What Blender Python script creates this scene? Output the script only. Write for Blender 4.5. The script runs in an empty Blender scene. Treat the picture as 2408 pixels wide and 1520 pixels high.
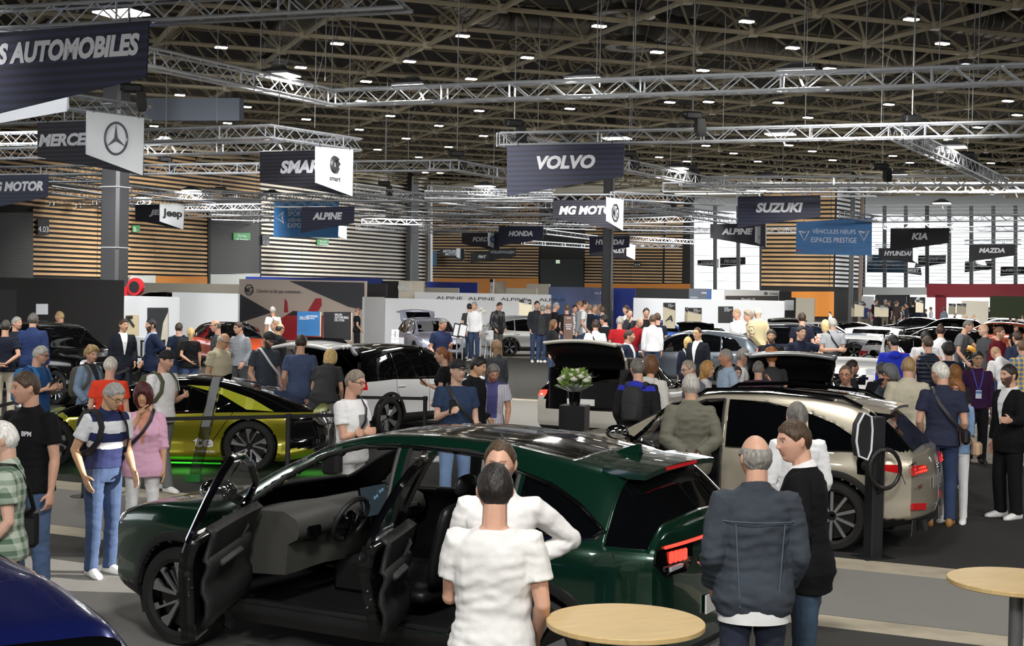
import bpy, bmesh, math, random
import numpy as np
from mathutils import Matrix, Vector, noise
random.seed(7)
S = bpy.context.scene
COL = S.collection
pi = math.pi
# ---------------------------------------------------------------- camera
FPX, CH, Y0, ROLL = 3350.0, 2.65, 688.0, 0.0195
_p = math.atan((760 - Y0) / FPX)
_F = Vector((0, math.cos(_p), -math.sin(_p)))
_U = Vector((0, math.sin(_p), math.cos(_p)))
_R = Vector((1, 0, 0))
RC = _R * math.cos(ROLL) + _U * math.sin(ROLL)
UC = _U * math.cos(ROLL) - _R * math.sin(ROLL)
cam = bpy.data.cameras.new('camera')
cam.sensor_width = 36; cam.lens = 36 * FPX / 2408; cam.clip_end = 600; cam.clip_start = .1
camo = bpy.data.objects.new('camera', cam); COL.objects.link(camo)
m = Matrix.Identity(4)
for i in range(3):
    m[i][0], m[i][1], m[i][2] = RC[i], UC[i], -_F[i]
m.translation = Vector((0, 0, CH))
camo.matrix_world = m
S.camera = camo
# ---------------------------------------------------------------- world, exposure
S.view_settings.view_transform = 'Standard'; S.view_settings.look = 'None'
S.view_settings.exposure = 0.0; S.view_settings.gamma = 1; S.view_settings.use_curve_mapping = False
W = bpy.data.worlds.new('world'); S.world = W; W.use_nodes = True
W.node_tree.nodes['Background'].inputs[0].default_value = (.93, .97, 1.0, 1)
W.node_tree.nodes['Background'].inputs[1].default_value = 2.6
S.cycles.use_denoising = True
S.cycles.max_bounces = 6; S.cycles.diffuse_bounces = 2; S.cycles.glossy_bounces = 3; S.cycles.transparent_max_bounces = 12
S.cycles.transmission_bounces = 4; S.cycles.sample_clamp_indirect = 4; S.cycles.sample_clamp_direct = 0
S.cycles.use_adaptive_sampling = True; S.cycles.adaptive_threshold = 0.03
S.cycles.caustics_reflective = False; S.cycles.caustics_refractive = False
def area(name, loc, size, power, color=(1, .97, .92), rot=(0, 0, 0), spread=pi, size_y=None):
    l = bpy.data.lights.new(name, 'AREA'); l.energy = power; l.color = color; l.size = size; l.spread = spread
    if size_y: l.shape = 'RECTANGLE'; l.size_y = size_y
    o = bpy.data.objects.new(name, l); o.location = loc; o.rotation_euler = rot; COL.objects.link(o); return o
# spot lamp standing in for assumed sun from the right, no window built: a tight low beam on the aisle carpet
def spot(name, loc, target, power, ang, blend=.05, size=.05, color=(1, .97, .9)):
    l = bpy.data.lights.new(name, 'SPOT'); l.energy = power; l.spot_size = ang; l.spot_blend = blend; l.shadow_soft_size = size; l.color = color
    o = bpy.data.objects.new(name, l); o.location = loc
    o.rotation_euler = (Vector(target) - Vector(loc)).to_track_quat('-Z', 'Y').to_euler(); COL.objects.link(o); return o

# ---------------------------------------------------------------- pixel -> world
def ray(px, py):
    return _F + RC * ((px - 1204) / FPX) - UC * ((py - 760) / FPX)
def P(px, py, Z=0.0):
    d = ray(px, py); t = (Z - CH) / d.z
    return Vector((d.x * t, d.y * t, Z))
def Q(px, py, Y):
    d = ray(px, py); t = Y / d.y
    return Vector((d.x * t, Y, CH + d.z * t))
def yh(px): return Y0 + ROLL * (px - 1204)
class Plane:                                   # upright plane through a point, along a ground direction
    def __init__(s, p, d):
        s.p = Vector((p[0], p[1], 0)); s.d = Vector((d[0], d[1], 0)).normalized(); s.n = Vector((-s.d.y, s.d.x, 0))
    def at(s, px, py):
        d = ray(px, py); t = s.n.dot(s.p - Vector((0, 0, CH))) / s.n.dot(d)
        return Vector((0, 0, CH)) + d * t
A = Vector((.9, -.436, 0)); BD = Vector((.436, .9, 0))
# ---------------------------------------------------------------- materials
MC = {}
def srgb(c):
    if isinstance(c, str):
        c = [int(c[i:i + 2], 16) / 255 for i in (0, 2, 4)]
    return tuple((x / 12.92 if x <= .04045 else ((x + .055) / 1.055) ** 2.4) for x in c) + (1,)
def mat(name, col='808080', rough=.6, metal=0, coat=0, emit=0, ecol=None, bump=0, bscale=200, var=0, vscale=5, spec=.5, stretch=None, sheen=0):
    if name in MC: return MC[name]
    M = bpy.data.materials.new(name); M.use_nodes = True; nt = M.node_tree; b = nt.nodes['Principled BSDF']
    c = srgb(col)
    b.inputs['Base Color'].default_value = c; b.inputs['Roughness'].default_value = rough; b.inputs['Metallic'].default_value = metal
    b.inputs['Specular IOR Level'].default_value = spec
    if coat: b.inputs['Coat Weight'].default_value = coat; b.inputs['Coat Roughness'].default_value = .03
    if sheen: b.inputs['Sheen Weight'].default_value = sheen
    if emit:
        b.inputs['Emission Color'].default_value = srgb(ecol or col); b.inputs['Emission Strength'].default_value = emit
        M.cycles.emission_sampling = 'NONE'
    if bump or var:
        tc = nt.nodes.new('ShaderNodeTexCoord'); mp = nt.nodes.new('ShaderNodeMapping'); nt.links.new(tc.outputs['Object'], mp.inputs[0])
        if stretch: mp.inputs['Scale'].default_value = stretch
    if var:
        n = nt.nodes.new('ShaderNodeTexNoise'); n.inputs['Scale'].default_value = vscale; n.inputs['Detail'].default_value = 4
        nt.links.new(mp.outputs[0], n.inputs[0])
        r = nt.nodes.new('ShaderNodeMapRange'); r.inputs['From Min'].default_value = .3; r.inputs['From Max'].default_value = .7
        r.inputs['To Min'].default_value = 1 - var; r.inputs['To Max'].default_value = 1 + var; nt.links.new(n.outputs[0], r.inputs[0])
        x = nt.nodes.new('ShaderNodeVectorMath'); x.operation = 'SCALE'; x.inputs[0].default_value = c[:3]
        nt.links.new(r.outputs[0], x.inputs['Scale']); nt.links.new(x.outputs[0], b.inputs['Base Color'])
    if bump:
        n = nt.nodes.new('ShaderNodeTexNoise'); n.inputs['Scale'].default_value = bscale; n.inputs['Detail'].default_value = 3
        nt.links.new(mp.outputs[0], n.inputs[0])
        u = nt.nodes.new('ShaderNodeBump'); u.inputs['Strength'].default_value = bump; u.inputs['Distance'].default_value = .02
        nt.links.new(n.outputs[0], u.inputs['Height']); nt.links.new(u.outputs[0], b.inputs['Normal'])
    MC[name] = M; return M
def wave_mat(name, c1, c2, scale, axis='Z', rough=.6, thick=.5, emit=0):      # hard-edged stripes along one object axis
    if name in MC: return MC[name]
    M = mat(name, c1, rough); nt = M.node_tree; b = nt.nodes['Principled BSDF']
    tc = nt.nodes.new('ShaderNodeTexCoord'); sp = nt.nodes.new('ShaderNodeSeparateXYZ'); nt.links.new(tc.outputs['Object'], sp.inputs[0])
    mu = nt.nodes.new('ShaderNodeMath'); mu.operation = 'MULTIPLY'; mu.inputs[1].default_value = scale; nt.links.new(sp.outputs[axis], mu.inputs[0])
    fr = nt.nodes.new('ShaderNodeMath'); fr.operation = 'FRACT'; nt.links.new(mu.outputs[0], fr.inputs[0])
    gt = nt.nodes.new('ShaderNodeMath'); gt.operation = 'GREATER_THAN'; gt.inputs[1].default_value = thick; nt.links.new(fr.outputs[0], gt.inputs[0])
    mx = nt.nodes.new('ShaderNodeMix'); mx.data_type = 'RGBA'; nt.links.new(gt.outputs[0], mx.inputs[0])
    mx.inputs[6].default_value = srgb(c1); mx.inputs[7].default_value = srgb(c2); nt.links.new(mx.outputs[2], b.inputs['Base Color'])
    return M
def glass_mat(name, tint='202428', trans=.35, rough=.02):
    if name in MC: return MC[name]
    M = bpy.data.materials.new(name); M.use_nodes = True; nt = M.node_tree; nt.nodes.clear()
    o = nt.nodes.new('ShaderNodeOutputMaterial'); t = nt.nodes.new('ShaderNodeBsdfTransparent'); c = srgb(tint)
    t.inputs[0].default_value = tuple(trans if trans > .5 else x * 0 + trans for x in c[:3]) + (1,)
    g = nt.nodes.new('ShaderNodeBsdfGlossy'); g.inputs['Roughness'].default_value = rough; g.inputs[0].default_value = (1, 1, 1, 1)
    w = nt.nodes.new('ShaderNodeLayerWeight'); w.inputs[0].default_value = .5; q = nt.nodes.new('ShaderNodeMath'); q.operation = 'POWER'; q.inputs[1].default_value = 5; nt.links.new(w.outputs['Facing'], q.inputs[0])
    f = nt.nodes.new('ShaderNodeMath'); f.operation = 'MULTIPLY_ADD'; f.inputs[1].default_value = .85; f.inputs[2].default_value = .05; nt.links.new(q.outputs[0], f.inputs[0])
    x = nt.nodes.new('ShaderNodeMixShader'); nt.links.new(f.outputs[0], x.inputs[0]); nt.links.new(t.outputs[0], x.inputs[1]); nt.links.new(g.outputs[0], x.inputs[2])
    nt.links.new(x.outputs[0], o.inputs[0]); MC[name] = M; return M
# ---------------------------------------------------------------- mesh collecting
class MB:
    def __init__(s): s.v = []; s.f = []; s.mi = []; s.k = 0
    def mi_(s, k): s.k = k; return s
    def add(s, vs, fs):
        o = len(s.v); s.v += [tuple(v) for v in vs]; s.f += [tuple(i + o for i in f) for f in fs]; s.mi += [s.k] * len(fs); return s
    def box(s, c, d, M=None, bev=0):
        x, y, z = [i / 2 for i in d]; c = Vector(c)
        if bev:
            b = min(bev, x * .9, y * .9, z * .9); vs = []; key = {}
            for sx in (-1, 1):
                for sy in (-1, 1):
                    for sz in (-1, 1):
                        for ax in range(3):
                            p = [sx * x, sy * y, sz * z]
                            for q in range(3):
                                if q != ax: p[q] -= (sx, sy, sz)[q] * b
                            key[(sx, sy, sz, ax)] = len(vs); vs.append(Vector(p))
            fs = []
            for ax in range(3):
                o = [q for q in range(3) if q != ax]
                for sg in (-1, 1):
                    def K(a_, b_, e): t = [0, 0, 0]; t[ax] = sg; t[o[0]] = a_; t[o[1]] = b_; return key[(*t, e)]
                    fs.append([K(-1, -1, ax), K(1, -1, ax), K(1, 1, ax), K(-1, 1, ax)])
                for a_ in (-1, 1):
                    for b_ in (-1, 1):
                        t1 = [0, 0, 0]; t1[o[0]] = a_; t1[o[1]] = b_; t2 = list(t1); t1[ax] = -1; t2[ax] = 1
                        fs.append([key[(*t1, o[0])], key[(*t1, o[1])], key[(*t2, o[1])], key[(*t2, o[0])]])
            for sx in (-1, 1):
                for sy in (-1, 1):
                    for sz in (-1, 1): fs.append([key[(sx, sy, sz, 0)], key[(sx, sy, sz, 1)], key[(sx, sy, sz, 2)]])
            out = []
            for f in fs:
                ctr = sum((vs[i] for i in f), Vector()) / len(f); n = (vs[f[1]] - vs[f[0]]).cross(vs[f[2]] - vs[f[1]])
                out.append(f if n.dot(ctr) > 0 else f[::-1])
            fs = out
        else:
            vs = [Vector((a, b_, e)) for a in (-x, x) for b_ in (-y, y) for e in (-z, z)]
            fs = [(0, 1, 3, 2), (4, 6, 7, 5), (0, 4, 5, 1), (2, 3, 7, 6), (0, 2, 6, 4), (1, 5, 7, 3)]
        if M is not None: vs = [M @ v for v in vs]
        return s.add([v + c for v in vs], fs)
    def tube(s, pts, r, n=6, closed=False, cap=True, flat=1.0, up=None):
        pts = [Vector(p) for p in pts]; N = len(pts); rr = r if isinstance(r, (list, tuple)) else [r] * N
        d0 = (pts[1] - pts[0]).normalized(); u = Vector(up) if up else (Vector((0, 0, 1)) if abs(d0.z) < .9 else Vector((1, 0, 0)))
        rings = []
        for i, p in enumerate(pts):
            a = pts[(i - 1) % N] if (i > 0 or closed) else p; b = pts[(i + 1) % N] if (i < N - 1 or closed) else p
            d = (b - a).normalized(); u = (u - d * u.dot(d)).normalized(); w = d.cross(u)
            rings.append([p + (u * math.cos(2 * pi * k / n) * flat + w * math.sin(2 * pi * k / n)) * rr[i] for k in range(n)])
        return s.loft(rings, closed=closed, cap=cap and not closed)
    def loft(s, rings, closed=False, cap=True, ring_closed=True):
        n = len(rings[0]); vs = [v for r in rings for v in r]; fs = []; N = len(rings)
        for i in range(N if closed else N - 1):
            j = (i + 1) % N
            for k in range(n if ring_closed else n - 1):
                l = (k + 1) % n; fs.append((i * n + k, i * n + l, j * n + l, j * n + k))
        if cap: fs.append(tuple(range(n))[::-1]); fs.append(tuple((N - 1) * n + k for k in range(n)))
        return s.add(vs, fs)
    def lathe(s, prof, n=24, M=None, cap=True):
        rings = [[Vector((r * math.cos(2 * pi * k / n), r * math.sin(2 * pi * k / n), z)) for k in range(n)] for r, z in prof]
        if M is not None: rings = [[M @ v for v in r] for r in rings]
        return s.loft(rings, cap=cap)
    def prism(s, poly, off):                 # 3D polygon extruded by a vector
        n = len(poly); off = Vector(off); a = [Vector(p) for p in poly]
        return s.add(a + [p + off for p in a], [tuple(range(n))[::-1], tuple(n + k for k in range(n))] + [(k, (k + 1) % n, n + (k + 1) % n, n + k) for k in range(n)])
    def sphere(s, c, r, n=12, m_=8):
        c = Vector(c); r = r if isinstance(r, (tuple, list)) else (r, r, r)
        rings = [[c + Vector((r[0] * math.sin(t) * math.cos(2 * pi * k / n), r[1] * math.sin(t) * math.sin(2 * pi * k / n), -r[2] * math.cos(t))) for k in range(n)] for t in [pi * (i + .02) / (m_ + .04) for i in range(m_ + 1)]]
        return s.loft(rings)
    def mesh(s, name, smooth=.6):
        me = bpy.data.meshes.new(name); me.from_pydata(s.v, [], s.f)
        if any(s.mi): me.polygons.foreach_set('material_index', s.mi)
        if smooth:
            me.polygons.foreach_set('use_smooth', [True] * len(me.polygons)); me.set_sharp_from_angle(angle=smooth)
        return me
    def build(s, name, mats, parent=None, smooth=.6, **kw):
        return put(name, s.mesh(name, smooth), mats, parent, **kw)
def put(name, me, mats, parent=None, label=None, cat=None, group=None, kind=None, loc=None, rotz=0):
    for x in (mats if isinstance(mats, (list, tuple)) else [mats]):
        if x is not None: me.materials.append(x)
    o = bpy.data.objects.new(name, me); COL.objects.link(o)
    if parent is not None: o.parent = parent
    tag(o, label, cat, group, kind)
    if loc is not None: o.location = loc
    if rotz: o.rotation_euler = (0, 0, rotz)
    return o
def tag(o, label=None, cat=None, group=None, kind=None):
    for k, v in (('label', label), ('category', cat), ('group', group), ('kind', kind)):
        if v: o[k] = v
    return o
def empty(name, loc=(0, 0, 0), rotz=0, label=None, cat=None, group=None):
    o = bpy.data.objects.new(name, None); o.location = loc; o.rotation_euler = (0, 0, rotz); o.empty_display_size = .1
    COL.objects.link(o); return tag(o, label, cat, group)
def Rz(a): return Matrix.Rotation(a, 4, 'Z')
def Rx(a): return Matrix.Rotation(a, 4, 'X')
def Ry(a): return Matrix.Rotation(a, 4, 'Y')
TEXTS = []
def text(parent, s, o, right, h, width, m_, name='lettering', shear=.22, bold=.03, up=(0, 0, 1), nrm=None, cx=False, ext=.004):
    """writing standing on a plane: o = left end of the baseline (in the parent's frame), right = reading direction"""
    c = bpy.data.curves.new(name, 'FONT'); c.body = s; c.shear = shear; c.offset = bold * .6; c.extrude = ext / max(h, .01); c.resolution_u = 3
    ob = bpy.data.objects.new(name, c); COL.objects.link(ob); ob.parent = parent; c.materials.append(m_)
    r = Vector(right).normalized(); u = Vector(up); u = (u - r * u.dot(r)).normalized(); n = r.cross(u)
    TEXTS.append((ob, Vector(o), r, u, n, h, width, cx)); return ob
def finish_texts():
    dg = bpy.context.evaluated_depsgraph_get()
    for ob, o, r, u, n, h, width, cx in TEXTS:
        e = ob.evaluated_get(dg); bb = [Vector(b) for b in e.bound_box]
        x0 = min(b.x for b in bb); x1 = max(b.x for b in bb); y0_ = min(b.y for b in bb); y1 = max(b.y for b in bb)
        sy = h / max(y1 - y0_, .01); sx = width / max(x1 - x0, .01) if width else sy
        M = Matrix.Identity(4)
        for i in range(3): M[i][0] = r[i] * sx; M[i][1] = u[i] * sy; M[i][2] = n[i] * h
        M.translation = o - r * (x0 * sx) - u * (y0_ * sy) - (r * (sx * (x1 - x0) / 2) if cx else Vector())
        ob.matrix_local = M
        me = bpy.data.meshes.new_from_object(e); n = bpy.data.objects.new('lettering', me); COL.objects.link(n); n.parent = ob.parent; n.matrix_local = M; bpy.data.objects.remove(ob)
# ================================================================= the hall
M_CONC = mat('concrete', 'a89f8c', .8, var=.18, vscale=3, bump=.1, bscale=40)
M_GREY = mat('carpet_grey', '7b7975', .95, var=.05, vscale=60, bump=.15, bscale=300)
M_DARK = mat('carpet_dark', '34332f', .95, var=.08, vscale=60, bump=.15, bscale=300)
M_BLACKC = mat('carpet_black', '22211f', .95, var=.1, vscale=60, bump=.15, bscale=300)
M_WOOD = mat('slat_wood', 'c09c70', .6, var=.12, vscale=.8)
M_WOODP = mat('slat_pale', 'e2d8c8', .6, var=.1, vscale=.8)
M_WOODW = mat('slat_white', 'd9dadb', .5)
M_WDARK = mat('wall_dark', '1b1a18', .8)
M_BLACK = mat('black_plain', '121214', .6)
M_ORANGE = mat('orange_panel', 'b9752a', .6)
M_STEEL = mat('steel_grey', '47484b', .5, .3)
M_TUBE = mat('roof_tube', 'a89e86', .5)
M_DECK = mat('roof_deck', '2c2b28', .8, var=.15, vscale=.4)
M_ALU = mat('truss_aluminium', 'd2d6dc', .28, .55)
M_DUCT = mat('duct', '8f8b84', .35, .6, var=.12, vscale=2)
M_WHITE = mat('stand_white', 'dfe2e6', .5)
M_CREAM = mat('stand_cream', 'd6d0c0', .6)
M_LAMP = mat('lamp_glow', 'ffffff', .5, emit=14, ecol='fff2dc')
M_FLOOD = mat('flood_glow', 'ffffff', .5, emit=22, ecol='fff4dd')
M_SHUT = wave_mat('shutter_dark', '4b4b4a', '2d2d2d', 9, 'Z')
M_RED = mat('red_band', '9d2233', .5)
def slab(name, pts, z0, z1, m_, **kw):
    b = MB(); b.prism([(p[0], p[1], z0) for p in pts], (0, 0, z1 - z0)); o = b.build(name, m_, smooth=0, **kw); return o
slab('floor', [(-80, -30), (120, -30), (120, 190), (-80, 190)], -.2, 0, M_CONC, kind='structure')
def band(d0, d1, t0, t1):
    a = BD * d0; b = BD * d1
    return [a + A * t0, a + A * t1, b + A * t1, b + A * t0]
def clip(pts, n, d):                       # keep the part of an outline where n.p < d
    out = []
    for a, b in zip(pts, pts[1:] + pts[:1]):
        ka, kb = n[0] * a[0] + n[1] * a[1] - d, n[0] * b[0] + n[1] * b[1] - d
        if ka < 0: out.append((a[0], a[1]))
        if ka * kb < 0: t = ka / (ka - kb); out.append((a[0] + (b[0] - a[0]) * t, a[1] + (b[1] - a[1]) * t))
    return out
def carpet(lbl, pts, m_, z=.006):
    for pl in (LW, FW): pts = clip(list(pts), pl.n, pl.n.dot(pl.p) - .6)
    pts = clip(clip(pts, (1, 0), 108), (-1, 0), 60); slab('carpet', pts, 0, z, m_, label=lbl, cat='carpet')
LW = Plane(Q(50, 500, 78), Q(1003, 500, 117) - Q(50, 500, 78)); FW = Plane(Q(1003, 600, 152), A)
for pl in (LW, FW): pl.n *= 1 if pl.n.y > 0 else -1
carpet('light grey carpet runner along the nearest aisle', band(11.85, 13.95, -60, 60), M_GREY)
carpet('dark grey carpet strip bordering the near aisle', band(10.35, 11.4, -60, 60), M_DARK)
carpet('mid grey carpet under the dark green car', band(2, 10.35, -60, -1.1), M_GREY)
carpet('black carpet on the stand floor under the round tables', band(2, 10.35, -1.1, 60), M_DARK)
carpet('black carpet under the lime concept car and the champagne car', band(14.56, 24.3, -60, 60), M_BLACKC)
carpet('grey carpet runner in the second aisle', band(24.9, 31.5, -60, 90), M_GREY)
carpet('dark carpet under the cars of the middle stands', band(32.1, 52, -60, 90), M_DARK)
carpet('grey carpet over the distant stands', band(52.6, 165, -90, 110), M_GREY)
# ---- left wall: boards on black, roller doors
LW = Plane(Q(50, 500, 78), Q(1003, 500, 117) - Q(50, 500, 78))
def wall_span(pl, x0, x1, z0, z1, thick, m_, name, off=0, **kw):
    a = pl.at(x0, 600); b = pl.at(x1, 600); n = pl.n; a = Vector((a.x, a.y, 0)) + n * off; b = Vector((b.x, b.y, 0)) + n * off
    mb = MB(); mb.prism([a + Vector((0, 0, z0)), b + Vector((0, 0, z0)), b + Vector((0, 0, z1)), a + Vector((0, 0, z1))], n * thick)
    return mb.build(name, m_, smooth=0, **kw)
def slats(pl, x0, x1, z0, z1, pitch, h, m_, parent=None, off=-.12, jx=()):
    a = pl.at(x0, 600); b = pl.at(x1, 600); a.z = b.z = 0; mb = MB(); n = pl.n; d = (b - a).normalized(); L = (b - a).length; z = z0
    while z < z1:
        k = 0.0
        while k < L:
            e = min(k + 5.0, L); p = a + d * (k + .02) + n * off; q = a + d * (e - .02) + n * off
            mb.prism([p + Vector((0, 0, z)), q + Vector((0, 0, z)), q + Vector((0, 0, z + h)), p + Vector((0, 0, z + h))], n * .06); k = e
        z += pitch
    return mb.build('slats', m_, parent, smooth=0)
sg = 1 if LW.n.y > 0 else -1
LW.n *= sg
wl = wall_span(LW, -500, 1006, 0, 12.2, .3, M_WDARK, 'wall_left', kind='structure')
slats(LW, -420, 73, 6.9, 12, .27, .14, M_WOOD, wl); slats(LW, 73, 487, 3.1, 12, .27, .14, M_WOOD, wl)
slats(LW, 487, 606, 6.9, 12, .27, .14, M_WOOD, wl); slats(LW, 606, 1000, 3.0, 12, .30, .15, M_WOODP, wl)
def on(pl, x0, y0, x1, y1, t, m_, name, off=-.2, parent=None, **kw):
    mb = MB(); o = pl.n * off; mb.prism([pl.at(x0, y1) + o, pl.at(x1, y1) + o, pl.at(x1, y0) + o, pl.at(x0, y0) + o], pl.n * t)
    return mb.build(name, m_, parent, smooth=0, **kw)
d1 = on(LW, -120, 500, 72, 664, .12, M_SHUT, 'door_1', kind='structure'); d2 = on(LW, 490, 470, 604, 645, .12, M_SHUT, 'door_2', kind='structure')
on(LW, 484, 452, 490, 668, .2, M_BLACK, 'trim_1', kind='structure'); on(LW, 604, 452, 609, 668, .2, M_BLACK, 'trim_2', kind='structure')
on(LW, 489, 643, 606, 680, .15, mat('door_grey', 'b4b8b4', .6), 'door_3', kind='structure')
on(LW, 300, 648, 360, 680, .15, MC['door_grey'], 'door_4', kind='structure')
on(LW, 360, 650, 482, 680, .12, M_ORANGE, 'trim_3', kind='structure')
on(LW, 952, 425, 972, 665, .25, M_BLACK, 'trim_4', off=-.5, kind='structure')
on(LW, 1000, 430, 1005, 690, .25, mat('post_white', 'd5d6d4', .5), 'trim_5', off=-.5, kind='structure')
# ---- far wall
FW = Plane(Q(1003, 600, 152), A)
FW.n *= 1 if FW.n.y > 0 else -1
wf = wall_span(FW, 900, 1628, 0, 14.5, .3, M_WDARK, 'wall_far', kind='structure')
wall_span(FW, 1788, 2030, 0, 14.5, .3, M_WDARK, 'wall_far_pier', kind='structure')
slats(FW, 1005, 1268, 3.6, 14, .30, .13, M_WOOD, wf); slats(FW, 1376, 1560, 3.6, 14, .30, .13, M_WOOD, wf); slats(FW, 1564, 1606, 3.6, 14, .3, .15, M_WOOD, wf)
on(FW, 1005, 655, 1268, 700, .1, M_ORANGE, 'trim_6', kind='structure'); on(FW, 1376, 668, 1625, 700, .1, M_ORANGE, 'trim_7', kind='structure')
on(FW, 1272, 610, 1374, 700, .15, mat('gate_black', '1d2022', .6), 'door_5', kind='structure')
on(FW, 1165, 663, 1192, 700, .15, mat('door_pale', 'c9c5b4', .6), 'door_6', kind='structure')
# windows: glazing bars and clear panes, the bright day outside
M_PANE = glass_mat('pane', 'ffffff', .9)
M_SKY = mat('day_haze', 'ffffff', 1, emit=3.0, ecol='f4f8ff')
def window(n, x0, y0, x1, y1, bars, rails):
    mb = MB(); f = mat('window_frame', '55585c', .5); pl = FW
    o = pl.n * -.1
    for i in range(bars + 1):
        x = x0 + (x1 - x0) * i / bars; a = pl.at(x, y1) + o; b = pl.at(x, y0) + o; mb.prism([a - pl.d * .16, a + pl.d * .16, b + pl.d * .16, b - pl.d * .16], pl.n * .3)
    a, b = pl.at(x0, (y0 + y1) / 2), pl.at(x1, (y0 + y1) / 2); zb = pl.at(x0, y1).z; zt = pl.at(x0, y0).z
    w = mb.build('window_%d' % n, f, kind='structure', smooth=0)
    mb = MB()
    for i in range(rails + 1):
        z = zb + (zt - zb) * i / rails
        for q in (a, b): q.z = z
        mb.prism([a + o, b + o, b + o + Vector((0, 0, .05)), a + o + Vector((0, 0, .05))], pl.n * .08)
    mb.build('louvres', mat('louvre', 'c9ced4', .5), w, smooth=0)
    mb = MB(); a.z = b.z = zb; c = b.copy(); c.z = zt; d = a.copy(); d.z = zt; mb.add([a, b, c, d], [(0, 1, 2, 3)]); mb.build('pane', M_PANE, w, smooth=0)
    return w
window(1, 1627, 484, 1790, 681, 3, 10)
window(2, 2030, 484, 2180, 676, 3, 22); window(3, 2180, 484, 2440, 668, 5, 22)
on(FW, 2180, 668, 2420, 700, .3, M_RED, 'trim_8', kind='structure')
on(FW, 2030, 676, 2180, 694, .3, mat('door_white', 'cfd3d2', .6), 'trim_9', kind='structure')
for i, (x0, x1) in enumerate(((2060, 2140), (2200, 2226))): on(FW, x0, 694, x1, 770, .2, M_BLACK if i == 0 else M_RED, 'door_%d' % (7 + i), kind='structure')
# wood pier standing in front, with its white slatted return
PW = Plane(Q(1790, 600, 104), A); PW.n *= 1 if PW.n.y > 0 else -1
wp = wall_span(PW, 1792, 1962, 0, 13.6, .3, M_WDARK, 'wall_pier', kind='structure')
slats(PW, 1792, 1962, 3.5, 13.5, .31, .17, M_WOOD, wp)
on(PW, 1863, 686, 1962, 745, .1, mat('orange_deep', 'c67a22', .6), 'trim_10', kind='structure')
e = PW.at(1962, 600); PR = Plane(e, BD + A * .15); PR.n *= 1 if PR.n.y > 0 else -1
a = PR.at(1962, 600); b = PR.at(2026, 600)
PR.n = Vector((PR.d.y, -PR.d.x, 0)) * -1
wq = wall_span(PR, 1962, 2026, 0, 13.6, .25, M_WDARK, 'wall_pier_return', kind='structure')
slats(PR, 1963, 2024, 3.5, 13.5, .31, .17, M_WOODW, wq, off=-.12 if PR.n.x < 0 else -.12)
def column(px, pyb, wpx, m_, lbl, Y, top, taper=0):
    p = Q(px, 700, Y); w = wpx * Y / FPX; mb = MB(); mb.box((0, 0, top / 2), (w, w * .9, top), bev=w * .12); o = mb.build('column', m_, kind='structure'); o.location = (p.x, p.y, 0); o.rotation_euler = (0, 0, -.4); return o
c = column(268, 0, 52, M_STEEL, '', 52, 11, 0)
mb = MB()
for z in (4.0, 6.2, 9.2): mb.box((0, 0, z), (.84, .76, .03))
mb.build('band', mat('tape', 'b9bcc0', .5), c, smooth=0)
column(1427, 0, 22, mat('steel_dark', '2b2c2f', .5), '', 73, 12.0); column(960, 0, 12, M_BLACK, '', 100, 12); column(2000, 0, 10, M_BLACK, '', 96, 12.5); column(2022, 0, 8, mat('rust_post', '4a3a2c', .6), '', 98, 12.5)
# ---- roof: deck, space frame, ducts
UD = Vector((.93, .367, 0)); VD = Vector((-.367, .93, 0)); ZB, ZT = 10.7, 12.7; SU, SV = 4.1, 3.4
O0 = P(1919, 32, ZB)
def node(i, j, z=ZB): p = O0 + UD * (SU * i) + VD * (SV * j); return Vector((p.x, p.y, z))
def vis(p): return 26 < p.y < 108 and abs(p.x) < p.y * .46 + 6
fr = MB(); fr2 = MB(); nodes = []
for i in range(-26, 16):
    for j in range(-14, 34):
        p = node(i, j)
        if not vis(p) or (LW.n.dot(p - LW.p) > 1): continue
        nodes.append((i, j)); n_ = 6 if p.y < 70 else 4
        T = node(i + .5, j + .5, ZT)
        dash = (i * 7 + j * 3) % 9 == 0
        for q, r in ((node(i + 1, j), .078), (node(i, j + 1), .078)): fr.tube([p, q], r, n_, cap=False)
        for q, r in ((node(i + 1.5, j + .5, ZT), .06), (node(i + .5, j + 1.5, ZT), .06)): fr.tube([T, q], r, n_, cap=False)
        for di, dj in ((0, 0), (1, 0), (0, 1), (1, 1)):
            fr2.tube([node(i + di, j + dj), T], .046, 4 if p.y > 55 else 6, cap=False)
        fr2.box(p, (.28, .28, .22))
rf = fr.build('ceiling_space_frame', M_TUBE, kind='structure'); fr2.build('diagonals', M_TUBE, rf)
slab('ceiling', [(-90, -32), (112, -32), (112, 118), (-90, 118)], 13.1, 13.3, M_DECK, kind='structure')
mb = MB()
for k in range(60): mb.box((0, 24 + k * 1.6, 13.02), (150, .12, .16), M=Matrix.Rotation(-.42, 3, 'Z').to_4x4())
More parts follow.
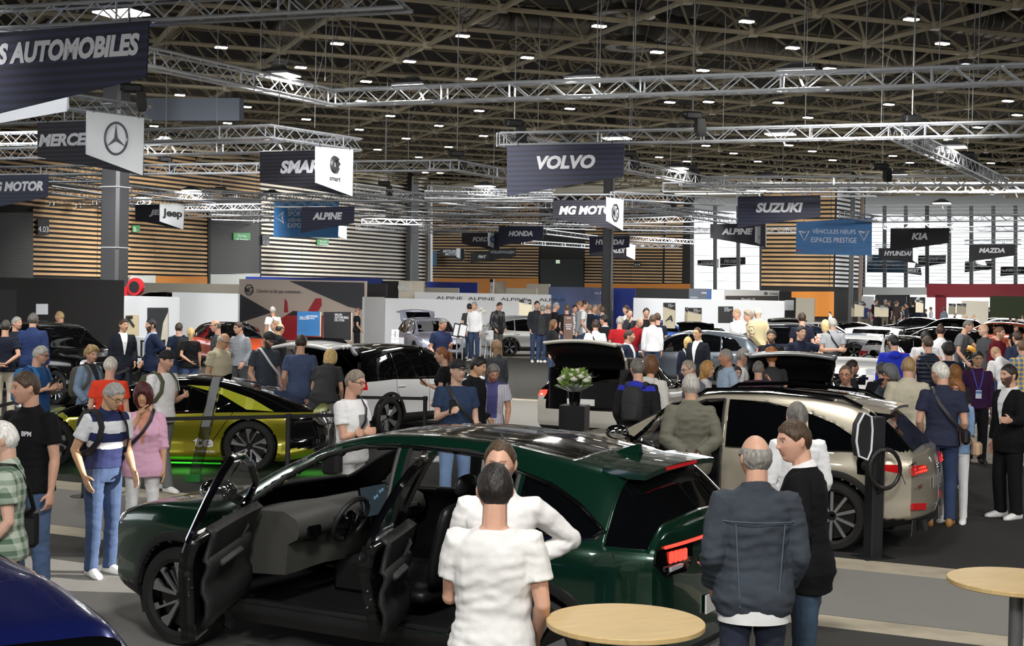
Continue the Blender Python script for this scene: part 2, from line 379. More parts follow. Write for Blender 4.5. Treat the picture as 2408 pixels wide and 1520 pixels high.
# lintel where the first hall ends, then the lower beams of the next one
LN = Plane(Q(1100, 400, 112), A)
wall_span(LN, 1006, 2460, 11.4, 13.2, .4, M_BLACK, 'trim_11', kind='structure')
mb = MB()
for k in range(7):
    q = Q(1100, 430, 116 + k * 5.5); c = Vector((q.x + 22, q.y - 8, 12.6)); mb.tube([c - A * 38, c + A * 48], .32, 6)
mb.build('ceiling_beams', mat('beam_pale', 'b9b5a9', .6), kind='structure')
slab('ceiling_far', [(-30, 112), (112, 112), (112, 180), (-30, 180)], 13.4, 13.6, M_BLACK, kind='structure')
def duct(lbl, pts, r):
    mb = MB(); mb.tube(pts, r, 16); o = mb.build('air_duct', M_DUCT, label=lbl, cat='duct'); rb = MB()
    for a, b in zip(pts, pts[1:]):
        a, b = Vector(a), Vector(b); L = (b - a).length; d = (b - a) / L; k = .3
        while k < L:
            u = d.orthogonal().normalized(); w = d.cross(u); c = a + d * k
            rb.tube([c + (u * math.cos(t) + w * math.sin(t)) * (r + .01) for t in [2 * pi * q / 16 for q in range(16)]], .02, 4, closed=True); k += .45
    rb.build('rib', M_DUCT, o); return o
ZD = 11.9
duct('ribbed silver air duct crossing the roof above the middle', [P(1000, -40, ZD), P(1180, 45, ZD), P(1420, 62, ZD)], .48)
duct('ribbed silver air duct continuing past the round diffusers', [P(1540, 62, ZD), P(1700, 92, ZD), P(1890, 118, ZD)], .48)
duct('ribbed air duct with an elbow above the long truss', [P(1870, 130, ZD), P(1920, 158, ZD), P(1965, 150, ZD), P(2000, 120, ZD), P(2100, 138, ZD), P(2230, 150, ZD)], .42)
duct('broad ribbed duct at the corner of the roof', [P(2250, 40, ZD), P(2380, 62, ZD), P(2500, 75, ZD)], .5)
duct('dull sloping duct high over the white star panel', [P(720, 30, ZD), P(660, 100, ZD), P(600, 160, ZD)], .55)
def diffuser(px, py, lbl):
    p = P(px, py, 10.9); mb = MB(); mb.lathe([(.45, .9), (.45, .35), (.95, .05), (.95, 0), (.6, .0), (.55, .12), (.3, .12), (.25, 0), (.02, 0)], 24); o = mb.build('air_diffuser', M_DUCT, loc=p, label=lbl, cat='air vent')
for a in ((1466, 40, 'round ceiling diffuser under the broad duct'), (1490, 112, 'round ceiling diffuser behind the first one'), (655, 150, 'round grey diffuser above the corner truss'), (2310, 198, 'round diffuser seen through the long truss'), (540, 250, 'round diffuser between the star panel and the corner truss')): diffuser(*a)
on(Plane(P(350, 240, 10), A), 345, 232, 570, 285, .3, mat('plant_box', '5a616c', .6), 'trim_12', kind='structure')
# ---- high bay lamps under the roof
BAY = [(520, 112), (793, 103), (707, 159), (1088, 85), (861, 192), (1108, 186), (1240, 136), (1409, 62), (1756, 51), (1864, 113), (1653, 166), (2143, 46), (2216, 103), (2275, 153), (963, 145), (1951, 162), (1545, 123), (1575, 241), (1830, 242), (2090, 246), (2370, 238), (1127, 261), (1340, 256), (918, 273), (1032, 296), (1137, 320), (580, 252), (535, 290), (720, 281), (423, 224), (393, 265), (362, 297), (845, 305), (955, 326), (1055, 346), (888, 352), (985, 370), (1525, 306), (1735, 301), (1900, 277), (2140, 273), (2230, 329), (1660, 343), (1855, 342), (1725, 361), (1910, 356), (2100, 367), (1782, 380), (1958, 377), (2140, 383), (2330, 384), (1550, 370), (1615, 380), (1000, 406), (1145, 393), (1035, 407), (700, 305), (575, 358), (475, 336), (850, 238), (1666, 240), (2300, 300), (2392, 271)]
mb = MB(); mb.box((0, 0, .07), (.5, .34, .1), bev=.03); mb.tube([(0, 0, .1), (0, 0, .7)], .012, 4); bay_me = mb.mesh('lamp_body'); bay_me.materials.append(M_STEEL)
mb = MB(); mb.box((-.12, 0, .0), (.2, .26, .05)); mb.box((.12, 0, 0), (.2, .26, .05)); led_me = mb.mesh('led', 0); led_me.materials.append(M_LAMP)
for px, py in BAY:
    o = bpy.data.objects.new('high_bay_lamp', bay_me); COL.objects.link(o); p = P(px, py, 10.35); o.location = p; o.rotation_euler = (0, 0, .4)
    o.scale = (.85,) * 3; tag(o, 'small twin-panel high bay lamp hanging under the dark roof', 'lamp', 'high bay lamps under the roof'); q = bpy.data.objects.new('led_panel', led_me); COL.objects.link(q); q.parent = o
# ---- aluminium trusses
ZTR = 7.1
def tp(px, py, z=ZTR): return P(px, py, z)
def truss(pts, lbl, h=.35, grp=None, z=ZTR, quad=True):
    pts = [tp(*p, z) if len(p) == 2 else Vector(p) for p in pts]; ch = MB(); br = MB(); y = min(p.y for p in pts); n = 6 if y < 55 else 4; r = .034 if y < 60 else .036; k = h / 2
    offs = []
    for i, p in enumerate(pts):
        d = (pts[min(i + 1, len(pts) - 1)] - pts[max(i - 1, 0)]).normalized(); w = Vector((d.y, -d.x, 0)).normalized(); offs.append(w)
    for sx in (-1, 1):
        for sz in (-1, 1): ch.tube([p + offs[i] * sx * k + Vector((0, 0, sz * k)) for i, p in enumerate(pts)], r, n + 2)
    for i in range(len(pts) - 1):
        a, b = pts[i], pts[i + 1]; L = (b - a).length; d = (b - a) / L; w = Vector((d.y, -d.x, 0)).normalized(); m_ = max(2, round(L / .42)); st = L / m_
        for q in range(m_):
            p0 = a + d * st * q; p1 = a + d * st * (q + 1); s = 1 if q % 2 else -1
            for sx in (-1, 1): br.tube([p0 + w * sx * k - Vector((0, 0, s * k)), p1 + w * sx * k + Vector((0, 0, s * k))], r * .42, 4, cap=False)
            for sz in (-1, 1): br.tube([p0 + w * k * s + Vector((0, 0, sz * k)), p1 - w * k * s + Vector((0, 0, sz * k))], r * .42, 4, cap=False)
            if q % 7 == 0:
                for sx in (-1, 1): br.tube([p0 + w * sx * k - Vector((0, 0, k)), p0 + w * sx * k + Vector((0, 0, k))], r * .6, 4, cap=False)
    o = ch.build('lighting_truss', M_ALU, label=lbl, cat='truss', group=grp); br.build('lacing', M_ALU, o); return o
TR = [([(-60, 50), (960, -6)], 'aluminium truss crossing the top corner above the largest navy banner'),
 ([(200, 108), (348, 136), (780, 230), (1204, 215), (2460, 173)], 'long bent aluminium truss carrying floodlights across the upper hall'),
 ([(150, 238), (345, 266)], 'short truss holding the white panel with the three-pointed star'),
 ([(-40, 279), (345, 266)], 'truss holding the dark banner beside the star panel'),
 ([(-40, 328), (340, 320), (635, 310), (840, 341)], 'bent truss ending above the white panel with the black roundel'),
 ([(-40, 363), (340, 353), (840, 341)], 'truss holding the dark banner behind the black roundel panel'),
 ([(-40, 404), (610, 396), (834, 392), (1069, 389), (1230, 418)], 'truss running behind the column and bending near the middle'),
 ([(1180, 328), (2460, 302)], 'long truss over the navy banner above the grey crossover'),
 ([(1180, 328), (1300, 350), (1469, 389), (1720, 440)], 'truss falling away behind the navy banner over the grey crossover'),
 ([(2105, 310), (2360, 432)], 'sloping truss at the far side bright with laced tubes'),
 ([(1600, 428), (2460, 424)], 'truss crossing above the broad navy banner by the windows'),
 ([(1560, 441), (2460, 442)], 'second truss just below the one by the windows'),
 ([(1735, 455), (2060, 452)], 'truss carrying the broad navy banner by the windows')]
for p, l in TR: truss(p, l)
random.seed(3); TRX = []
for k, (x0, y0_, x1, y1) in enumerate([(115, 420, 500, 470), (115, 445, 350, 480), (300, 462, 1300, 466), (50, 490, 640, 487), (115, 478, 480, 475), (480, 455, 660, 465), (560, 463, 1250, 468), (640, 480, 1440, 482), (830, 445, 1210, 490), (830, 500, 1180, 512), (840, 470, 1300, 455), (1000, 458, 1300, 462), (980, 515, 1310, 512), (1440, 460, 1700, 475), (1300, 466, 1440, 466), (1440, 500, 1630, 498), (1460, 520, 1650, 515), (1440, 476, 1780, 530), (1480, 545, 1880, 542), (840, 535, 1100, 548), (300, 505, 640, 515), (1000, 535, 1180, 545), (1200, 525, 1400, 527), (1280, 545, 1400, 560), (1240, 590, 1400, 600), (1460, 560, 1640, 570), (1480, 590, 1700, 600), (1880, 530, 1900, 529), (1980, 505, 2060, 515), (2050, 516, 2408, 512), (2230, 540, 2420, 538), (2080, 533, 2240, 532), (2270, 570, 2400, 569), (2060, 580, 2160, 580), (2260, 610, 2350, 609), (2345, 622, 2440, 621), (1640, 606, 1770, 603), (1160, 580, 1400, 588), (840, 560, 1100, 566), (1580, 611, 1640, 610), (600, 520, 960, 500), (850, 520, 1400, 535), (620, 545, 760, 548), (880, 575, 1060, 580), (1010, 500, 1300, 496), (1060, 480, 1190, 500), (1290, 480, 1440, 500), (1440, 535, 1660, 540), (1460, 505, 1620, 498), (1280, 520, 1400, 510), (930, 590, 1130, 585), (1440, 575, 1600, 580), (1230, 570, 1390, 580), (1300, 600, 1420, 595), (330, 495, 500, 490), (440, 505, 640, 500), (120, 485, 240, 482), (0, 420, 250, 418), (1010, 445, 1190, 455), (1480, 480, 1720, 510)]):
    TRX.append(1); a, b = tp(x0, y0_), tp(x1, y1); bad = False
    for pl in (LW, FW, PW):
        lim = lambda q: pl.n.dot(q - pl.p) + .7
        if pl is PW and not any(1780 < x < 1970 for x in (x0, x1)): continue
        if lim(a) > 0 and lim(b) > 0: bad = True
        elif lim(a) > 0: a = a.lerp(b, lim(a) / (lim(a) - lim(b)))
        elif lim(b) > 0: b = b.lerp(a, lim(b) / (lim(b) - lim(a)))
    if bad or (b - a).length < 1.5: continue
    truss([a, b], 'distant aluminium lighting truss hanging among many over the far stands', .32, 'distant trusses over the far stands')
# ---- floodlights on the trusses (each one lights the hall)
def flood(px, py, lbl, Y=None, power=1500, s=1.0):
    p = tp(px, py, ZTR + .3); mb = MB(); mb.loft([[Vector((x * a, y * a, z)) for x, y in ((-.42, -.3), (.42, -.3), (.42, .3), (-.42, .3))] for a, z in ((1, 0), (1, .05), (.35, .17), (.3, .22))])
    mb.tube([(-.2, .25, .15), (-.1, .5, .0), (.0, .6, -.25)], .03, 6); o = mb.build('floodlight', M_STEEL, label=lbl, cat='floodlight', loc=p, smooth=.3); o.rotation_euler = (0, 0, -.42); o.scale = (s, s, s)
    g = MB(); g.box((0, 0, -.015), (.8, .56, .02)); g.build('lit_panel', M_FLOOD, o, smooth=0)
    area('flood_light', p + Vector((0, 0, -.06)), .8, power)
FL = [(285, 30, 'floodlight over the largest navy banner'), (655, 177, 'floodlight on the sloping part of the bent truss'), (970, 203, 'floodlight near the bend of the long truss'), (1378, 187, 'brightest floodlight at the middle of the long truss'), (1877, 170, 'floodlight further along the long truss'),
 (387, 337, 'floodlight beside the star panel'), (640, 330, 'floodlight above the dark banner with the cut-off white word'), (1340, 341, 'floodlight right over the navy banner above the grey crossover'), (1450, 325, 'flat floodlight behind the truss above the navy banner'), (1590, 396, 'tilted floodlight past the navy banner'), (1807, 415, 'floodlight above the broad navy banner'), (2110, 412, 'floodlight on the truss by the windows'), (1835, 315, 'floodlight on the long truss over the grey crossover'), (2240, 346, 'floodlight beside the sloping truss'), (335, 465, 'round bright lamp in front of the board wall'), (520, 525, 'small round lamp near the green exit sign'), (450, 448, 'flat lamp in front of the boards'), (1140, 438, 'lamp hanging before the pale boards'), (640, 456, 'lamp over the blue arrow banner'), (1780, 448, 'lamp near the window corner'), (2390, 448, 'lamp at the edge before the windows'), (2215, 478, 'lamp hanging before the tall windows'), (1100, 455, 'small lamp left of the navy banner end')]
for k, (px, py, l) in enumerate(FL): flood(px, py, l, power=(330 if py < 250 else 240 if py < 400 else 150))
# the hall goes on behind the camera and to the side: dark walls, assumed floodlights out of view, plus added fill lamps
for nm, a, b in (('wall_back', (-90, -30), (112, -30)), ('wall_right', (110, -30), (110, 135)), ('wall_side', (-86, -30), (-60, 10))):
    q = MB(); d = Vector((b[0] - a[0], b[1] - a[1], 0)); n = Vector((-d.y, d.x, 0)).normalized() * .3; q.prism([Vector((*a, 0)), Vector((*b, 0)), Vector((*b, 13.2)), Vector((*a, 13.2))], n); q.build(nm, M_WDARK, kind='structure', smooth=0)
def aimed(x, y, power, size=1.2, tilt=50, yaw=0, z=7.9):
    o = area('fill_lamp', (x, y, z), size, power * .33, (1, .98, .95), spread=math.radians(105)); o.rotation_euler = (math.radians(tilt), 0, math.radians(yaw)); return o  # unseen fill without a fixture, added to brighten banners, walls and people
for x, y in ((-12, -6), (-4, -8), (4, -8), (12, -6), (20, 0), (-16, 4), (0, 2), (10, 3)): aimed(x, y, 700)
for x, y in ((-9, 15), (2, 13), (12, 12), (22, 14)): area('flood_light', (x, y, 7.6), 1.2, 260)  # assumed floods above the view, added without fixtures
for x, y, w in ((-12, 22, 900), (2, 21, 900), (14, 20, 900), (-16, 40, 1500), (-4, 36, 1500), (9, 34, 1500), (20, 32, 1500), (-12, 47, 1300), (4, 58, 1500), (18, 54, 1700), (32, 52, 2200), (8, 80, 1800), (18, 84, 3000), (38, 80, 3000)): aimed(x, y, w, 1.6, 54, z=8.6)
aimed(-15, 77, 3000, 2, 62, 38, 8.2); aimed(-7, 92, 3200, 2, 62, 40, 8.2); aimed(14, 112, 4500, 3, 62, 20, 8.2); aimed(24, 84, 2500, 2, 62, 0, 8.6)
# daylight entering by the tall windows
for x0, x1 in ((1627, 1790), (2030, 2420)):
    a = FW.at(x0, 580); b = FW.at(x1, 580); c = (a + b) / 2 + FW.n * -1.2; c.z = 8
    o = area('window_daylight', c, (b - a).length, 6500 if x0 > 2000 else 4000, (.93, .97, 1), size_y=9); o.rotation_euler = (-FW.n).to_track_quat('-Z', 'Z').to_euler()
# assumed sun from the side, a bare spot lamp added further down: hits the carpet near the walking couple
# ================================================================= hanging banners
DKB = wave_mat('banner_navy', '30344f', '23263a', 7, 'Z', .55, .5); DKC = wave_mat('banner_dark', '35343f', '24232b', 9, 'Z', .6, .5); DKK = mat('banner_black', '17171b', .6)
BLB = mat('banner_blue', '3d78b4', .6, var=.12, vscale=1.2, stretch=(1, 1, 4)); BLT = mat('banner_teal', '3a6a8c', .6); WPN = mat('panel_white', 'e6ecf4', .5)
LW_ = mat('letter_white', 'e9ebf2', .5); LK_ = mat('letter_ink', '2b2c30', .5); LG_ = mat('letter_grey', '8f9298', .5)
def hang(name, label, quad, m_, d=A, ztop=6.88, cat='banner', t=.03, Y=None):
    """upright panel hung under a truss; quad = corners in the photo (tl, tr, br, bl)"""
    wh = d is BD; pr = P(*quad[1 if (wh or m_ is DKC) else 0], ztop - (.05 if wh else 0)) if Y is None else Q(*quad[0], Y); pl = Plane(pr - (Vector((.05, .25, 0)) if wh else Vector()), d); p0 = pl.at(*quad[0]); c = [pl.at(*q) for q in quad]
    o = empty(name, p0, 0, label, cat); f = [v - p0 for v in c]; pl.n *= 1 if pl.n.y > 0 else -1
    b = MB(); b.prism(f, pl.n * t); b.build('panel', m_, o, smooth=0); 
    for q in (.1, .9): b = MB(); v = f[0].lerp(f[1], q); b.tube([v - Vector((0, 0, .03)), v + Vector((0, 0, .14))], .01, 4); b.build('cable_tie', M_BLACK, o)
    return o, pl, p0
def write(h, s, x0, x1, y0, y1, m_=LW_, shear=.2, bold=.08, off=-.008):
    o, pl, p0 = h; a = pl.at(x0, y1) - p0; b = pl.at(x1, y1 + (x1 - x0) * 0) - p0; c = pl.at(x0, y0) - p0; w = (Vector((b.x, b.y, 0)) - Vector((a.x, a.y, 0))).length
    return text(o, s, a + pl.n * off, pl.d if pl.d.x > 0 else -pl.d, abs(c.z - a.z), w, m_, shear=shear, bold=bold)
def line(h, pts, m_, r, closed=False, name='emblem', off=-.012):
    o, pl, p0 = h; b = MB(); b.tube([pl.at(*p) - p0 + pl.n * off for p in pts], r, 6, closed=closed); return b.build(name, m_, o)
def fill(h, pts, m_, name='emblem', off=-.01, t=.008):
    o, pl, p0 = h; b = MB(); b.prism([pl.at(*p) - p0 + pl.n * off for p in pts], pl.n * -t); return b.build(name, m_, o, smooth=0)
def ell(cx, cy, rx, ry, n=24, a0=0, a1=2 * pi): return [(cx + rx * math.cos(a0 + (a1 - a0) * k / n), cy + ry * math.sin(a0 + (a1 - a0) * k / n)) for k in range(n if a1 - a0 > 6.2 else n + 1)]
h = hang('banner', 'largest navy banner with white italic writing, cut by the frame', [(-70, 83), (350, 48), (343, 182), (-70, 283)], DKB); write(h, 'S AUTOMOBILES', -2, 326, 106, 150)
hang('banner', 'white sloping panel under the largest navy banner', [(-60, 240), (158, 229), (156, 262), (-60, 300)], WPN, ztop=6.6)
h = hang('banner', 'dark banner partly hidden by the panel with the three-pointed star', [(88, 289), (336, 280), (336, 413), (88, 369)], DKC); write(h, 'MERCEDES', 93, 262, 318, 344)
h = hang('banner', 'white panel with a three-pointed star in a ring', [(205, 261), (339, 278), (336, 413), (203, 363)], WPN, BD); line(h, ell(272, 326, 26, 37, 32), mat('emblem_steel', '6a7078', .3, .6), .03, True)
for a in (-pi / 2, pi / 6, 5 * pi / 6): fill(h, [(272 + 25 * math.cos(a), 327 + 35 * math.sin(a)), (272 + 4 * math.cos(a + 1.2), 327 + 5 * math.sin(a + 1.2)), (272, 327), (272 + 4 * math.cos(a - 1.2), 327 + 5 * math.sin(a - 1.2))], MC['emblem_steel'])
h = hang('banner', 'navy banner ending in the word motor at the frame edge', [(-30, 413), (113, 411), (112, 463), (-30, 492)], DKB); write(h, 'MG MOTOR', -32, 100, 430, 450)
h = hang('banner', 'small black banner under the one ending in motor', [(-30, 498), (42, 497), (42, 525), (-30, 540)], DKK); write(h, 'ALFA ROMEO', -42, 38, 507, 519)
h = hang('banner', 'dark banner behind the white off-roader panel', [(318, 482), (434, 479), (431, 540), (318, 518)], DKC); write(h, 'JEEP', 352, 402, 494, 509)
h = hang('banner', 'white panel with a black four-letter word beside the column', [(376, 478), (434, 480), (431, 540), (376, 521)], WPN, BD); write(h, 'Jeep', 383, 427, 491, 513, LK_, 0, .06)
h = hang('banner', 'black banner with four grey letters below the white off-roader panel', [(350, 527), (437, 524), (437, 552), (350, 566)], DKK); write(h, 'FORD', 377, 412, 533, 545)
h = hang('banner', 'dark banner beside the white panel with the black roundel', [(611, 357), (830, 352), (829, 462), (611, 427)], DKC); write(h, 'SMART', 661, 775, 380, 407)
h = hang('banner', 'white panel with a black roundel and a lower case word', [(743, 345), (831, 352), (829, 462), (743, 430)], WPN, BD); line(h, ell(786, 387, 7, 14, 16, .6, 5.6), LK_, .085); fill(h, [(788, 370), (800, 386), (788, 405)], LK_); write(h, 'smart', 775, 800, 415, 424, LK_, 0, .02)
h = hang('banner', 'navy banner overlapping the blue list banner', [(709, 487), (833, 486), (832, 525), (707, 548)], DKB, ztop=6.6); write(h, 'ALPINE', 737, 804, 501, 516)
h = hang('banner', 'blue banner with an arrow and a four-line list', [(645, 471), (797, 470), (795, 560), (643, 557)], BLB, ztop=7.7)
for k, s in enumerate(('ÉCONOMIE', 'SPORT', 'VÉHICULES', 'EXPOSANTS')): write(h, s, 677, 677 + (58, 37, 66, 70)[k], 484 + k * 13.6, 495 + k * 13.6, LW_, 0, .0)
line(h, [(651, 512), (668, 499), (664, 512), (668, 526)], LW_, .05, True)
h = hang('banner', 'black banner with a four-letter word under the blue list banner', [(762, 553), (839, 553), (839, 575), (762, 587)], DKK); write(h, 'AUDI', 786, 814, 559, 570)
hang('banner', 'slim white panel peeping out behind the blue list banner', [(795, 531), (815, 533), (815, 563), (795, 556)], WPN, BD)
h = hang('banner', 'navy banner with five white letters above the grey crossover', [(1192, 342), (1468, 338), (1466, 415), (1192, 461)], DKB); write(h, 'VOLVO', 1264, 1399, 369, 397)
h = hang('banner', 'dark banner behind the white octagon panel', [(1300, 471), (1466, 470), (1465, 545), (1300, 512)], DKC); write(h, 'MG MOTOR', 1316, 1455, 486, 504)
h = hang('banner', 'white panel with a black octagon badge', [(1427, 464), (1467, 470), (1465, 543), (1427, 520)], WPN, BD); line(h, ell(1446, 500, 8, 20, 8, pi / 8, pi / 8 + 2 * pi), LK_, .035, True); write(h, 'MG', 1440, 1453, 486, 513, LK_, 0, .02)
h = hang('banner', 'navy banner in front of the blue oval panel', [(1173, 533), (1278, 532), (1277, 563), (1172, 579)], DKB); write(h, 'HONDA', 1197, 1252, 544, 555)
h = hang('banner', 'dark banner with a four-letter word beside the blue oval panel', [(1086, 548), (1175, 547), (1175, 590), (1086, 574)], DKC); write(h, 'FORD', 1112, 1148, 558, 568)
h = hang('banner', 'white panel with a blue oval', [(1148, 547), (1173, 550), (1175, 590), (1148, 578)], WPN, BD); fill(h, ell(1162, 563, 10, 9), mat('oval_blue', '3a5a96', .4)); write(h, 'Ford', 1155, 1169, 559, 567, LW_, .3, 0, off=-.03)
h = hang('banner', 'black banner with a ten-letter grey word', [(1149, 586), (1213, 583), (1213, 603), (1150, 613)], DKK); write(h, 'VOLKSWAGEN', 1154, 1210, 590, 596, LG_)
h = hang('banner', 'small black banner under the blue oval panel', [(1107, 595), (1149, 594), (1150, 612), (1107, 618)], DKK, ztop=6.7); write(h, 'FIAT', 1125, 1143, 601, 607)
h = hang('banner', 'dark two-line banner at the far end of the pale board wall', [(1034, 585), (1092, 584), (1092, 612), (1034, 602)], DKC); write(h, 'MITSUBISHI', 1042, 1082, 588, 594); write(h, 'MOTORS', 1047, 1078, 595, 601)
hang('banner', 'white panel beside the dark two-line banner', [(1074, 584), (1093, 586), (1092, 613), (1074, 605)], WPN, BD)
h = hang('banner', 'tiny white panel with a grey word below the ten-letter banner', [(1209, 608), (1232, 608), (1232, 627), (1209, 627)], WPN); write(h, 'PORSCHE', 1212, 1230, 615, 619, LK_, 0, 0)
hang('banner', 'white corner panel over the tiny white one', [(1194, 603), (1211, 604), (1210, 620), (1194, 612)], WPN, BD)
h = hang('banner', 'navy banner crossed by the dark column', [(1386, 556), (1481, 555), (1480, 582), (1386, 596)], DKB); write(h, 'HYUNDAI', 1401, 1467, 564, 575)
h = hang('banner', 'dark banner under the one crossed by the column', [(1386, 590), (1490, 588), (1490, 611), (1386, 600)], DKC, ztop=6.75); write(h, 'AUDI', 1439, 1468, 584, 595)
hang('banner', 'white panel to the side of the crossed dark banner', [(1474, 573), (1494, 576), (1493, 611), (1474, 602)], WPN, BD)
h = hang('banner', 'small black banner on the black gate', [(1317, 610), (1362, 609), (1362, 622), (1317, 624)], DKK); write(h, 'DACIA', 1331, 1354, 614, 620)
h = hang('banner', 'small dark banner right of the black gate', [(1362, 608), (1400, 606), (1400, 625), (1362, 622)], DKC); write(h, 'FIAT', 1378, 1395, 612, 618)
h = hang('banner', 'black banner low on the dark column', [(1398, 602), (1454, 600), (1454, 616), (1398, 620)], DKK); write(h, 'CITROËN', 1408, 1446, 606, 613, LG_)
h = hang('banner', 'small dark banner in front of the board wall by the window', [(1531, 618), (1568, 617), (1577, 638), (1531, 632)], DKC); write(h, 'DACIA', 1543, 1565, 623, 629)
hang('banner', 'white panel beside the small banner by the window', [(1566, 616), (1578, 618), (1577, 639), (1566, 632)], WPN, BD)
h = hang('banner', 'black seven-letter banner before the window edge', [(1582, 616), (1632, 614), (1632, 627), (1582, 634)], DKK); write(h, 'RENAULT', 1590, 1624, 618, 625)
h = hang('banner', 'dark banner against the bright window', [(1640, 612), (1688, 611), (1688, 628), (1640, 624)], DKC); write(h, 'CITROËN', 1649, 1683, 614, 622)
hang('banner', 'white panel against the bright window', [(1683, 608), (1691, 610), (1690, 632), (1683, 627)], WPN, BD)
h = hang('banner', 'black banner hanging before the bright window panes', [(1693, 606), (1753, 605), (1753, 623), (1693, 630)], DKK); write(h, 'PEUGEOT', 1703, 1744, 611, 618)
h = hang('banner', 'broad navy banner with six white letters near the windows', [(1735, 463), (1929, 459), (1929, 510), (1734, 535)], DKB); write(h, 'SUZUKI', 1779, 1886, 479, 499)
h = hang('banner', 'dark banner before the window beside the grey arrow-letter panel', [(1670, 527), (1800, 526), (1800, 582), (1670, 560)], DKC); write(h, 'ALPINE', 1699, 1769, 538, 551)
h = hang('banner', 'white panel with a grey slanted letter', [(1777, 533), (1802, 531), (1802, 582), (1777, 570)], WPN, BD); write(h, 'A', 1782, 1798, 535, 562, mat('letter_mid', 'a9adb3', .5), .35, .02)
h = hang('banner', 'large blue two-line banner with two arrowheads', [(1873, 523), (2051, 511), (2050, 601), (1871, 598)], BLB, A + Vector((0, .3, 0))); write(h, 'VÉHICULES NEUFS', 1910, 2012, 537, 549, LW_, 0, 0); write(h, 'ESPACES PRESTIGE', 1907, 2014, 558, 570, LW_, 0, 0)
for cx in (1891, 2031): line(h, [(cx - 12, 543), (cx, 547), (cx + 12, 543), (cx, 566)], LW_, .05, True)
fill(h, [(1876, 588), (1882, 586), (1883, 592), (1877, 592)], mat('star_red', 'c02a30', .5))
h = hang('banner', 'black banner with three white letters before the tall windows', [(2094, 537), (2233, 536), (2231, 572), (2093, 591)], DKK); write(h, 'KIA', 2145, 2180, 549, 563)
h = hang('banner', 'dark banner over the blue two-line sign by the windows', [(2066, 584), (2158, 583), (2158, 620), (2066, 608)], DKC); write(h, 'HYUNDAI', 2080, 2143, 591, 601)
hang('banner', 'white panel at the end of the dark banner by the windows', [(2147, 582), (2159, 585), (2159, 621), (2147, 613)], WPN, BD)
h = hang('banner', 'small teal blue two-line sign before the windows', [(2039, 599), (2130, 600), (2129, 641), (2038, 640)], BLT, A + Vector((0, .3, 0))); write(h, 'UNIVERS', 2069, 2100, 611, 617, LW_, 0, 0); write(h, 'VÉHICULES NEUFS', 2053, 2116, 620, 626, LW_, 0, 0)
h = hang('banner', 'black banner with a dim grey word before the windows', [(2158, 601), (2225, 599), (2224, 620), (2150, 630)], DKK); write(h, 'SKODA', 2163, 2205, 606, 614, LG_)
h = hang('banner', 'black banner with five letters beside the window posts', [(2279, 576), (2388, 574), (2387, 601), (2278, 616)], DKK); write(h, 'MAZDA', 2303, 2362, 584, 594)
h = hang('banner', 'small black banner with four letters near the frame edge', [(2269, 615), (2339, 613), (2338, 633), (2268, 641)], DKK); write(h, 'OPEL', 2290, 2316, 621, 628)
h = hang('banner', 'small black banner cut by the frame edge', [(2353, 628), (2420, 627), (2420, 645), (2352, 650)], DKK); write(h, 'NISSAN', 2366, 2400, 632, 639)
h = hang('banner', 'dark seven-letter banner below the teal sign', [(2120, 630), (2165, 630), (2168, 648), (2120, 642)], DKC); write(h, 'RENAULT', 2122, 2161, 633, 639)
hang('banner', 'blue scrap of a banner far behind the pale boards', [(1000, 590), (1027, 590), (1027, 625), (1000, 625)], BLT)
# ---- signs fixed to the walls
def wallsign(label, pl, q, m_, s, box, lm=LW_, shear=0, cat='sign', bold=0):
    o = empty('wall_sign', pl.at(*q[0]), 0, label, cat); p0 = o.location.copy(); n = pl.n * (-1 if pl.n.y > 0 else 1); b = MB(); b.prism([pl.at(*v) - p0 + n * .25 for v in q], n * .06); b.build('panel', m_, o, smooth=0)
    for s_, (x0, x1, y0, y1) in zip(s, box):
        a = pl.at(x0, y1) - p0 + n * .32; w = (pl.at(x1, y1) - pl.at(x0, y1)).xy.length; text(o, s_, a, pl.d if pl.d.x > 0 else -pl.d, (pl.at(x0, y0) - pl.at(x0, y1)).z, w, lm, shear=shear, bold=bold)
    return o
r4 = lambda x0, y0, x1, y1: [(x0, y0), (x1, y0), (x1, y1), (x0, y1)]
EXG = mat('exit_green', '3f7a4a', .5, emit=.35, ecol='4f9a5c')
wallsign('dark door number sign reading 4.03', LW, r4(79, 515, 106, 553), M_BLACK, ['4.03'], [(80, 104, 532, 545)]); wallsign('grey door number sign reading 4.05', LW, r4(608, 553, 625, 577), M_STEEL, ['4.05'], [(609, 624, 565, 575)], LG_)
wallsign('green exit sign on the shutter door', LW, r4(541, 548, 580, 565), EXG, ['Sortie', 'de secours'], [(550, 571, 551, 557), (547, 574, 559, 564)]); wallsign('green exit sign half hidden by the column', LW, r4(303, 530, 320, 546), EXG, ['rtie', 'ours'], [(304, 310, 533, 539), (304, 312, 540, 545)]); wallsign('green exit sign below the blue list banner', LW, r4(738, 563, 765, 577), EXG, ['Sortie', 'de secours'], [(744, 760, 565, 570), (743, 762, 571, 576)])
wallsign('dark door number sign high on the far board wall', FW, r4(1494, 618, 1508, 627), M_BLACK, ['4.14'], [(1495, 1507, 620, 625)]); wallsign('small bright exit sign over the black gate', FW, r4(1310, 612, 1319, 620), mat('exit_pale', 'cfe6c8', .5, emit=.5), [], [])
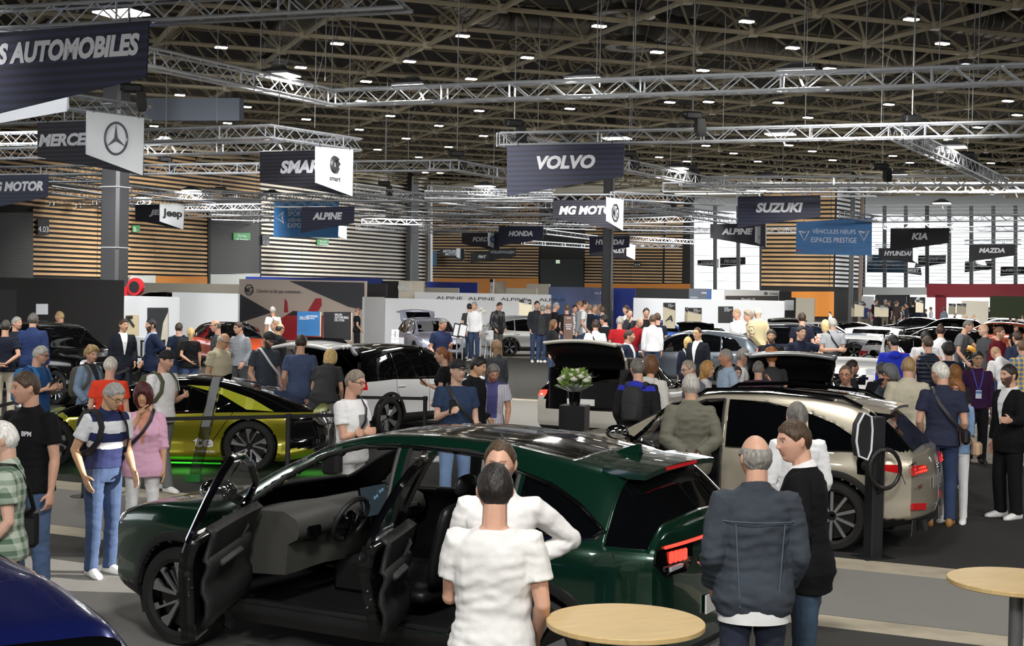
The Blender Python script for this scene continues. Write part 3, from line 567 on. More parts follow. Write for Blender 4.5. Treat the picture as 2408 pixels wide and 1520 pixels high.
# ================================================================= booth walls
def booth(name, label, px0, px1, Y, ztop, m_, t=.12, d=None, cat='partition', y1=None, pz=0):
    """free-standing wall between two image columns at a distance"""
    a = Q(px0, 690, Y); 
    if y1 is None: pl = Plane(a, d or A); b = pl.at(px1, 690)
    else: b = Q(px1, 690, y1); pl = Plane(a, b - a)
    pl.n *= 1 if pl.n.y > 0 else -1; o = empty(name, (a.x, a.y, 0), 0, label, cat); v = Vector((b.x - a.x, b.y - a.y, 0)); q = MB(); q.prism([Vector((0, 0, pz)), v + Vector((0, 0, pz)), v + Vector((0, 0, ztop)), Vector((0, 0, ztop))], pl.n * t); q.build('panel', m_, o, smooth=0)
    return o, pl, o.location.copy()
def zof(py, px, Y): return CH - (py - yh(px)) * Y / FPX
w = booth('booth_wall', 'long black booth wall behind the black saloon', -150, 292, 38, zof(655, 150, 38), mat('booth_black', '1b1b1d', .85), y1=44); q = fill(w, [(84, 715), (112, 715), (112, 740), (84, 740)], WPN, 'paper_notice'); fill(w, [(-60, 682), (38, 682), (38, 860), (-60, 860)], mat('booth_door', '23262a', .7), 'door_leaf')
w = booth('booth_wall', 'white wall panel with a cut-out and an arrow board', 288, 417, 46, zof(697, 350, 46), M_WHITE); fill(w, [(347, 724), (396, 724), (396, 830), (347, 830)], mat('print_dark', '2c2d30', .6), 'print'); fill(w, [(385, 760), (396, 735), (396, 830), (375, 830)], M_CREAM, 'print_edge', off=-.02)
fill(w, [(296, 741), (326, 741), (326, 795), (296, 795)], mat('ply', 'd8c9a2', .6), 'arrow_board', off=-.015); line(w, [(316, 768), (301, 747)], LK_, .05, off=-.03); line(w, [(313, 746), (300, 746), (300, 757)], LK_, .05, off=-.03)
booth('booth_wall', 'pale grey wall behind the red hatchback', 405, 560, 60, zof(689, 480, 60), M_WHITE); booth('booth_wall', 'cream wall far behind the red hatchback', 325, 560, 74, zof(667, 440, 74), M_CREAM)
w = booth('booth_wall', 'brand wall with a red roadster mural and an octagon badge', 562, 860, 70, zof(659, 700, 70), mat('mural_sand', 'c3b4a8', .6)); line(w, ell(586, 682, 10, 12.5, 8, pi / 8, pi / 8 + 2 * pi), LK_, .03, True); write(w, 'MG', 578, 594, 675, 690, LK_, 0, .02, off=-.02); write(w, "L'histoire ne fait que commencer...", 604, 712, 680, 691, LK_, 0, 0, off=-.02)
fill(w, [(680, 661), (857, 665), (857, 730), (820, 722)], mat('mural_dark', '3a3a40', .6), 'mural_shade'); fill(w, [(562, 690), (640, 735), (562, 760)], MC['mural_dark'], 'mural_shadow'); RDM = mat('mural_red', 'a8252e', .5)
fill(w, [(668, 735), (670, 702), (676, 710), (678, 735)], RDM, 'mural_door'); fill(w, [(724, 732), (742, 702), (756, 702), (757, 718), (748, 734)], RDM, 'mural_wing'); fill(w, [(660, 750), (690, 731), (725, 734), (790, 750), (800, 800), (665, 800)], RDM, 'mural_roadster', off=-.016); fill(w, [(676, 742), (690, 732), (722, 734), (728, 742)], MC['print_dark'], 'mural_cockpit', off=-.028)
booth('booth_wall', 'charcoal end wall beside the roadster mural', 857, 908, 69.8, zof(667, 880, 70), mat('booth_char', '2c2b2e', .8)); booth('booth_wall', 'royal blue wall strip above the roadster mural', 577, 897, 84, zof(654, 740, 84), mat('booth_blue', '25398c', .6)); booth('booth_wall', 'black wall beside the snowy print', 895, 937, 80, zof(661, 915, 80), M_BLACK)
w = booth('booth_wall', 'wall with a faded four-ring print', 937, 996, 79, zof(661, 965, 79), M_CREAM)
for k in range(4): line(w, ell(942 + k * 6.5, 676, 5, 8, 14), M_WHITE, .03, True, 'ring')
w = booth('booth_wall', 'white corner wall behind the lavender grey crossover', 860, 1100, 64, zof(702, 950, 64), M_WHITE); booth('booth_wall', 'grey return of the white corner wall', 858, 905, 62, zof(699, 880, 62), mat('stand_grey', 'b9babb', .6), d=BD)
w = booth('booth_wall', 'long white wall with thin repeated lettering', 975, 1295, 78, zof(690, 1130, 78), M_WHITE)
for k, x in enumerate((1026, 1101, 1178, 1268)): write(w, 'ALPINE' if k < 3 else 'ALPINE', x, x + 62, 697 + k * 1.5, 704 + k * 1.5, LK_, 0, 0, off=-.02)
booth('booth_wall', 'royal blue block behind the lettered white wall', 1003, 1122, 96, zof(664, 1060, 96), MC['booth_blue']); booth('booth_wall', 'low cream wall before the royal blue block', 996, 1078, 90, zof(677, 1040, 90), M_CREAM)
booth('booth_wall', 'cream block by the distant doors', 1190, 1262, 104, zof(678, 1225, 104), M_CREAM); booth('booth_wall', 'tall cream block by the black gate', 1238, 1292, 112, zof(668, 1265, 112), M_CREAM)
w = booth('booth_wall', 'dusk blue mountain mural wall', 1290, 1442, 82, zof(676, 1370, 82), mat('mural_sky', '69749c', .6, var=.3, vscale=.5)); write(w, 'ALPINE', 1398, 1434, 687, 692, LW_, 0, 0, off=-.02); fill(w, [(1296, 693), (1330, 693), (1330, 760), (1296, 760)], mat('mural_blue', '5a73a8', .5), 'mural_panel'); fill(w, [(1355, 760), (1400, 742), (1441, 728), (1441, 790), (1355, 790)], mat('mural_rock', '5c564c', .8, var=.3, vscale=3), 'mural_rocks'); fill(w, [(1340, 755), (1390, 722), (1441, 705), (1441, 730), (1398, 744)], mat('mural_glow', 'c9b29a', .7), 'mural_glow', off=-.012)
booth('booth_wall', 'royal blue wall beside the mountain mural', 1442, 1493, 81.5, zof(678, 1465, 82), MC['booth_blue']); booth('booth_wall', 'black wall behind the long white partition', 1493, 1625, 90, zof(679, 1560, 90), M_BLACK); w = booth('booth_wall', 'slate panel with small white writing', 1620, 1672, 88, zof(679, 1645, 88), mat('slate', '5a626e', .6)); write(w, 'NOUVEAU', 1624, 1640, 698, 701, LW_, 0, 0); write(w, 'KONA', 1650, 1662, 687, 691, LW_, 0, .02); fill(w, [(1663, 681), (1672, 681), (1672, 705), (1663, 705)], mat('slate_blue', '3d62a0', .5), 'edge')
booth('booth_wall', 'long white partition behind the posters', 1490, 1845, 70, zof(704, 1660, 70), M_WHITE)
w = booth('booth_wall', 'grey booth fascia with an italic emblem and brand word', 1702, 1832, 86, zof(683, 1770, 86), mat('fascia', 'c9c9c5', .5)); write(w, 'HYUNDAI', 1809, 1828, 689, 693, LK_, 0, .03); line(w, ell(1801, 690.5, 3.5, 2.2, 12), LK_, .03, True); fill(w, [(1706, 696), (1830, 696), (1830, 708), (1706, 708)], mat('fascia_dark', '3a3630', .5), 'fascia_screen'); write(w, 'Mondial i20', 1744, 1776, 701, 707, LW_, 0, 0, off=-.03)
booth('booth_wall', 'dark block beside the grey fascia', 1832, 1860, 84, zof(686, 1845, 84), MC['booth_char']); w = booth('booth_wall', 'black framed notice board by the wooden pier', 1841, 1872, 82, zof(700, 1856, 82), M_BLACK); fill(w, [(1846, 706), (1867, 706), (1867, 730), (1846, 730)], M_WHITE, 'notice')
booth('booth_wall', 'cream cabin beside the wooden pier', 1872, 1916, 80, zof(701, 1895, 80), M_CREAM); booth('booth_wall', 'dark green wall at the far side', 2328, 2440, 110, zof(697, 2370, 110), mat('booth_green', '2e3a1c', .7)); booth('booth_wall', 'cream wall before the dark green one', 2262, 2325, 104, zof(708, 2295, 104), M_CREAM)
w = booth('booth_wall', 'black stand wall with a white diamond emblem by the far entrance', 2140, 2176, 112, zof(699, 2160, 112), M_BLACK); line(w, [(2160, 699), (2153, 709), (2160, 718)], LW_, .1); line(w, [(2163, 700), (2157, 709), (2164, 717)], LW_, .06)
booth('booth_wall', 'striped dark stand backdrop by the far entrance', 2058, 2132, 116, zof(696, 2095, 116), mat('backdrop_dark', '2b2d33', .7)); booth('booth_wall', 'white panel by the far entrance', 2024, 2056, 114, zof(697, 2040, 114), M_WHITE)
# ---- posters and counters
def poster(label, px0, px1, py0, py1, Y, word=None, big=None, tilt=.25):
    o, pl, p0 = w = booth('poster_stand', label, px0, px1, Y, zof(py0, px0, Y), mat('poster_cream', 'd9d0b6', .6), t=.08, cat='poster', pz=max(0, zof(py1, px0, Y))); hgt = py1 - py0
    fill(w, [(px0, py0 + .3), (px1, py0 + .3), (px1, py0 + hgt * (.30 if tilt else .30)), (px0, py0 + hgt * (.30 - tilt * .6))] if tilt else [(px0, py0), (px1, py0), (px1, py1), (px0, py1)], MC['print_dark'], 'print')
    wd = px1 - px0
    for k, s in enumerate(('SALON', 'AUTOMOBILE', 'DE LYON')): write(w, s, px0 + wd * .42, px0 + wd * (.42 + (.26, .5, .34)[k]), py0 + hgt * .05 + k * wd * .10, py0 + hgt * .05 + k * wd * .10 + wd * .085, LW_, 0, 0, off=-.03)
    if big: write(w, big, px0 + wd * .2, px0 + wd * .8, py0 + hgt * .5, py0 + hgt * .72, LK_, .25, .02, off=-.02)
    return w
poster('tall poster with a slanted letter before the white partition', 1560, 1588, 712, 772, 56, big='A'); poster('poster behind the upswung black hatch', 1618, 1650, 724, 775, 56); poster('dark poster behind the white-shirted man', 1689, 1724, 721, 760, 62, tilt=0); poster('poster before the lettered white panels', 1221, 1250, 704, 745, 66); poster('narrow poster edge beside the upswung hatch', 1611, 1618, 723, 770, 57)
w = poster('blue fair poster behind the open hatch', 700, 753, 733, 790, 44, tilt=0); w[0].children[0].data.materials[0] = BLB; fill(w, [(700, 733), (753, 733), (753, 790), (700, 790)], BLB, 'backing', off=-.018); write(w, 'SALON', 706, 727, 744, 752, LW_, 0, 0, off=-.04)
poster('dark fair poster beside the bald man in black', 761, 826, 734, 800, 45, tilt=0); poster('cream poster near the tall posts by the windows', 2010, 2032, 709, 745, 74); poster('broad cream poster before the far crowd', 2057, 2090, 717, 745, 72); poster('narrow cream poster by the dark post', 2003, 2009, 718, 745, 75); poster('cream poster with an emblem by the cream wall', 2250, 2272, 714, 740, 80); poster('cream poster beside the emblem poster', 2231, 2248, 714, 740, 82); poster('cream poster near the diamond emblem', 2154, 2172, 705, 735, 100)
w = booth('poster_stand', 'brown price stand in front of the silver crossover', 1327, 1348, 46, zof(743, 1337, 46), mat('brown_board', '6a5248', .6), t=.05, cat='poster', pz=zof(800, 1337, 46)); write(w, 'VOLVO', 1332, 1343, 747, 750, LW_, 0, 0); 
for k in range(3): write(w, ('NOUVEAU', 'VOLVO C40', 'RECHARGE')[k], 1330 + k, 1345 - k, 762 + k * 5, 765 + k * 5, LW_, 0, 0)
w = booth('poster_stand', 'slim white totem with a crest near the distant doors', 1152, 1160, 105, zof(657, 1156, 105), M_WHITE, cat='poster'); fill(w, [(1152, 657), (1160, 657), (1160, 664), (1152, 664)], M_BLACK, 'header'); fill(w, ell(1156, 676, 1.5, 4, 12), mat('gold', 'c9a23a', .4), 'crest')
w = booth('counter', 'white counter with thin black lettering', 1094, 1165, 60, zof(750, 1130, 60), M_WHITE, t=.6, cat='counter'); write(w, 'ALPINE', 1101, 1134, 770, 776, LK_, 0, 0)
booth('counter', 'low white counter beside the lavender crossover', 921, 938, 48, 1.05, M_WHITE, t=.4, cat='counter')
booth('counter', 'white bar counter with brochures near the arrow board', 300, 352, 44, 1.05, M_WHITE, t=.5, cat='counter')
# ================================================================= cars
def paint(name, col, metal=.35, rough=.28): return mat('paint_' + name, col, rough, metal, coat=1)
M_GLASS = mat('car_glass', '07080a', .03, 0, coat=.6, spec=.6)
M_CLEAR = glass_mat('car_glass_clear', 'ffffff', .8)
M_TINT = glass_mat('car_glass_tint', 'ffffff', .22)
M_PLAST = mat('cladding', '1a1a1b', .55)
M_TRIM = mat('gloss_black', '08080a', .08, 0, coat=1)
M_TYRE = mat('tyre', '161616', .75, bump=.2, bscale=60)
M_RIM = mat('rim_silver', 'b9bcc0', .25, .9); M_RIMB = mat('rim_black', '0d0d0e', .2, .3, coat=.5)
M_CHROME = mat('chrome', 'dfe2e6', .08, 1)
M_INT = mat('car_interior', '1b1b1c', .6); M_SEAT = mat('seat_leather', '161617', .45, bump=.1, bscale=80)
M_TAIL = mat('tail_red', '8a0c12', .12, coat=1, emit=.25, ecol='ff2020'); M_TAILG = mat('tail_glow', 'ff3a30', .2, emit=2.2, ecol='ff3a2c')
M_HEAD = mat('head_lamp', 'c9ced4', .08, .3, coat=1); M_PLATE = mat('plate', 'dfe0dc', .4); M_PLATEB = mat('plate_dark', '1c1c1e', .3)
def inpoly(x, z, poly):
    c = np.zeros(np.shape(x), bool); n = len(poly)
    for i in range(n):
        x1, z1 = poly[i]; x2, z2 = poly[(i + 1) % n]
        with np.errstate(divide='ignore', invalid='ignore'):
            c ^= ((z1 > z) != (z2 > z)) & (x < (x2 - x1) * (z - z1) / (z2 - z1 + 1e-12) + x1)
    return c
def rot_about(h, axis, ang): return Matrix.Translation(h) @ Matrix.Rotation(ang, 4, axis) @ Matrix.Translation(-Vector(h))
def catmull(K, counts):
    K = np.array(K); out = []; n = len(K)
    for i in range(n - 1):
        p0 = K[max(i - 1, 0)]; p1 = K[i]; p2 = K[i + 1]; p3 = K[min(i + 2, n - 1)]
        d1 = np.linalg.norm(p2 - p1) + 1e-6; t1 = (p2 - p0) / (np.linalg.norm(p2 - p0) + 1e-6) * d1 * .8; t2 = (p3 - p1) / (np.linalg.norm(p3 - p1) + 1e-6) * d1 * .8
        for q in range(counts[i]):
            t = q / counts[i]; out.append((2 * t**3 - 3 * t**2 + 1) * p1 + (t**3 - 2 * t**2 + t) * t1 + (-2 * t**3 + 3 * t**2) * p2 + (t**3 - t**2) * t2)
    out.append(K[-1]); return np.array(out)
def shrink(poly, d):
    c = np.mean(poly, 0); return [tuple(c + (np.array(p) - c) * (1 - d / max(.05, np.linalg.norm(np.array(p) - c)))) for p in poly]
def pane(sh, root, poly, q, m_, seal=None, off=.004, name='side_window', step=.05, yf=None):
    yf = yf or sh.side_y; xs = sorted(set([p[0] for p in poly] + list(np.arange(min(p[0] for p in poly), max(p[0] for p in poly), step)))); R = []
    n = len(poly)
    for x in xs:
        zz = []
        for i in range(n):
            (xa, za), (xb, zb) = poly[i], poly[(i + 1) % n]
            if min(xa, xb) - 1e-6 <= x <= max(xa, xb) + 1e-6: zz += [za, zb] if abs(xa - xb) < 1e-6 else [za + (zb - za) * (x - xa) / (xb - xa)]
        if not zz: continue
        lo, hi = min(zz), max(zz); R.append([Vector((x, q * (yf(x, lo + (hi - lo) * t) + off), lo + (hi - lo) * t)) for t in np.linspace(0, 1, 7)])
    b = MB(); b.loft(R, cap=False, ring_closed=False); o = b.build(name, m_, root, smooth=1.0)
    if seal:
        pts = []
        for i in range(n):
            a, c = poly[i], poly[(i + 1) % n]; k = max(1, int(math.dist(a, c) / .1)); pts += [(a[0] + (c[0] - a[0]) * t / k, a[1] + (c[1] - a[1]) * t / k) for t in range(k)]
        b = MB(); b.tube([(x, q * (yf(x, z) + off), z) for x, z in pts], .012, 5, closed=True); b.build('window_seal', seal, root)
    return o
class Shell:
    def __init__(s, sp):
        s.sp = sp; L, Wd = sp['L'], sp['W']; s.hw = Wd / 2; den = sp.get('den', .05); s.R = sp['R']; fb, rb = sp.get('fb', .13), sp.get('rb', .10)
        xs = np.arange(-L / 2 + rb, L / 2 - fb + den * .5, den); xs[-1] = L / 2 - fb
        for w in sp.get('keep', []): xs[np.argmin(abs(xs - w))] = w
        s.xs = xs; prof = sorted(sp['prof']); fx = np.linspace(-L / 2 - .3, L / 2 + .3, 800); fz = np.interp(fx, [p[0] for p in prof], [p[1] for p in prof]); sg = sp.get('smooth', .06) / (fx[1] - fx[0]); kr = np.exp(-.5 * (np.arange(-40, 41) / sg) ** 2); kr /= kr.sum(); fz = np.convolve(np.pad(fz, 40, 'edge'), kr, 'valid'); s.fx, s.fz = fx, fz
        k = 2 if den < .04 else 1; s.cnt = [2 * k, 5 * k, 4 * k, 2 * k, 7 * k, 3 * k, 5 * k]
        s.sec = np.array([s.section(x) for x in xs]); s.m = s.sec.shape[1]
        V = np.zeros((len(xs), 2 * s.m - 1, 3)); V[:, :s.m, 0] = xs[:, None]; V[:, :s.m, 1:] = s.sec; V[:, s.m:, 0] = xs[:, None]; V[:, s.m:, 1] = -s.sec[:, -2::-1, 0]; V[:, s.m:, 2] = s.sec[:, -2::-1, 1]
        s.V = V
    def zt(s, x): return float(np.interp(x, s.fx, s.fz))
    def section(s, x):
        sp = s.sp; L = sp['L']; df = L / 2 - x; dr = x + L / 2; ef, er = sp.get('ef', .8), sp.get('er', .7)
        w = s.hw * (1 - sp.get('cf', .2) * max(0, 1 - df / ef) ** 2.2 - sp.get('cr', .14) * max(0, 1 - dr / er) ** 2.2)
        zb = sp.get('zb', .22) + .12 * max(0, 1 - df / .6) + .14 * max(0, 1 - dr / .6)
        zt = s.zt(x); belt = float(np.interp(x, [p[0] for p in sp['belt']], [p[1] for p in sp['belt']])); zs = min(belt, zt - .05); c = min(1, max(0, (zt - belt) / .42))
        wr = w * (.80 + (sp.get('roofw', .68) - .80) * c); sh = sp.get('flank', .03)
        h = zs - zb; K = [(w * .90, zb), (w * .985, zb + .09), (w * (1 - sh * .6), zb + .42 * h), (w * .995, zb + .80 * h), (w * .955, zs), (wr, zt - .055 * (.4 + .6 * c) - .0), (wr * .62, zt - .014), (0, zt)]
        return catmull(K, s.cnt)
    def side_y(s, x, z):
        a = s.section(x); k = np.argmax(a[:, 1]); b = a[: s.m - 6]; return float(np.interp(z, b[:, 1], b[:, 0]))
    def front_x(s, y, z, end=1):
        L = s.sp['L']; b = s.sp.get('fb', .13) if end > 0 else s.sp.get('rb', .10); a = s.sec[-1 if end > 0 else 0]; w = float(np.interp(z, a[:, 1], a[:, 0])); w = max(w, .3)
        return end * (L / 2 - b + b * (1 - min(1, abs(y) / w) ** 2) * s.bul(z, end))
    def bul(s, z, end):
        a = s.sec[-1 if end > 0 else 0]; z0, z1 = a[0, 1], a[-1, 1]; t = (z - z0) / (z1 - z0); return float(np.interp(t, [0, .2, .6, .85, 1], s.sp.get('bulf' if end > 0 else 'bulr', [.75, 1.0, .95, .7, .35])))
    def build(s, zones, root):
        """zones: (part name, plane, polygon or test, material); returns the part objects"""
        sp = s.sp; V = s.V.copy(); nx, nj = V.shape[:2]; den = sp.get('den', .05); m = s.m; side = np.zeros((nx, nj), bool); lim = m - 8 if den >= .04 else m - 16
        side[:, :lim] = True; side[:, nj - lim:] = True
        wx = sp['wx']; ra = sp.get('ra', s.R * 1.13)
        P2 = V[..., [0, 2]]
        def snap_circle(c, r):
            d = P2 - np.array(c); L = np.linalg.norm(d, axis=-1); k = (np.abs(L - r) < den * .62) & side & (P2[..., 1] < s.R * 2.6); P2[k] = np.array(c) + d[k] / L[k][:, None] * r
        for w in wx: snap_circle((w, s.R), ra)
        for name, plane, tst, mt in zones:
            if plane not in ('s', 'sl') or callable(tst): continue
            for i in range(len(tst)):
                a, b = np.array(tst[i]), np.array(tst[(i + 1) % len(tst)]); e = b - a; l2 = e @ e + 1e-9; t = np.clip(((P2 - a) @ e) / l2, 0, 1); q = a + t[..., None] * e; d = np.linalg.norm(P2 - q, axis=-1); k = (d < den * .5) & side; P2[k] = q[k]
        dx = P2[..., 0] - V[..., 0]; V[..., 0] = P2[..., 0]; z_old = V[..., 2].copy(); V[..., 2] = P2[..., 1]
        # keep the flank on its surface after snapping
        for i, j in np.argwhere((np.abs(V[..., 2] - z_old) > 1e-6) | (np.abs(dx) > 1e-6)):
            y = s.side_y(V[i, j, 0], V[i, j, 2]); V[i, j, 1] = math.copysign(y, V[i, j, 1])
        vs = V.reshape(-1, 3).tolist(); F = []
        ii, jj = np.meshgrid(np.arange(nx - 1), np.arange(nj - 1), indexing='ij'); a = (ii * nj + jj).ravel(); F = np.stack([a, a + 1, a + nj + 1, a + nj], -1)
        C = V.reshape(-1, 3)[F].mean(1); S_ = side[:-1, :-1].ravel(); kind = np.zeros(len(F), int)       # 0 skin
        caps = []
        for end in (1, -1):
            ring = V[-1 if end > 0 else 0, :m]; nu = 30; base = len(vs); xe = ring[0, 0]; bb = sp.get('fb', .13) if end > 0 else sp.get('rb', .10)
            for p in ring:
                for u in np.linspace(1, -1, nu + 1): vs.append((xe + end * bb * (1 - u * u) * s.bul(p[2], end), p[1] * u, p[2]))
            for r in range(m - 1):
                for u in range(nu):
                    q = base + r * (nu + 1) + u; f = (q, q + 1, q + nu + 2, q + nu + 1); caps.append(f if end < 0 else f[::-1])
        nf = len(F); F = np.concatenate([F, np.array(caps)]); VV = np.array(vs); C = VV[F].mean(1); isc = np.arange(len(F)) >= nf
        S_ = np.concatenate([S_, np.zeros(len(caps), bool)]); e = np.where(isc, np.sign(C[:, 0]), 0)
        jr = jj.ravel(); fr = np.minimum(jr, nj - 2 - jr); s.row = np.concatenate([fr, np.full(len(caps), -1)]); ck = np.cumsum([0] + s.cnt); s.k4, s.k5 = ck[4], ck[5]
        own = np.full(len(F), -1); dele = np.zeros(len(F), bool)
        for w in wx: dele |= S_ & ((C[:, 0] - w) ** 2 + (C[:, 2] - s.R) ** 2 < (ra - .001) ** 2)
        for k, (name, plane, tst, mt) in enumerate(zones):
            if plane == 's': h = S_ & ~isc & inpoly(C[:, 0], C[:, 2], tst) if not callable(tst) else tst(C)
            elif plane == 'sl': h = S_ & (C[:, 1] > 0) & inpoly(C[:, 0], C[:, 2], tst)
            elif plane == 'f': h = (isc | (C[:, 0] > s.xs[-1] - s.sp.get('fw', .07))) & inpoly(np.abs(C[:, 1]), C[:, 2], tst) & (C[:, 0] > 0)
            elif plane == 'r': h = (isc | (C[:, 0] < s.xs[0] + s.sp.get('tw', .12))) & (C[:, 0] < 0) & inpoly(np.abs(C[:, 1]), C[:, 2], tst)
            else: h = tst(C, isc, S_)
            own[(own < 0) & h & ~dele] = k
        parts = {}
        jobs = []
        for k in range(-1, len(zones)):
            if k >= 0 and zones[k][0] in ('headlight', 'taillight', 'air_intake'): jobs += [(k, (own == k) & ~dele & (C[:, 1] > 0)), (k, (own == k) & ~dele & (C[:, 1] <= 0))]
            else: jobs.append((k, (own == k) & ~dele))
        for k, msk in jobs:
            sel = F[msk]
            if not len(sel): continue
            u, inv = np.unique(sel, return_inverse=True); me = bpy.data.meshes.new(zones[k][0] if k >= 0 else 'body'); me.from_pydata(VV[u].tolist(), [], inv.reshape(-1, 4).tolist())
            bmm = bmesh.new(); bmm.from_mesh(me); bmesh.ops.remove_doubles(bmm, verts=bmm.verts, dist=.0008); bmesh.ops.dissolve_degenerate(bmm, dist=.0005, edges=bmm.edges); bmm.to_mesh(me); bmm.free()
            me.polygons.foreach_set('use_smooth', [True] * len(me.polygons)); me.set_sharp_from_angle(angle=.7)
            mt = zones[k][3] if k >= 0 else sp['paint']
            if mt is None: bpy.data.meshes.remove(me); continue
            o = put(zones[k][0] if k >= 0 else 'body', me, mt, root); parts.setdefault(o.name.split('.')[0], []).append(o)
        return parts
def solid(o, t, mats=None, off=-1, rim=1):
    s = o.modifiers.new('s', 'SOLIDIFY'); s.thickness = t; s.offset = off
    if mats:
        o.data.materials.append(mats); s.material_offset = 1; s.material_offset_rim = rim
def wheel(root, x, y, R, style='five', m1=None, m2=None, n=5, w=.24, seg=36):
    e = MB(); e.lathe([(R * .70, -w * .42), (R * .78, -w / 2), (R * .93, -w / 2), (R, -w * .36), (R, w * .36), (R * .93, w / 2), (R * .78, w / 2), (R * .70, w * .42)], seg, M=Rx(pi / 2), cap=False)
    sg = 1 if y > 0 else -1; o = e.build('wheel', M_TYRE, root, smooth=.5); o.location = (x, y, R); o.rotation_euler = (0, 0, 0 if sg < 0 else pi)
    r = R * .72; m1 = m1 or M_RIM; m2 = m2 or M_RIMB
    k = MB(); k.lathe([(r, -.09), (r + .005, -.115), (r - .012, -.115), (r - .02, -.09), (r - .03, .05), (.02, .05)], seg, M=Rx(pi / 2), cap=False); k.build('rim_barrel', m2, o, smooth=.5)
    b = MB(); b.lathe([(r + .004, -.116), (r - .012, -.118), (r - .016, -.10)], seg, M=Rx(-pi / 2) @ Matrix.Scale(-1, 4, (0, 0, 1)), cap=False)
    def bar(a0, r0, w0, a1, r1, w1, y0, y1, q=b):
        p0 = Vector((r0 * math.cos(a0), 0, r0 * math.sin(a0))); p1 = Vector((r1 * math.cos(a1), 0, r1 * math.sin(a1))); d = (p1 - p0).normalized(); s_ = Vector((-d.z, 0, d.x))
        q.loft([[p + s_ * (ww * a_) + Vector((0, yy + b_, 0)) for a_, b_ in ((-1, 0), (1, 0), (1, .025), (-1, .025))] for p, ww, yy in ((p0, w0 / 2, y0), (p1, w1 / 2, y1))])
    for i in range(n):
        a = 2 * pi * i / n + .3
        if style == 'vee':
            bar(a - .10, .05, .02, a - .46, r - .01, .018, -.075, -.098); bar(a + .10, .05, .02, a + .12, r - .01, .05, -.075, -.098); bar(a + .12, r * .62, .022, a - .05, r - .01, .05, -.085, -.098); bar(a - .46, r - .02, .03, a - .62, r - .02, .02, -.098, -.098)
        elif style == 'blade': bar(a, .05, .05, a + .35, r - .01, .11, -.07, -.095); bar(a + .05, .06, .015, a + .6, r - .01, .012, -.07, -.095)
        elif style == 'multi': bar(a, .05, .03, a, r - .01, .035, -.08, -.095)
        else: bar(a - .06, .05, .03, a - .13, r - .01, .03, -.075, -.097); bar(a + .06, .05, .03, a + .13, r - .01, .03, -.075, -.097)
    b.lathe([(.07, -.05), (.065, -.088), (.03, -.094), (.002, -.094)], 16, M=Rx(-pi / 2) @ Matrix.Scale(-1, 4, (0, 0, 1)), cap=False)
    b.build('rim', m1, o, smooth=.4); return o
def seams(sh, root, lines, r=.0045, both_=True, m_=None):
    b = MB()
    for ln in lines:
        pts = []
        for (x0, z0), (x1, z1) in zip(ln, ln[1:]):
            n = max(2, int(math.hypot(x1 - x0, z1 - z0) / .08))
            pts += [(x0 + (x1 - x0) * t / n, z0 + (z1 - z0) * t / n) for t in range(n + (ln[-1] == (x1, z1)))]
        for q in ((1, -1) if both_ else (1,)): b.tube([(x, q * (sh.side_y(x, z) + .0005), z) for x, z in pts], r, 5)
    return b.build('shut_lines', m_ or M_TRIM, root)
BASE = {  # side-view outlines (x forward from the middle, z up), scaled per car
 'suv': dict(L=4.6, W=1.88, R=.36, wx=(1.38, -1.34), zb=.23, belt=[(-2.4, 1.0), (-1.2, 1.04), (.6, .98), (1.1, .97)], prof=[(2.3, .78), (2.15, .94), (1.7, 1.02), (1.12, 1.10), (.75, 1.33), (.35, 1.55), (0, 1.63), (-.6, 1.65), (-1.3, 1.61), (-1.85, 1.53), (-2.05, 1.36), (-2.22, 1.08), (-2.3, .98)],
   win=[[(.92, 1.02), (.42, 1.40), (.10, 1.51), (-.12, 1.53), (-.14, 1.05)], [(-.20, 1.05), (-.18, 1.53), (-.7, 1.54), (-1.08, 1.50), (-1.10, 1.07)], [(-1.15, 1.08), (-1.13, 1.49), (-1.5, 1.42), (-1.72, 1.18), (-1.65, 1.12)]], ws=(.38, 1.06), rg=(-2.14, -1.86)),
 'hatch': dict(L=4.1, W=1.78, R=.33, wx=(1.27, -1.27), zb=.19, belt=[(-2.1, .96), (-1, .96), (.6, .90), (1.1, .89)], prof=[(2.05, .70), (1.9, .84), (1.5, .93), (1.0, 1.01), (.6, 1.25), (.25, 1.42), (-.1, 1.49), (-.6, 1.50), (-1.2, 1.45), (-1.65, 1.37), (-1.85, 1.22), (-2.0, 1.0), (-2.05, .9)],
   win=[[(.82, .93), (.35, 1.25), (.05, 1.38), (-.10, 1.40), (-.12, .96)], [(-.18, .97), (-.16, 1.40), (-.6, 1.40), (-1.0, 1.34), (-1.28, 1.12), (-1.2, 1.0)]], ws=(.28, .96), rg=(-1.92, -1.66)),
 'big': dict(L=4.95, W=1.96, R=.38, wx=(1.52, -1.46), zb=.25, belt=[(-2.5, 1.08), (-1, 1.08), (.7, 1.05), (1.2, 1.05)], prof=[(2.47, .9), (2.36, 1.06), (1.9, 1.12), (1.2, 1.18), (.8, 1.45), (.45, 1.66), (.1, 1.74), (-.8, 1.77), (-1.6, 1.74), (-2.15, 1.66), (-2.3, 1.4), (-2.42, 1.14), (-2.47, 1.05)],
   win=[[(.95, 1.1), (.5, 1.5), (.2, 1.63), (-.02, 1.65), (-.04, 1.12)], [(-.1, 1.12), (-.08, 1.65), (-.7, 1.66), (-1.08, 1.64), (-1.1, 1.13)], [(-1.16, 1.13), (-1.14, 1.63), (-1.7, 1.58), (-1.95, 1.3), (-1.9, 1.16)]], ws=(.46, 1.14), rg=(-2.36, -2.16))}
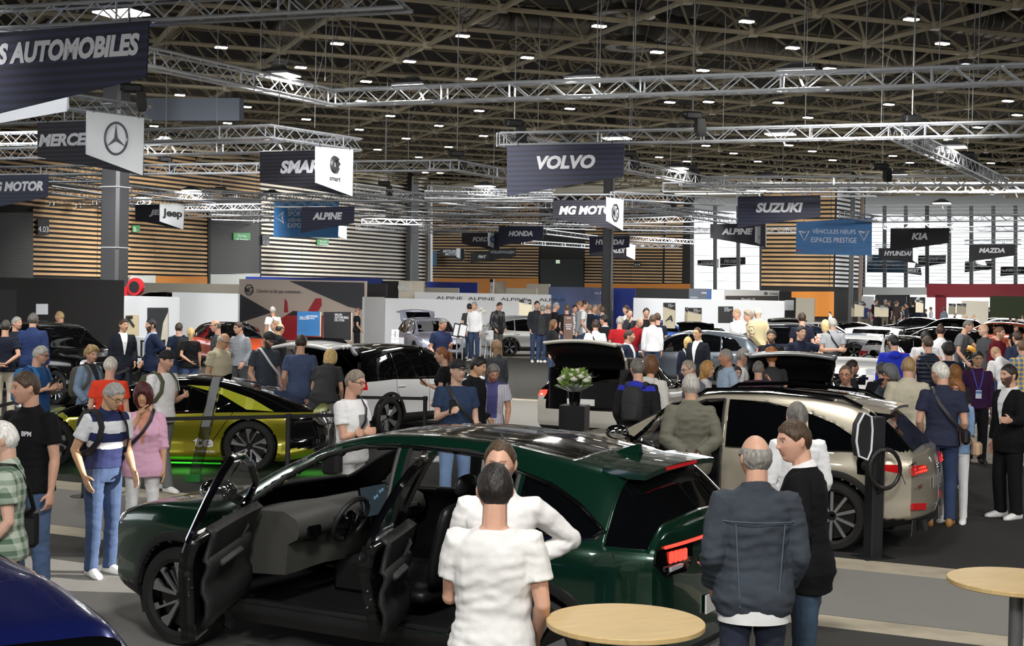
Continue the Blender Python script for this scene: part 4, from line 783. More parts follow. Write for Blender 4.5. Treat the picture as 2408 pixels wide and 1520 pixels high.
def car(label, at, h, base='suv', paintm=None, roof=None, den=.06, rim='five', nsp=5, clad=True, clear=False, hatch=None, lamps='front', handle=True, rails=False, name='car', plate=True, z=0, tail=None, doors=(), **ov):
    sp = dict(BASE[base]); sp.update(ov); sp['paint'] = paintm; sp['den'] = den; sh = Shell(sp); a = math.radians(h)
    root = empty(name, (at[0], at[1], z), a, label, 'car'); L, Wd, R = sp['L'], sp['W'], sp['R']; hw = Wd / 2; x0, x1 = sp['ws']; r0, r1 = sp['rg']; belt = sp['belt'][1][1]
    gl = M_TINT if clear else M_GLASS; zt1 = sh.zt(L / 2 - .25); zr = sh.zt(-L / 2 + .12); Z = []
    hx = r1 + .02
    if hatch: Z.append(('tailgate', 'c', lambda C, isc, S_: (C[:, 0] < hx - .0) & (C[:, 2] > .62 + (.0 if 1 else 0)) & (np.abs(C[:, 1]) < hw * (.74 if 1 else 1)), paintm))
    if clear:
        for w in sp['win']: Z.append(('gone', 's', shrink(w, .03), None))
    wt = lambda C, isc, S_: (C[:, 0] > x0) & (C[:, 0] < x1) & (sh.row >= sh.k5)
    Z.append(('windscreen', 'c', wt, gl))
    if not hatch: Z.append(('rear_window', 'c', lambda C, isc, S_: (C[:, 0] > r0) & (C[:, 0] < r1) & (sh.row >= sh.k5), M_GLASS))
    if roof: Z.append(('roof', 'c', lambda C, isc, S_: (sh.row >= sh.k4) & (C[:, 0] < x1 + .12) & (C[:, 0] > r0 - .1), roof))
    hz = zt1 - .10
    Z.append(('headlight', 'f', [(hw * .50, hz - .05), (hw * .60, hz + .03), (hw * .99, hz + .04), (hw * .99, hz - .10), (hw * .62, hz - .09)], M_HEAD))
    Z.append(('grille', 'f', sp.get('grille', [(-.01, hz - .12), (-.01, hz - .34), (hw * .55, hz - .34), (hw * .62, hz - .2), (hw * .55, hz - .10)]), sp.get('grillem', M_TRIM)))
    Z.append(('air_intake', 'f', [(hw * .70, hz - .28), (hw * .92, hz - .24), (hw * .9, hz - .48), (hw * .72, hz - .44)], M_PLAST))
    Z.append(('taillight', 'r', tail or [(hw * .50, .90), (hw * .50, .98), (hw * 1.1, 1.02), (hw * 1.1, .84), (hw * .75, .86)], sp.get('tailm', M_TAIL)))
    if clad: Z.append(('cladding', 'c', lambda C, isc, S_: (C[:, 2] < sp['zb'] + .17), M_PLAST))
    parts = sh.build(Z, root)
    for w in sp['win']:
        for q in (1, -1): pane(sh, root, w, q, gl, sp.get('sealm', M_TRIM))
    for w in sp['wx']:
        for q in (1, -1):
            wy = hw - .13; wheel(root, w, q * wy, R, rim, n=nsp, seg=28 if den > .04 else 48, m1=sp.get('rimm'))
            b = MB(); ra = sp.get('ra', R * 1.13); ts = np.linspace(-.35, pi + .35, 26); ring = []
            for t in ts:
                x, zz = w + (ra + .0) * math.cos(t), R + ra * math.sin(t); xo, zo = w + (ra + .055) * math.cos(t), R + (ra + .055) * math.sin(t)
                y = sh.side_y(x, max(zz, sp['zb'])); yo = sh.side_y(xo, max(zo, sp['zb'])); ring.append([Vector((x, q * (y - .25), zz)), Vector((x, q * (y + .012), zz)), Vector((xo, q * (yo + .010), zo)), Vector((xo, q * (yo - .01), zo))])
            b.loft(ring, cap=False, ring_closed=False); b.build('wheel_arch', M_PLAST if clad else M_TRIM if 0 else (M_PLAST if clad else paintm), root, smooth=.5)
    b = MB(); b.box((0, 0, sp['zb'] + .1), (L * .82, Wd * .55, .16)); b.box((0, 0, sp['zb'] + .16), (sp['wx'][0] - sp['wx'][1] - 2 * R - .25, Wd * .84, .1))
    if clear or hatch or doors: 
        b.box((-.35, 0, .42), (L * .62, Wd * .78, .12))
    b.build('underbody', M_BLACK, root, smooth=0)
    if clear:
        for q in (1, -1): seat(root, (.05, q * .38, .5))
        b = MB(); b.box((.98, 0, belt - .1), (.5, Wd * .8, .3), bev=.08); b.build('dashboard', M_INT, root)
        b = MB(); b.tube([(.62 + .04 * math.cos(t), .38 + .18 * math.sin(t), belt + .03 + .17 * math.cos(t)) for t in [2 * pi * k / 20 for k in range(20)]], .016, 6, closed=True); b.build('steering_wheel', M_INT, root)
    wmx, wmz = sp['win'][0][0]
    for q in (1, -1):
        y = sh.side_y(wmx - .08, wmz); b = MB(); M = Matrix.Translation((wmx - .12, q * (y + .12), wmz + .05)); b.sphere((0, 0, 0), (.075, .12, .075), 14, 8); b.v = [tuple(M @ Vector(v)) for v in b.v]; b.tube([(wmx - .06, q * (y - .02), wmz - .02), (wmx - .1, q * (y + .06), wmz + .02)], .03, 6); b.build('mirror', roof or paintm, root)
    if handle:
        for x in (-.02, -1.02):
            for q in (1, -1):
                zz = belt - .13; y = sh.side_y(x, zz); b = MB(); b.box((x, q * (y + .012), zz), (.2, .025, .03), bev=.01); b.build('door_handle', sp.get('handlem', paintm), root)
    d = belt; ra = R * 1.13
    seams(sh, root, [[(.98, .36), (.99, d - .02)], [(-.16, .36), (-.17, d)], [(-1.14, d), (-1.16, .85)], [(-1.16, .85), (-.86, .42)]])
    if plate:
        for e in (1, -1):
            zz = .58 if e > 0 else .78; x = sh.front_x(0, zz, e); b = MB(); b.box((x + e * .012, 0, zz), (.012, .5, .11)); b.build('number_plate', M_PLATE if base != 'big' else M_PLATEB, root, smooth=0)
    if rails:
        for q in (1, -1):
            b = MB(); b.tube([(x, q * (hw * sp.get('roofw', .68) + .0), sh.zt(x) - .03 + dz) for x, dz in ((.15, 0), (.05, .05), (-.8, .05), (-1.5, .05), (-1.62, 0))], .022, 6); b.build('roof_rail', M_RIM if rails == 'silver' else M_TRIM, root)
    b = MB(); fx = r1 + .18; b.loft([[Vector((fx + k, y, sh.zt(fx) - .01 + zz)) for y, zz in ((-.035, 0), (.035, 0), (.006, hh), (-.006, hh))] for k, hh in ((.12, .005), (.0, .06), (-.05, .07))]); b.build('aerial_fin', roof or paintm, root)
    if hatch:
        hp = Vector((hx, 0, sh.zt(hx) - .02)); M = rot_about(hp, 'Y', math.radians(hatch))
        for o in parts.get('tailgate', []):
            solid(o, .06, M_BLACK, rim=0); o.matrix_local = M
        b = MB()
        zs = np.linspace(.98, sh.zt(-L / 2 + .2) + .2, 5)
        wv = [(hx - .05 - .02, sh.zt(hx - .07) - .10), (r0 - .02, 1.05)]
        g = MB(); g.loft([[Vector((x - .02, y, zz)) for y in (-hw * .5, hw * .5)] for x, zz in ((hx - .06, sh.zt(hx - .06) + .012), (r0, sh.zt(r0) + .012))], cap=False, ring_closed=False); w_ = g.build('hatch_window', M_GLASS, root, smooth=0); solid(w_, .005); w_.matrix_local = M
        b.box((-L / 2 + .55, 0, .60), (.8, Wd * .66, .04)); b.box((-L / 2 + 1.0, 0, .82), (.06, Wd * .66, .5)); 
        for q in (1, -1): b.box((-L / 2 + .6, q * hw * .70, .95), (.8, .03, .8))
        b.build('boot_lining', M_BLACK, root, smooth=0)
        for q in (1, -1):
            k = MB(); p0 = M @ Vector((-L / 2 + .2, q * hw * .62, 1.0)); k.tube([(hx - .1, q * hw * .68, sh.zt(hx) - .35), p0], .012, 6); k.build('gas_strut', M_TRIM, root)
    return root, sh, parts
def seat(root, p, m_=None, parent_name='seat'):
    x, y, z = p; b = MB(); b.box((x + .05, y, z), (.5, .48, .16), bev=.06); b.box((x - .26, y, z + .36), (.14, .46, .62), M=Ry(-.22), bev=.06); b.box((x - .37, y, z + .78), (.1, .26, .17), M=Ry(-.15), bev=.05); b.tube([(x - .34, y - .06, z + .6), (x - .36, y - .06, z + .72)], .01, 5); o = b.build(parent_name, m_ or M_SEAT, root, smooth=3); u = o.modifiers.new('u', 'SUBSURF'); u.levels = 1; u.render_levels = 2; return o
def place(px, py, h, lx, ly, z=0.0):                 # car origin so that its local ground point (lx, ly) stands at a spot of the floor
    p = P(px, py, z); a = math.radians(h); return (p.x - lx * math.cos(a) + ly * math.sin(a), p.y - lx * math.sin(a) - ly * math.cos(a))
W_ = paint('white', 'd9dadb', .05, .3); WARM = paint('warm_white', 'd3cfc4', .25, .3); SIL = paint('silver', 'b3b4b4', .5, .3); BLK = paint('black', '0b0b0d', .2, .15); RED = paint('red', 'a01018', .25); GRYP = paint('slate', '5a626b', .5, .28); NAVY = paint('navy', '1b2436', .4, .22); ORG = paint('orange', 'd2522c', .2); YEL = paint('yellow', 'd99a1e', .3); COP = paint('copper', '8a3a1c', .4); LAV = paint('lavender', 'a9acc0', .45, .3); BLU = paint('deep_blue', '1a2468', .5, .2); LIM = paint('lime', 'd4d41a', .1)
car('white crossover with black roof and its boot open wide', place(905, 1028, 57, -1.34, -.80), 57, 'suv', W_, M_TRIM, den=.04, rim='blade', hatch=82, L=4.3, W=1.85, wx=(1.35, -1.34), roofw=.66)
car('white electric saloon seen from behind with raised tailgate', Vector((2.05, 26.6)), 68, 'hatch', WARM, M_TRIM, den=.045, hatch=84, L=4.5, W=1.86, wx=(1.4, -1.4), tail=[(.4, .88), (.4, .95), (1.0, .97), (1.0, .84)], tailm=M_TAILG, R=.35)
car('lavender grey crossover facing out with raised tailgate', Vector((-3.1, 54)), -73, 'suv', LAV, None, den=.05, hatch=86, clear=True)
car('black saloon by the black booth wall', place(140, 952, -38, 1.6, -.84), -38, 'big', BLK, None, den=.05, rim='multi', nsp=10, clad=False, L=5.1, wx=(1.6, -1.6))
car('bright red hatchback behind the talking men', Vector((-13.6, 65)), -14, 'hatch', RED, None)
car('orange hatchback with black roof behind the men in vests', Vector((-9.2, 47)), -58, 'hatch', ORG, M_TRIM)
car('silver crossover with roof rails by the white counters', Vector((1.0, 60)), 14, 'suv', SIL, None, rails='silver', den=.05)
car('slate grey crossover with tall red tail lamps', Vector((5.2, 42.0)), 162, 'suv', GRYP, None, den=.045, clad=False, L=4.75, W=1.9, tail=[(.62, .85), (.60, 1.25), (.9, 1.25), (1.0, .85)], tailm=M_TAILG)
car('dark blue estate with chrome window line', Vector((8.6, 48.5)), 163, 'big', NAVY, None, rails='silver', den=.05, clad=False, tail=[(.70, .85), (.66, 1.5), (.9, 1.5), (1.0, .85)], tailm=M_TAILG)
car('white seven-seater facing the aisle with tailgate raised', Vector((8.8, 36.2)), -112, 'big', W_, None, den=.045, rails=True, hatch=88, clear=True, clad=False)
car('silver estate with raised tailgate behind the champagne car', Vector((4.75, 24.4)), 80, 'hatch', SIL, None, den=.045, hatch=80, L=4.5, W=1.84)
car('yellow crossover with black roof', place(2268, 872, 160, -1.25, .8), 160, 'suv', YEL, M_TRIM, den=.05, L=4.2, W=1.78, wx=(1.25, -1.25), rim='multi', nsp=10)
car('small white and black hatchback before the yellow crossover', Vector((13.0, 47)), 52, 'hatch', W_, M_TRIM, L=3.9)
car('copper brown crossover on the far stand', Vector((24.2, 72)), 160, 'suv', COP, None)
car('black sports utility behind the copper car', Vector((25.5, 84)), 160, 'suv', BLK, None)
car('white estate between the copper and lime cars', Vector((30, 88)), 165, 'suv', W_, None)
car('lime green hatchback far by the dark green wall', Vector((36, 104)), -70, 'hatch', LIM, M_TRIM)
car('dark grey crossover with lifted tailgate behind the dark blue estate', Vector((10.5, 58)), 95, 'suv', paint('moss', '5c625c', .4), None, hatch=84)
car('black hatch with upswung tailgate before the white wall', Vector((7.4, 54)), 70, 'hatch', BLK, None, hatch=88)
car('pale silver coupe crossover beyond the men in black', Vector((13.6, 62)), -20, 'suv', paint('pale_silver', 'c3c9cc', .4), None)
car('white van-like hatchback far behind the coupe crossover', Vector((17.6, 72)), -30, 'hatch', W_, M_TRIM)
car('black hatchback by the far entrance crowd', Vector((27.5, 98)), 150, 'hatch', BLK, None)
car('blue hatchback half hidden behind the letter poster', Vector((7.2, 68)), 0, 'hatch', paint('mid_blue', '1e4fa0', .3), None)
car('deep blue hatchback right beside the camera', place(228, 1490, 133, -1.80, -.56, 1.47), 133, 'suv', BLU, None, den=.03, L=4.3, R=.34)
# ================================================================= the three large cars in front
def swing(objs, root, hinge, ang, name, extra=()):
    e = objs[0]; e.name = name; M = rot_about(hinge, 'Z', ang); e.matrix_local = M
    for o in list(objs[1:]) + list(extra): o.parent = e
    return e
def door_inner(sh, door, poly, win, q, hx, ex, belt, frame_m):
    """trim inside an opened left door: frame round the glass, armrest, pocket, grab handle, latch"""
    y = lambda x, z: sh.side_y(x, z) - .05
    b = MB(); pts = []
    n = len(win)
    for i in range(n):
        a, c = win[i], win[(i + 1) % n]; k = max(1, int(math.dist(a, c) / .08)); pts += [(a[0] + (c[0] - a[0]) * t / k, a[1] + (c[1] - a[1]) * t / k) for t in range(k)]
    b.tube([(x, q * (sh.side_y(x, z) - .02), z) for x, z in pts], .026, 6, closed=True); b.build('window_frame', frame_m, door)
    pane(sh, door, win, q, M_CLEAR, None, off=-.02, name='door_glass')
    L = hx - ex; zc = belt - .30
    R = []
    for x in np.linspace(ex + .06, hx - .06, 10):
        R.append([Vector((x, q * (sh.side_y(x, z) - .10 - d), z)) for z, d in ((.50, .02), (.58, .045), (.66, .045), (.72, .02), (zc, .03), (zc + .07, .06), (zc + .10, .055), (zc + .12, .03), (belt - .06, .035), (belt - .01, .03), (belt + .01, -.02))])
    b = MB(); b.loft(R, cap=False, ring_closed=False); o = b.build('door_card', M_INT, door, smooth=.9); solid(o, .03)
    b = MB(); x = hx - L * .55; b.box((x, q * (y(x, zc) - .12), zc + .06), (L * .42, .09, .05), bev=.02); b.build('armrest', mat('int_grey', '3a3b3c', .5), door)
    b = MB(); b.tube([(hx - L * .28, q * (y(hx - .3, zc) - .10), zc + .10), (hx - L * .24, q * (y(hx - .3, zc) - .15), zc + .2), (hx - L * .26, q * (y(hx - .3, zc) - .10), zc + .3)], .018, 6); b.build('grab_handle', MC['int_grey'], door)
    b = MB(); b.box((hx - L * .3, q * (y(hx - .3, zc) - .085), belt - .12), (.26, .02, .07), bev=.01); b.build('door_pull', mat('brushed', '8f9496', .35, .7), door)
    b = MB()
    for dz in (0, .05, .1): b.sphere((ex - .005, q * (y(ex, .75) - .02 - (.02 if dz == .05 else 0)), .72 + dz), .008, 6, 4)
    b.build('latch_bolt', M_CHROME, door)
def cabin(root, W, belt, steer=True, front=.62, screen=True):
    b = MB(); b.box((-.3, 0, .33), (2.9, W * .84, .06)); b.box((.1, 0, .5), (1.5, .26, .3), bev=.05); b.box((-.95, 0, .45), (.3, W * .82, .2)); b.build('cabin_floor', M_BLACK, root)
    for q in (1, -1): seat(root, (-.10, q * .38, .52))
    b = MB(); b.box((-1.0, 0, .56), (.52, W * .74, .18), bev=.07); b.box((-1.32, 0, .92), (.16, W * .74, .66), M=Ry(-.25), bev=.07); b.build('rear_bench', M_SEAT, root)
    R = []
    for y in np.linspace(-W * .43, W * .43, 15):
        k = .02 * math.exp(-((y - .38) / .25) ** 2); R.append([Vector((x, y, z + k)) for x, z in ((1.18, belt - .02), (.98, belt + .02), (front + .14, belt + .03), (front + .03, belt - .02), (front, belt - .1), (front + .02, belt - .16), (front + .10, belt - .2), (front + .12, belt - .42), (1.2, belt - .45))])
    b = MB(); b.loft(R); b.build('dashboard', mat('dash', '454541', .55, bump=.1, bscale=150), root, smooth=.8)
    b = MB()
    for y in (.66, .12, -.12, -.66): b.box((front + .0, y, belt - .12), (.03, .16, .09), bev=.02)
    b.build('air_vent', M_TRIM, root); b = MB(); b.box((front - .005, -.38, belt - .08), (.02, .6, .03)); b.build('dash_strip', mat('brushed', '8f9496', .35, .7), root)
    if screen:
        M = Ry(.22); b = MB(); b.box((front - .05, -.02, belt + .03), (.014, .36, .24), M=M); o = b.build('touch_screen', M_TRIM, root)
        b = MB(); b.box((front - .0585, -.02, belt + .03), (.002, .34, .22), M=M); b.build('display', mat('display', '28323a', .1, emit=.08, ecol='8fa8b8'), o, smooth=0)
        b = MB(); 
        for i in range(7): b.sphere((front - .062 + .0, -.14 + (i * .37 % .27), belt - .03 + (i * .23 % .14)), (.002, .014, .014), 8, 4)
        b.build('icon', mat('icons', '7fa7c0', .3, emit=.5), o)
    c = Vector((front - .12, .38, belt - .06)); ax = Ry(-.42); b = MB(); b.tube([c + ax @ Vector((0, .185 * math.cos(t) , .175 * math.sin(t) * (1 if math.sin(t) > -.7 else .92))) for t in [2 * pi * k / 28 for k in range(28)]], .019, 8, closed=True); w = b.build('steering_wheel', M_INT, root)
    b = MB(); b.sphere(c, (.03, .075, .07), 16, 8); b.tube([c + ax @ Vector((0, -.17, 0)), c, c + ax @ Vector((0, .17, 0))], .018, 6); b.tube([c, c + ax @ Vector((0, 0, -.17))], .02, 6); b.tube([c, c + Vector((.25, 0, -.05))], .05, 8); b.build('hub', M_TRIM, w)
    b = MB(); pts = [c + Vector((-.036, dy, dz)) for dy, dz in ((-.03, .03), (0, -.025), (.03, .03))]; b.tube(pts, .005, 5); b.build('emblem', M_CHROME, w)
def hero(label, at, h, sp, wins, doors, rim, rimn, extra_zones, clear=True, name='car', seal=M_TRIM, handles=True):
    sh = Shell(sp); root = empty(name, (at[0], at[1], 0), math.radians(h), label, 'car'); L, W, R = sp['L'], sp['W'], sp['R']; hw = W / 2; x0, x1 = sp['ws']; belt = sp['belt'][1][1]; Z = []
    for nm, poly, win, ang in doors:
        Z.append(('door_' + nm, 'sl', poly, sp['paint'])); Z.append(('gone', 'sl', win, None))
    for w in wins: Z.append(('gone', 's', shrink(w, .02), None))
    Z.append(('windscreen', 'c', lambda C, isc, S_: (C[:, 0] > x0) & (C[:, 0] < x1) & (sh.row >= sh.k5), M_CLEAR)); Z += extra_zones(sh)
    Z.append(('cladding', 'c', lambda C, isc, S_: (C[:, 2] < sp['zb'] + .15), M_PLAST))
    parts = sh.build(Z, root)
    for o in parts['body'] + parts.get('roof', []): solid(o, .03, M_BLACK)
    for nm, poly, win, ang in doors:
        ob = parts['door_' + nm]; hx = max(p[0] for p in poly); ex = min(p[0] for p in poly)
        for o in ob: solid(o, .09, mat('door_edge', '0f1311', .35, .2, coat=.5))
        d = swing(ob, root, (hx, sh.side_y(hx, .7), .7), -math.radians(ang), 'door'); door_inner(sh, d, poly, win, 1, hx, ex, belt, M_TRIM)
        for pl_ in (win, [p for p in poly if 1]):
            pts = []
            for i in range(len(pl_)):
                a, c = pl_[i], pl_[(i + 1) % len(pl_)]; k = max(1, int(math.dist(a, c) / .06))
                if pl_ is not win and a[1] > belt - .06 and c[1] > belt - .06: continue
                if pl_ is win and a[1] < belt + .08 and c[1] < belt + .08: continue
                pts = [(a[0] + (c[0] - a[0]) * t / k, a[1] + (c[1] - a[1]) * t / k) for t in range(k + 1)]
                b = MB(); b.tube([(x, sh.side_y(x, z) - .004, z) for x, z in pts], .017, 6); b.build('door_seal', M_PLAST, root)
        if nm == 'front':
            mx, mz = hx - .12, belt + .02; y = sh.side_y(mx, mz); b = MB(); b.sphere((mx, y + .17, mz + .09), (.085, .135, .085), 18, 10); b.tube([(mx, y - .03, mz), (mx, y + .08, mz + .05)], .035, 8); k = b.build('mirror', sp['paint'] if sp.get('mirp') else M_TRIM, d)
            b = MB(); b.sphere((mx - .066, y + .17, mz + .09), (.03, .115, .068), 16, 8); b.build('mirror_glass', M_CHROME, k)
    for w in wins:
        for q in (1, -1):
            isd = any(abs(np.mean(w, 0) - np.mean(win, 0)).max() < .1 for _, _, win, _ in doors)
            if isd and q > 0: continue
            pane(sh, root, w, q, M_CLEAR if clear and w is not wins[-1] else M_GLASS, seal)
    for w in sp['wx']:
        for q in (1, -1):
            wheel(root, w, q * (hw - .13), R, rim, n=rimn, seg=64); b = MB(); ra = sp.get('ra', R * 1.13); ring = []
            for t in np.linspace(-.4, pi + .4, 48):
                pr = []
                for dr, dy in ((0, -.28), (0, .014), (.02, .02), (.065, .016), (.072, -.01)):
                    x, zz = w + (ra + dr) * math.cos(t), R + (ra + dr) * math.sin(t); pr.append(Vector((x, q * (sh.side_y(x, max(zz, sp['zb'])) + dy), zz)))
                ring.append(pr)
            b.loft(ring, cap=False, ring_closed=False); b.build('wheel_arch', M_PLAST, root, smooth=.5)
    q = -1; mx, mz = wins[0][0][0] - .12, belt + .02; y = sh.side_y(mx, mz); b = MB(); b.sphere((mx, q * (y + .17), mz + .09), (.085, .135, .085), 18, 10); b.tube([(mx, q * (y - .03), mz), (mx, q * (y + .08), mz + .05)], .035, 8); b.build('mirror', M_TRIM, root)
    b = MB(); b.box((0, 0, sp['zb'] + .06), (L * .84, W * .6, .12)); b.build('underbody', M_BLACK, root, smooth=0)
    return root, sh, parts
def on_rear(sh, root, name, poly, m_, off=.006, t=.012):
    b = MB(); b.loft([[Vector((sh.front_x(y, z, -1) - off - k, y, z)) for y, z in poly] for k in (0, t)]); return b.build(name, m_, root, smooth=.3)
def rear_text(sh, root, s, yl, z, h, w, m_, shear=0, off=.02): text(root, s, (sh.front_x(yl - w / 2, z, -1) - off, yl, z), (0, -1, 0), h, w, m_, shear=shear, bold=.02, ext=.004)
# ---- dark green crossover, front and rear doors open towards the aisle
GRN = paint('dark_green', '0d3325', .45, .22)
V = dict(L=4.74, W=1.93, R=.365, wx=(1.475, -1.475), zb=.25, den=.022, paint=GRN, ef=.95, er=.8, cf=.24, cr=.16, fb=.16, rb=.12, ra=.42, roofw=.66, tw=.0, fw=.06, ws=(.33, 1.15), smooth=.07, mirp=False,
 belt=[(-2.4, 1.08), (-1.4, 1.10), (-.6, 1.05), (.8, 1.02), (1.2, 1.02)], prof=[(2.37, .80), (2.22, .95), (1.9, 1.04), (1.5, 1.09), (1.18, 1.13), (.78, 1.38), (.38, 1.565), (0, 1.65), (-.5, 1.675), (-1.1, 1.65), (-1.6, 1.58), (-1.92, 1.53), (-2.02, 1.42), (-2.2, 1.24), (-2.3, 1.16), (-2.37, 1.06)])
FW_ = [(.99, 1.03), (.66, 1.30), (.34, 1.47), (.05, 1.55), (-.27, 1.575), (-.30, 1.06)]; RW_ = [(-.38, 1.06), (-.36, 1.575), (-.8, 1.575), (-1.1, 1.535), (-1.24, 1.46), (-1.26, 1.10)]; QW_ = [(-1.31, 1.12), (-1.30, 1.45), (-1.5, 1.40), (-1.72, 1.30), (-1.90, 1.17), (-1.85, 1.13)]
FD = [(.98, .99), (.97, .50), (.88, .42), (-.22, .42), (-.29, .52), (-.31, 1.08), (.94, 1.06)]; RD = [(-.37, 1.085), (-.37, .42), (-.85, .42), (-1.0, .60), (-1.1, .82), (-1.24, .97), (-1.26, 1.12)]
def vz(sh):
    hw = V['W'] / 2
    return [('roof_glass', 'c', lambda C, isc, S_: (C[:, 0] > -1.55) & (C[:, 0] < .16) & (np.abs(C[:, 1]) < .50) & (sh.row >= sh.k5), M_TRIM),
     ('rear_window', 'c', lambda C, isc, S_: (C[:, 0] < -1.94) & (C[:, 0] > -2.21) & (sh.row >= sh.k4), M_GLASS),
     ('headlight', 'f', [(.62, .84), (.62, .88), (.93, .93), (.93, .88)], M_HEAD), ('grille', 'f', [(-.1, .35), (-.1, .55), (.6, .55), (.7, .35)], M_TRIM)]
VH = 151.0; VA = place(437, 1515, VH, 1.475, .85)
vroot, vsh, vparts = hero('dark green crossover with both near doors wide open', VA, VH, V, [FW_, RW_, QW_], [('front', FD, FW_, 64), ('rear', RD, RW_, 68)], 'vee', 5, vz)
k0 = set(vroot.children); cabin(vroot, V['W'], 1.03)
for o in set(vroot.children) - k0: o.location.x = -.16
seams(vsh, vroot, [[(1.02, .36), (1.04, 1.0)], [(-2.0, 1.05), (-2.12, .78)], [(-1.9, .55), (-2.2, .72)]], r=.004)
for q in (1, -1):
    b = MB(); b.tube([(x, q * (vsh.side_y(x, z) + .012), z) for x, z in [(-1.22, 1.105), (-1.5, 1.108), (-1.75, 1.115), (-1.88, 1.13), (-1.93, 1.17), (-1.86, 1.22), (-1.72, 1.32), (-1.5, 1.42), (-1.27, 1.475), (-1.0, 1.55), (-.4, 1.58), (0, 1.56)]], .011, 6); b.build('chrome_trim', M_CHROME, vroot)
    on_rear(vsh, vroot, 'taillight', [(q * y, z) for y, z in ((.38, 1.09), (.40, .99), (.50, .91), (.74, .91), (.84, 1.0), (.82, 1.08))], M_TRIM, .004, .006)
    b = MB()
    for i in range(4): yy = q * (.50 + i * .055); b.box((vsh.front_x(yy, 1.02, -1) - .01, yy, 1.02), (.02, .046, .075), bev=.008)
    b.build('brake_lamp', M_TAILG, vroot); b = MB(); yy = q * .60; b.box((vsh.front_x(yy, .95, -1) - .008, yy, .952), (.02, .24, .035), bev=.008); b.build('reversing_lamp', M_HEAD, vroot)
b = MB(); b.tube([(vsh.front_x(y, 1.08, -1) - .008, y, 1.085 + .012 * (1 - abs(y) / .8)) for y in np.linspace(-.72, .72, 25)], .011, 6); b.build('light_bar', M_TAILG, vroot)
b = MB(); R_ = []
for x, z, t in ((-1.78, 1.565, .03), (-1.96, 1.55, .05), (-2.08, 1.535, .035)): R_.append([Vector((x, y, z - .03 * (y / .66) ** 2 + dz)) for y, dz in [(yy, 0) for yy in np.linspace(-.6, .6, 13)] + [(yy, -t) for yy in np.linspace(.6, -.6, 13)]])
b.loft(R_); b.build('spoiler', GRN, vroot, smooth=.6)
b = MB(); b.box((-2.085, 0, 1.518), (.012, .5, .022)); b.build('high_brake_lamp', M_TAIL, vroot)
b = MB(); b.loft([[Vector((-1.72 + k, y, vsh.zt(-1.72) - .01 + zz)) for y, zz in ((-.045, 0), (.045, 0), (.008, hh), (-.008, hh))] for k, hh in ((.16, .005), (.0, .075), (-.06, .085))]); b.build('aerial_fin', GRN, vroot)
o = on_rear(vsh, vroot, 'number_plate', [(-.26, .60), (.26, .60), (.26, .72), (-.26, .72)], M_PLATE, off=.012); rear_text(vsh, vroot, 'VF8', .12, .622, .075, .22, mat('ink', '101012', .5), .15, .034)
rear_text(vsh, vroot, 'V I N F A S T', .42, .93, .035, .84, M_CHROME); b = MB(); b.tube([(vsh.front_x(0, .9, -1) - .02, y, z) for y, z in ((.08, 1.06), (0, .99), (-.08, 1.06))], .012, 6); b.build('emblem', M_CHROME, vroot)
b = MB(); b.tube([(vsh.front_x(y, .36, -1) - .012, y, .36) for y in np.linspace(-.7, .7, 15)], .022, 6); b.build('skid_trim', M_RIM, vroot)
# ---- champagne crossover, front door open
CHA = paint('champagne', 'bdb5a3', .5, .3)
D = dict(BASE['suv']); D.update(L=4.59, W=1.90, R=.37, wx=(1.38, -1.36), den=.03, paint=CHA, ra=.42, smooth=.08, cr=.18, er=.9, rb=.14, tw=.0, belt=[(-2.4, 1.02), (-1.2, 1.02), (.6, .99), (1.1, .98)], prof=[(2.3, .78), (2.15, .94), (1.7, 1.03), (1.12, 1.10), (.75, 1.33), (.35, 1.54), (0, 1.61), (-.6, 1.63), (-1.1, 1.61), (-1.5, 1.56), (-1.75, 1.48), (-1.98, 1.24), (-2.15, 1.05), (-2.25, .99), (-2.3, .92)])
D1, D2, D3 = [(.92, 1.01), (.42, 1.38), (.10, 1.50), (-.12, 1.52), (-.14, 1.02)], [(-.20, 1.03), (-.18, 1.52), (-.6, 1.51), (-.98, 1.44), (-1.10, 1.05)], [(-1.13, 1.05), (-1.05, 1.42), (-1.35, 1.32), (-1.70, 1.12), (-1.66, 1.07)]
DD = [(.98, .97), (.97, .48), (.9, .40), (-.06, .40), (-.13, .5), (-.15, 1.04), (.93, 1.03)]
def dz(sh):
    return [('roof_glass', 'c', lambda C, isc, S_: (C[:, 0] > -1.3) & (C[:, 0] < .2) & (np.abs(C[:, 1]) < .62) & (sh.row >= sh.k5), M_TRIM), ('rear_window', 'c', lambda C, isc, S_: (C[:, 0] < -1.68) & (C[:, 2] > 1.08) & (sh.row >= sh.k4 + 3), M_GLASS),
     ('headlight', 'f', [(.6, .82), (.6, .9), (.97, .95), (.97, .84)], M_HEAD), ('grille', 'f', [(-.1, .35), (-.1, .75), (.5, .75), (.55, .35)], M_TRIM)]
DH = 155; DA = place(1957, 1294, DH, -1.36, .82)
droot, dsh, dparts = hero('champagne crossover plugged into the charging post', DA, DH, D, [D1, D2, D3], [('front', DD, D1, 52)], 'multi', 10, dz, clear=False)
cabin(droot, D['W'], 1.0, screen=False)
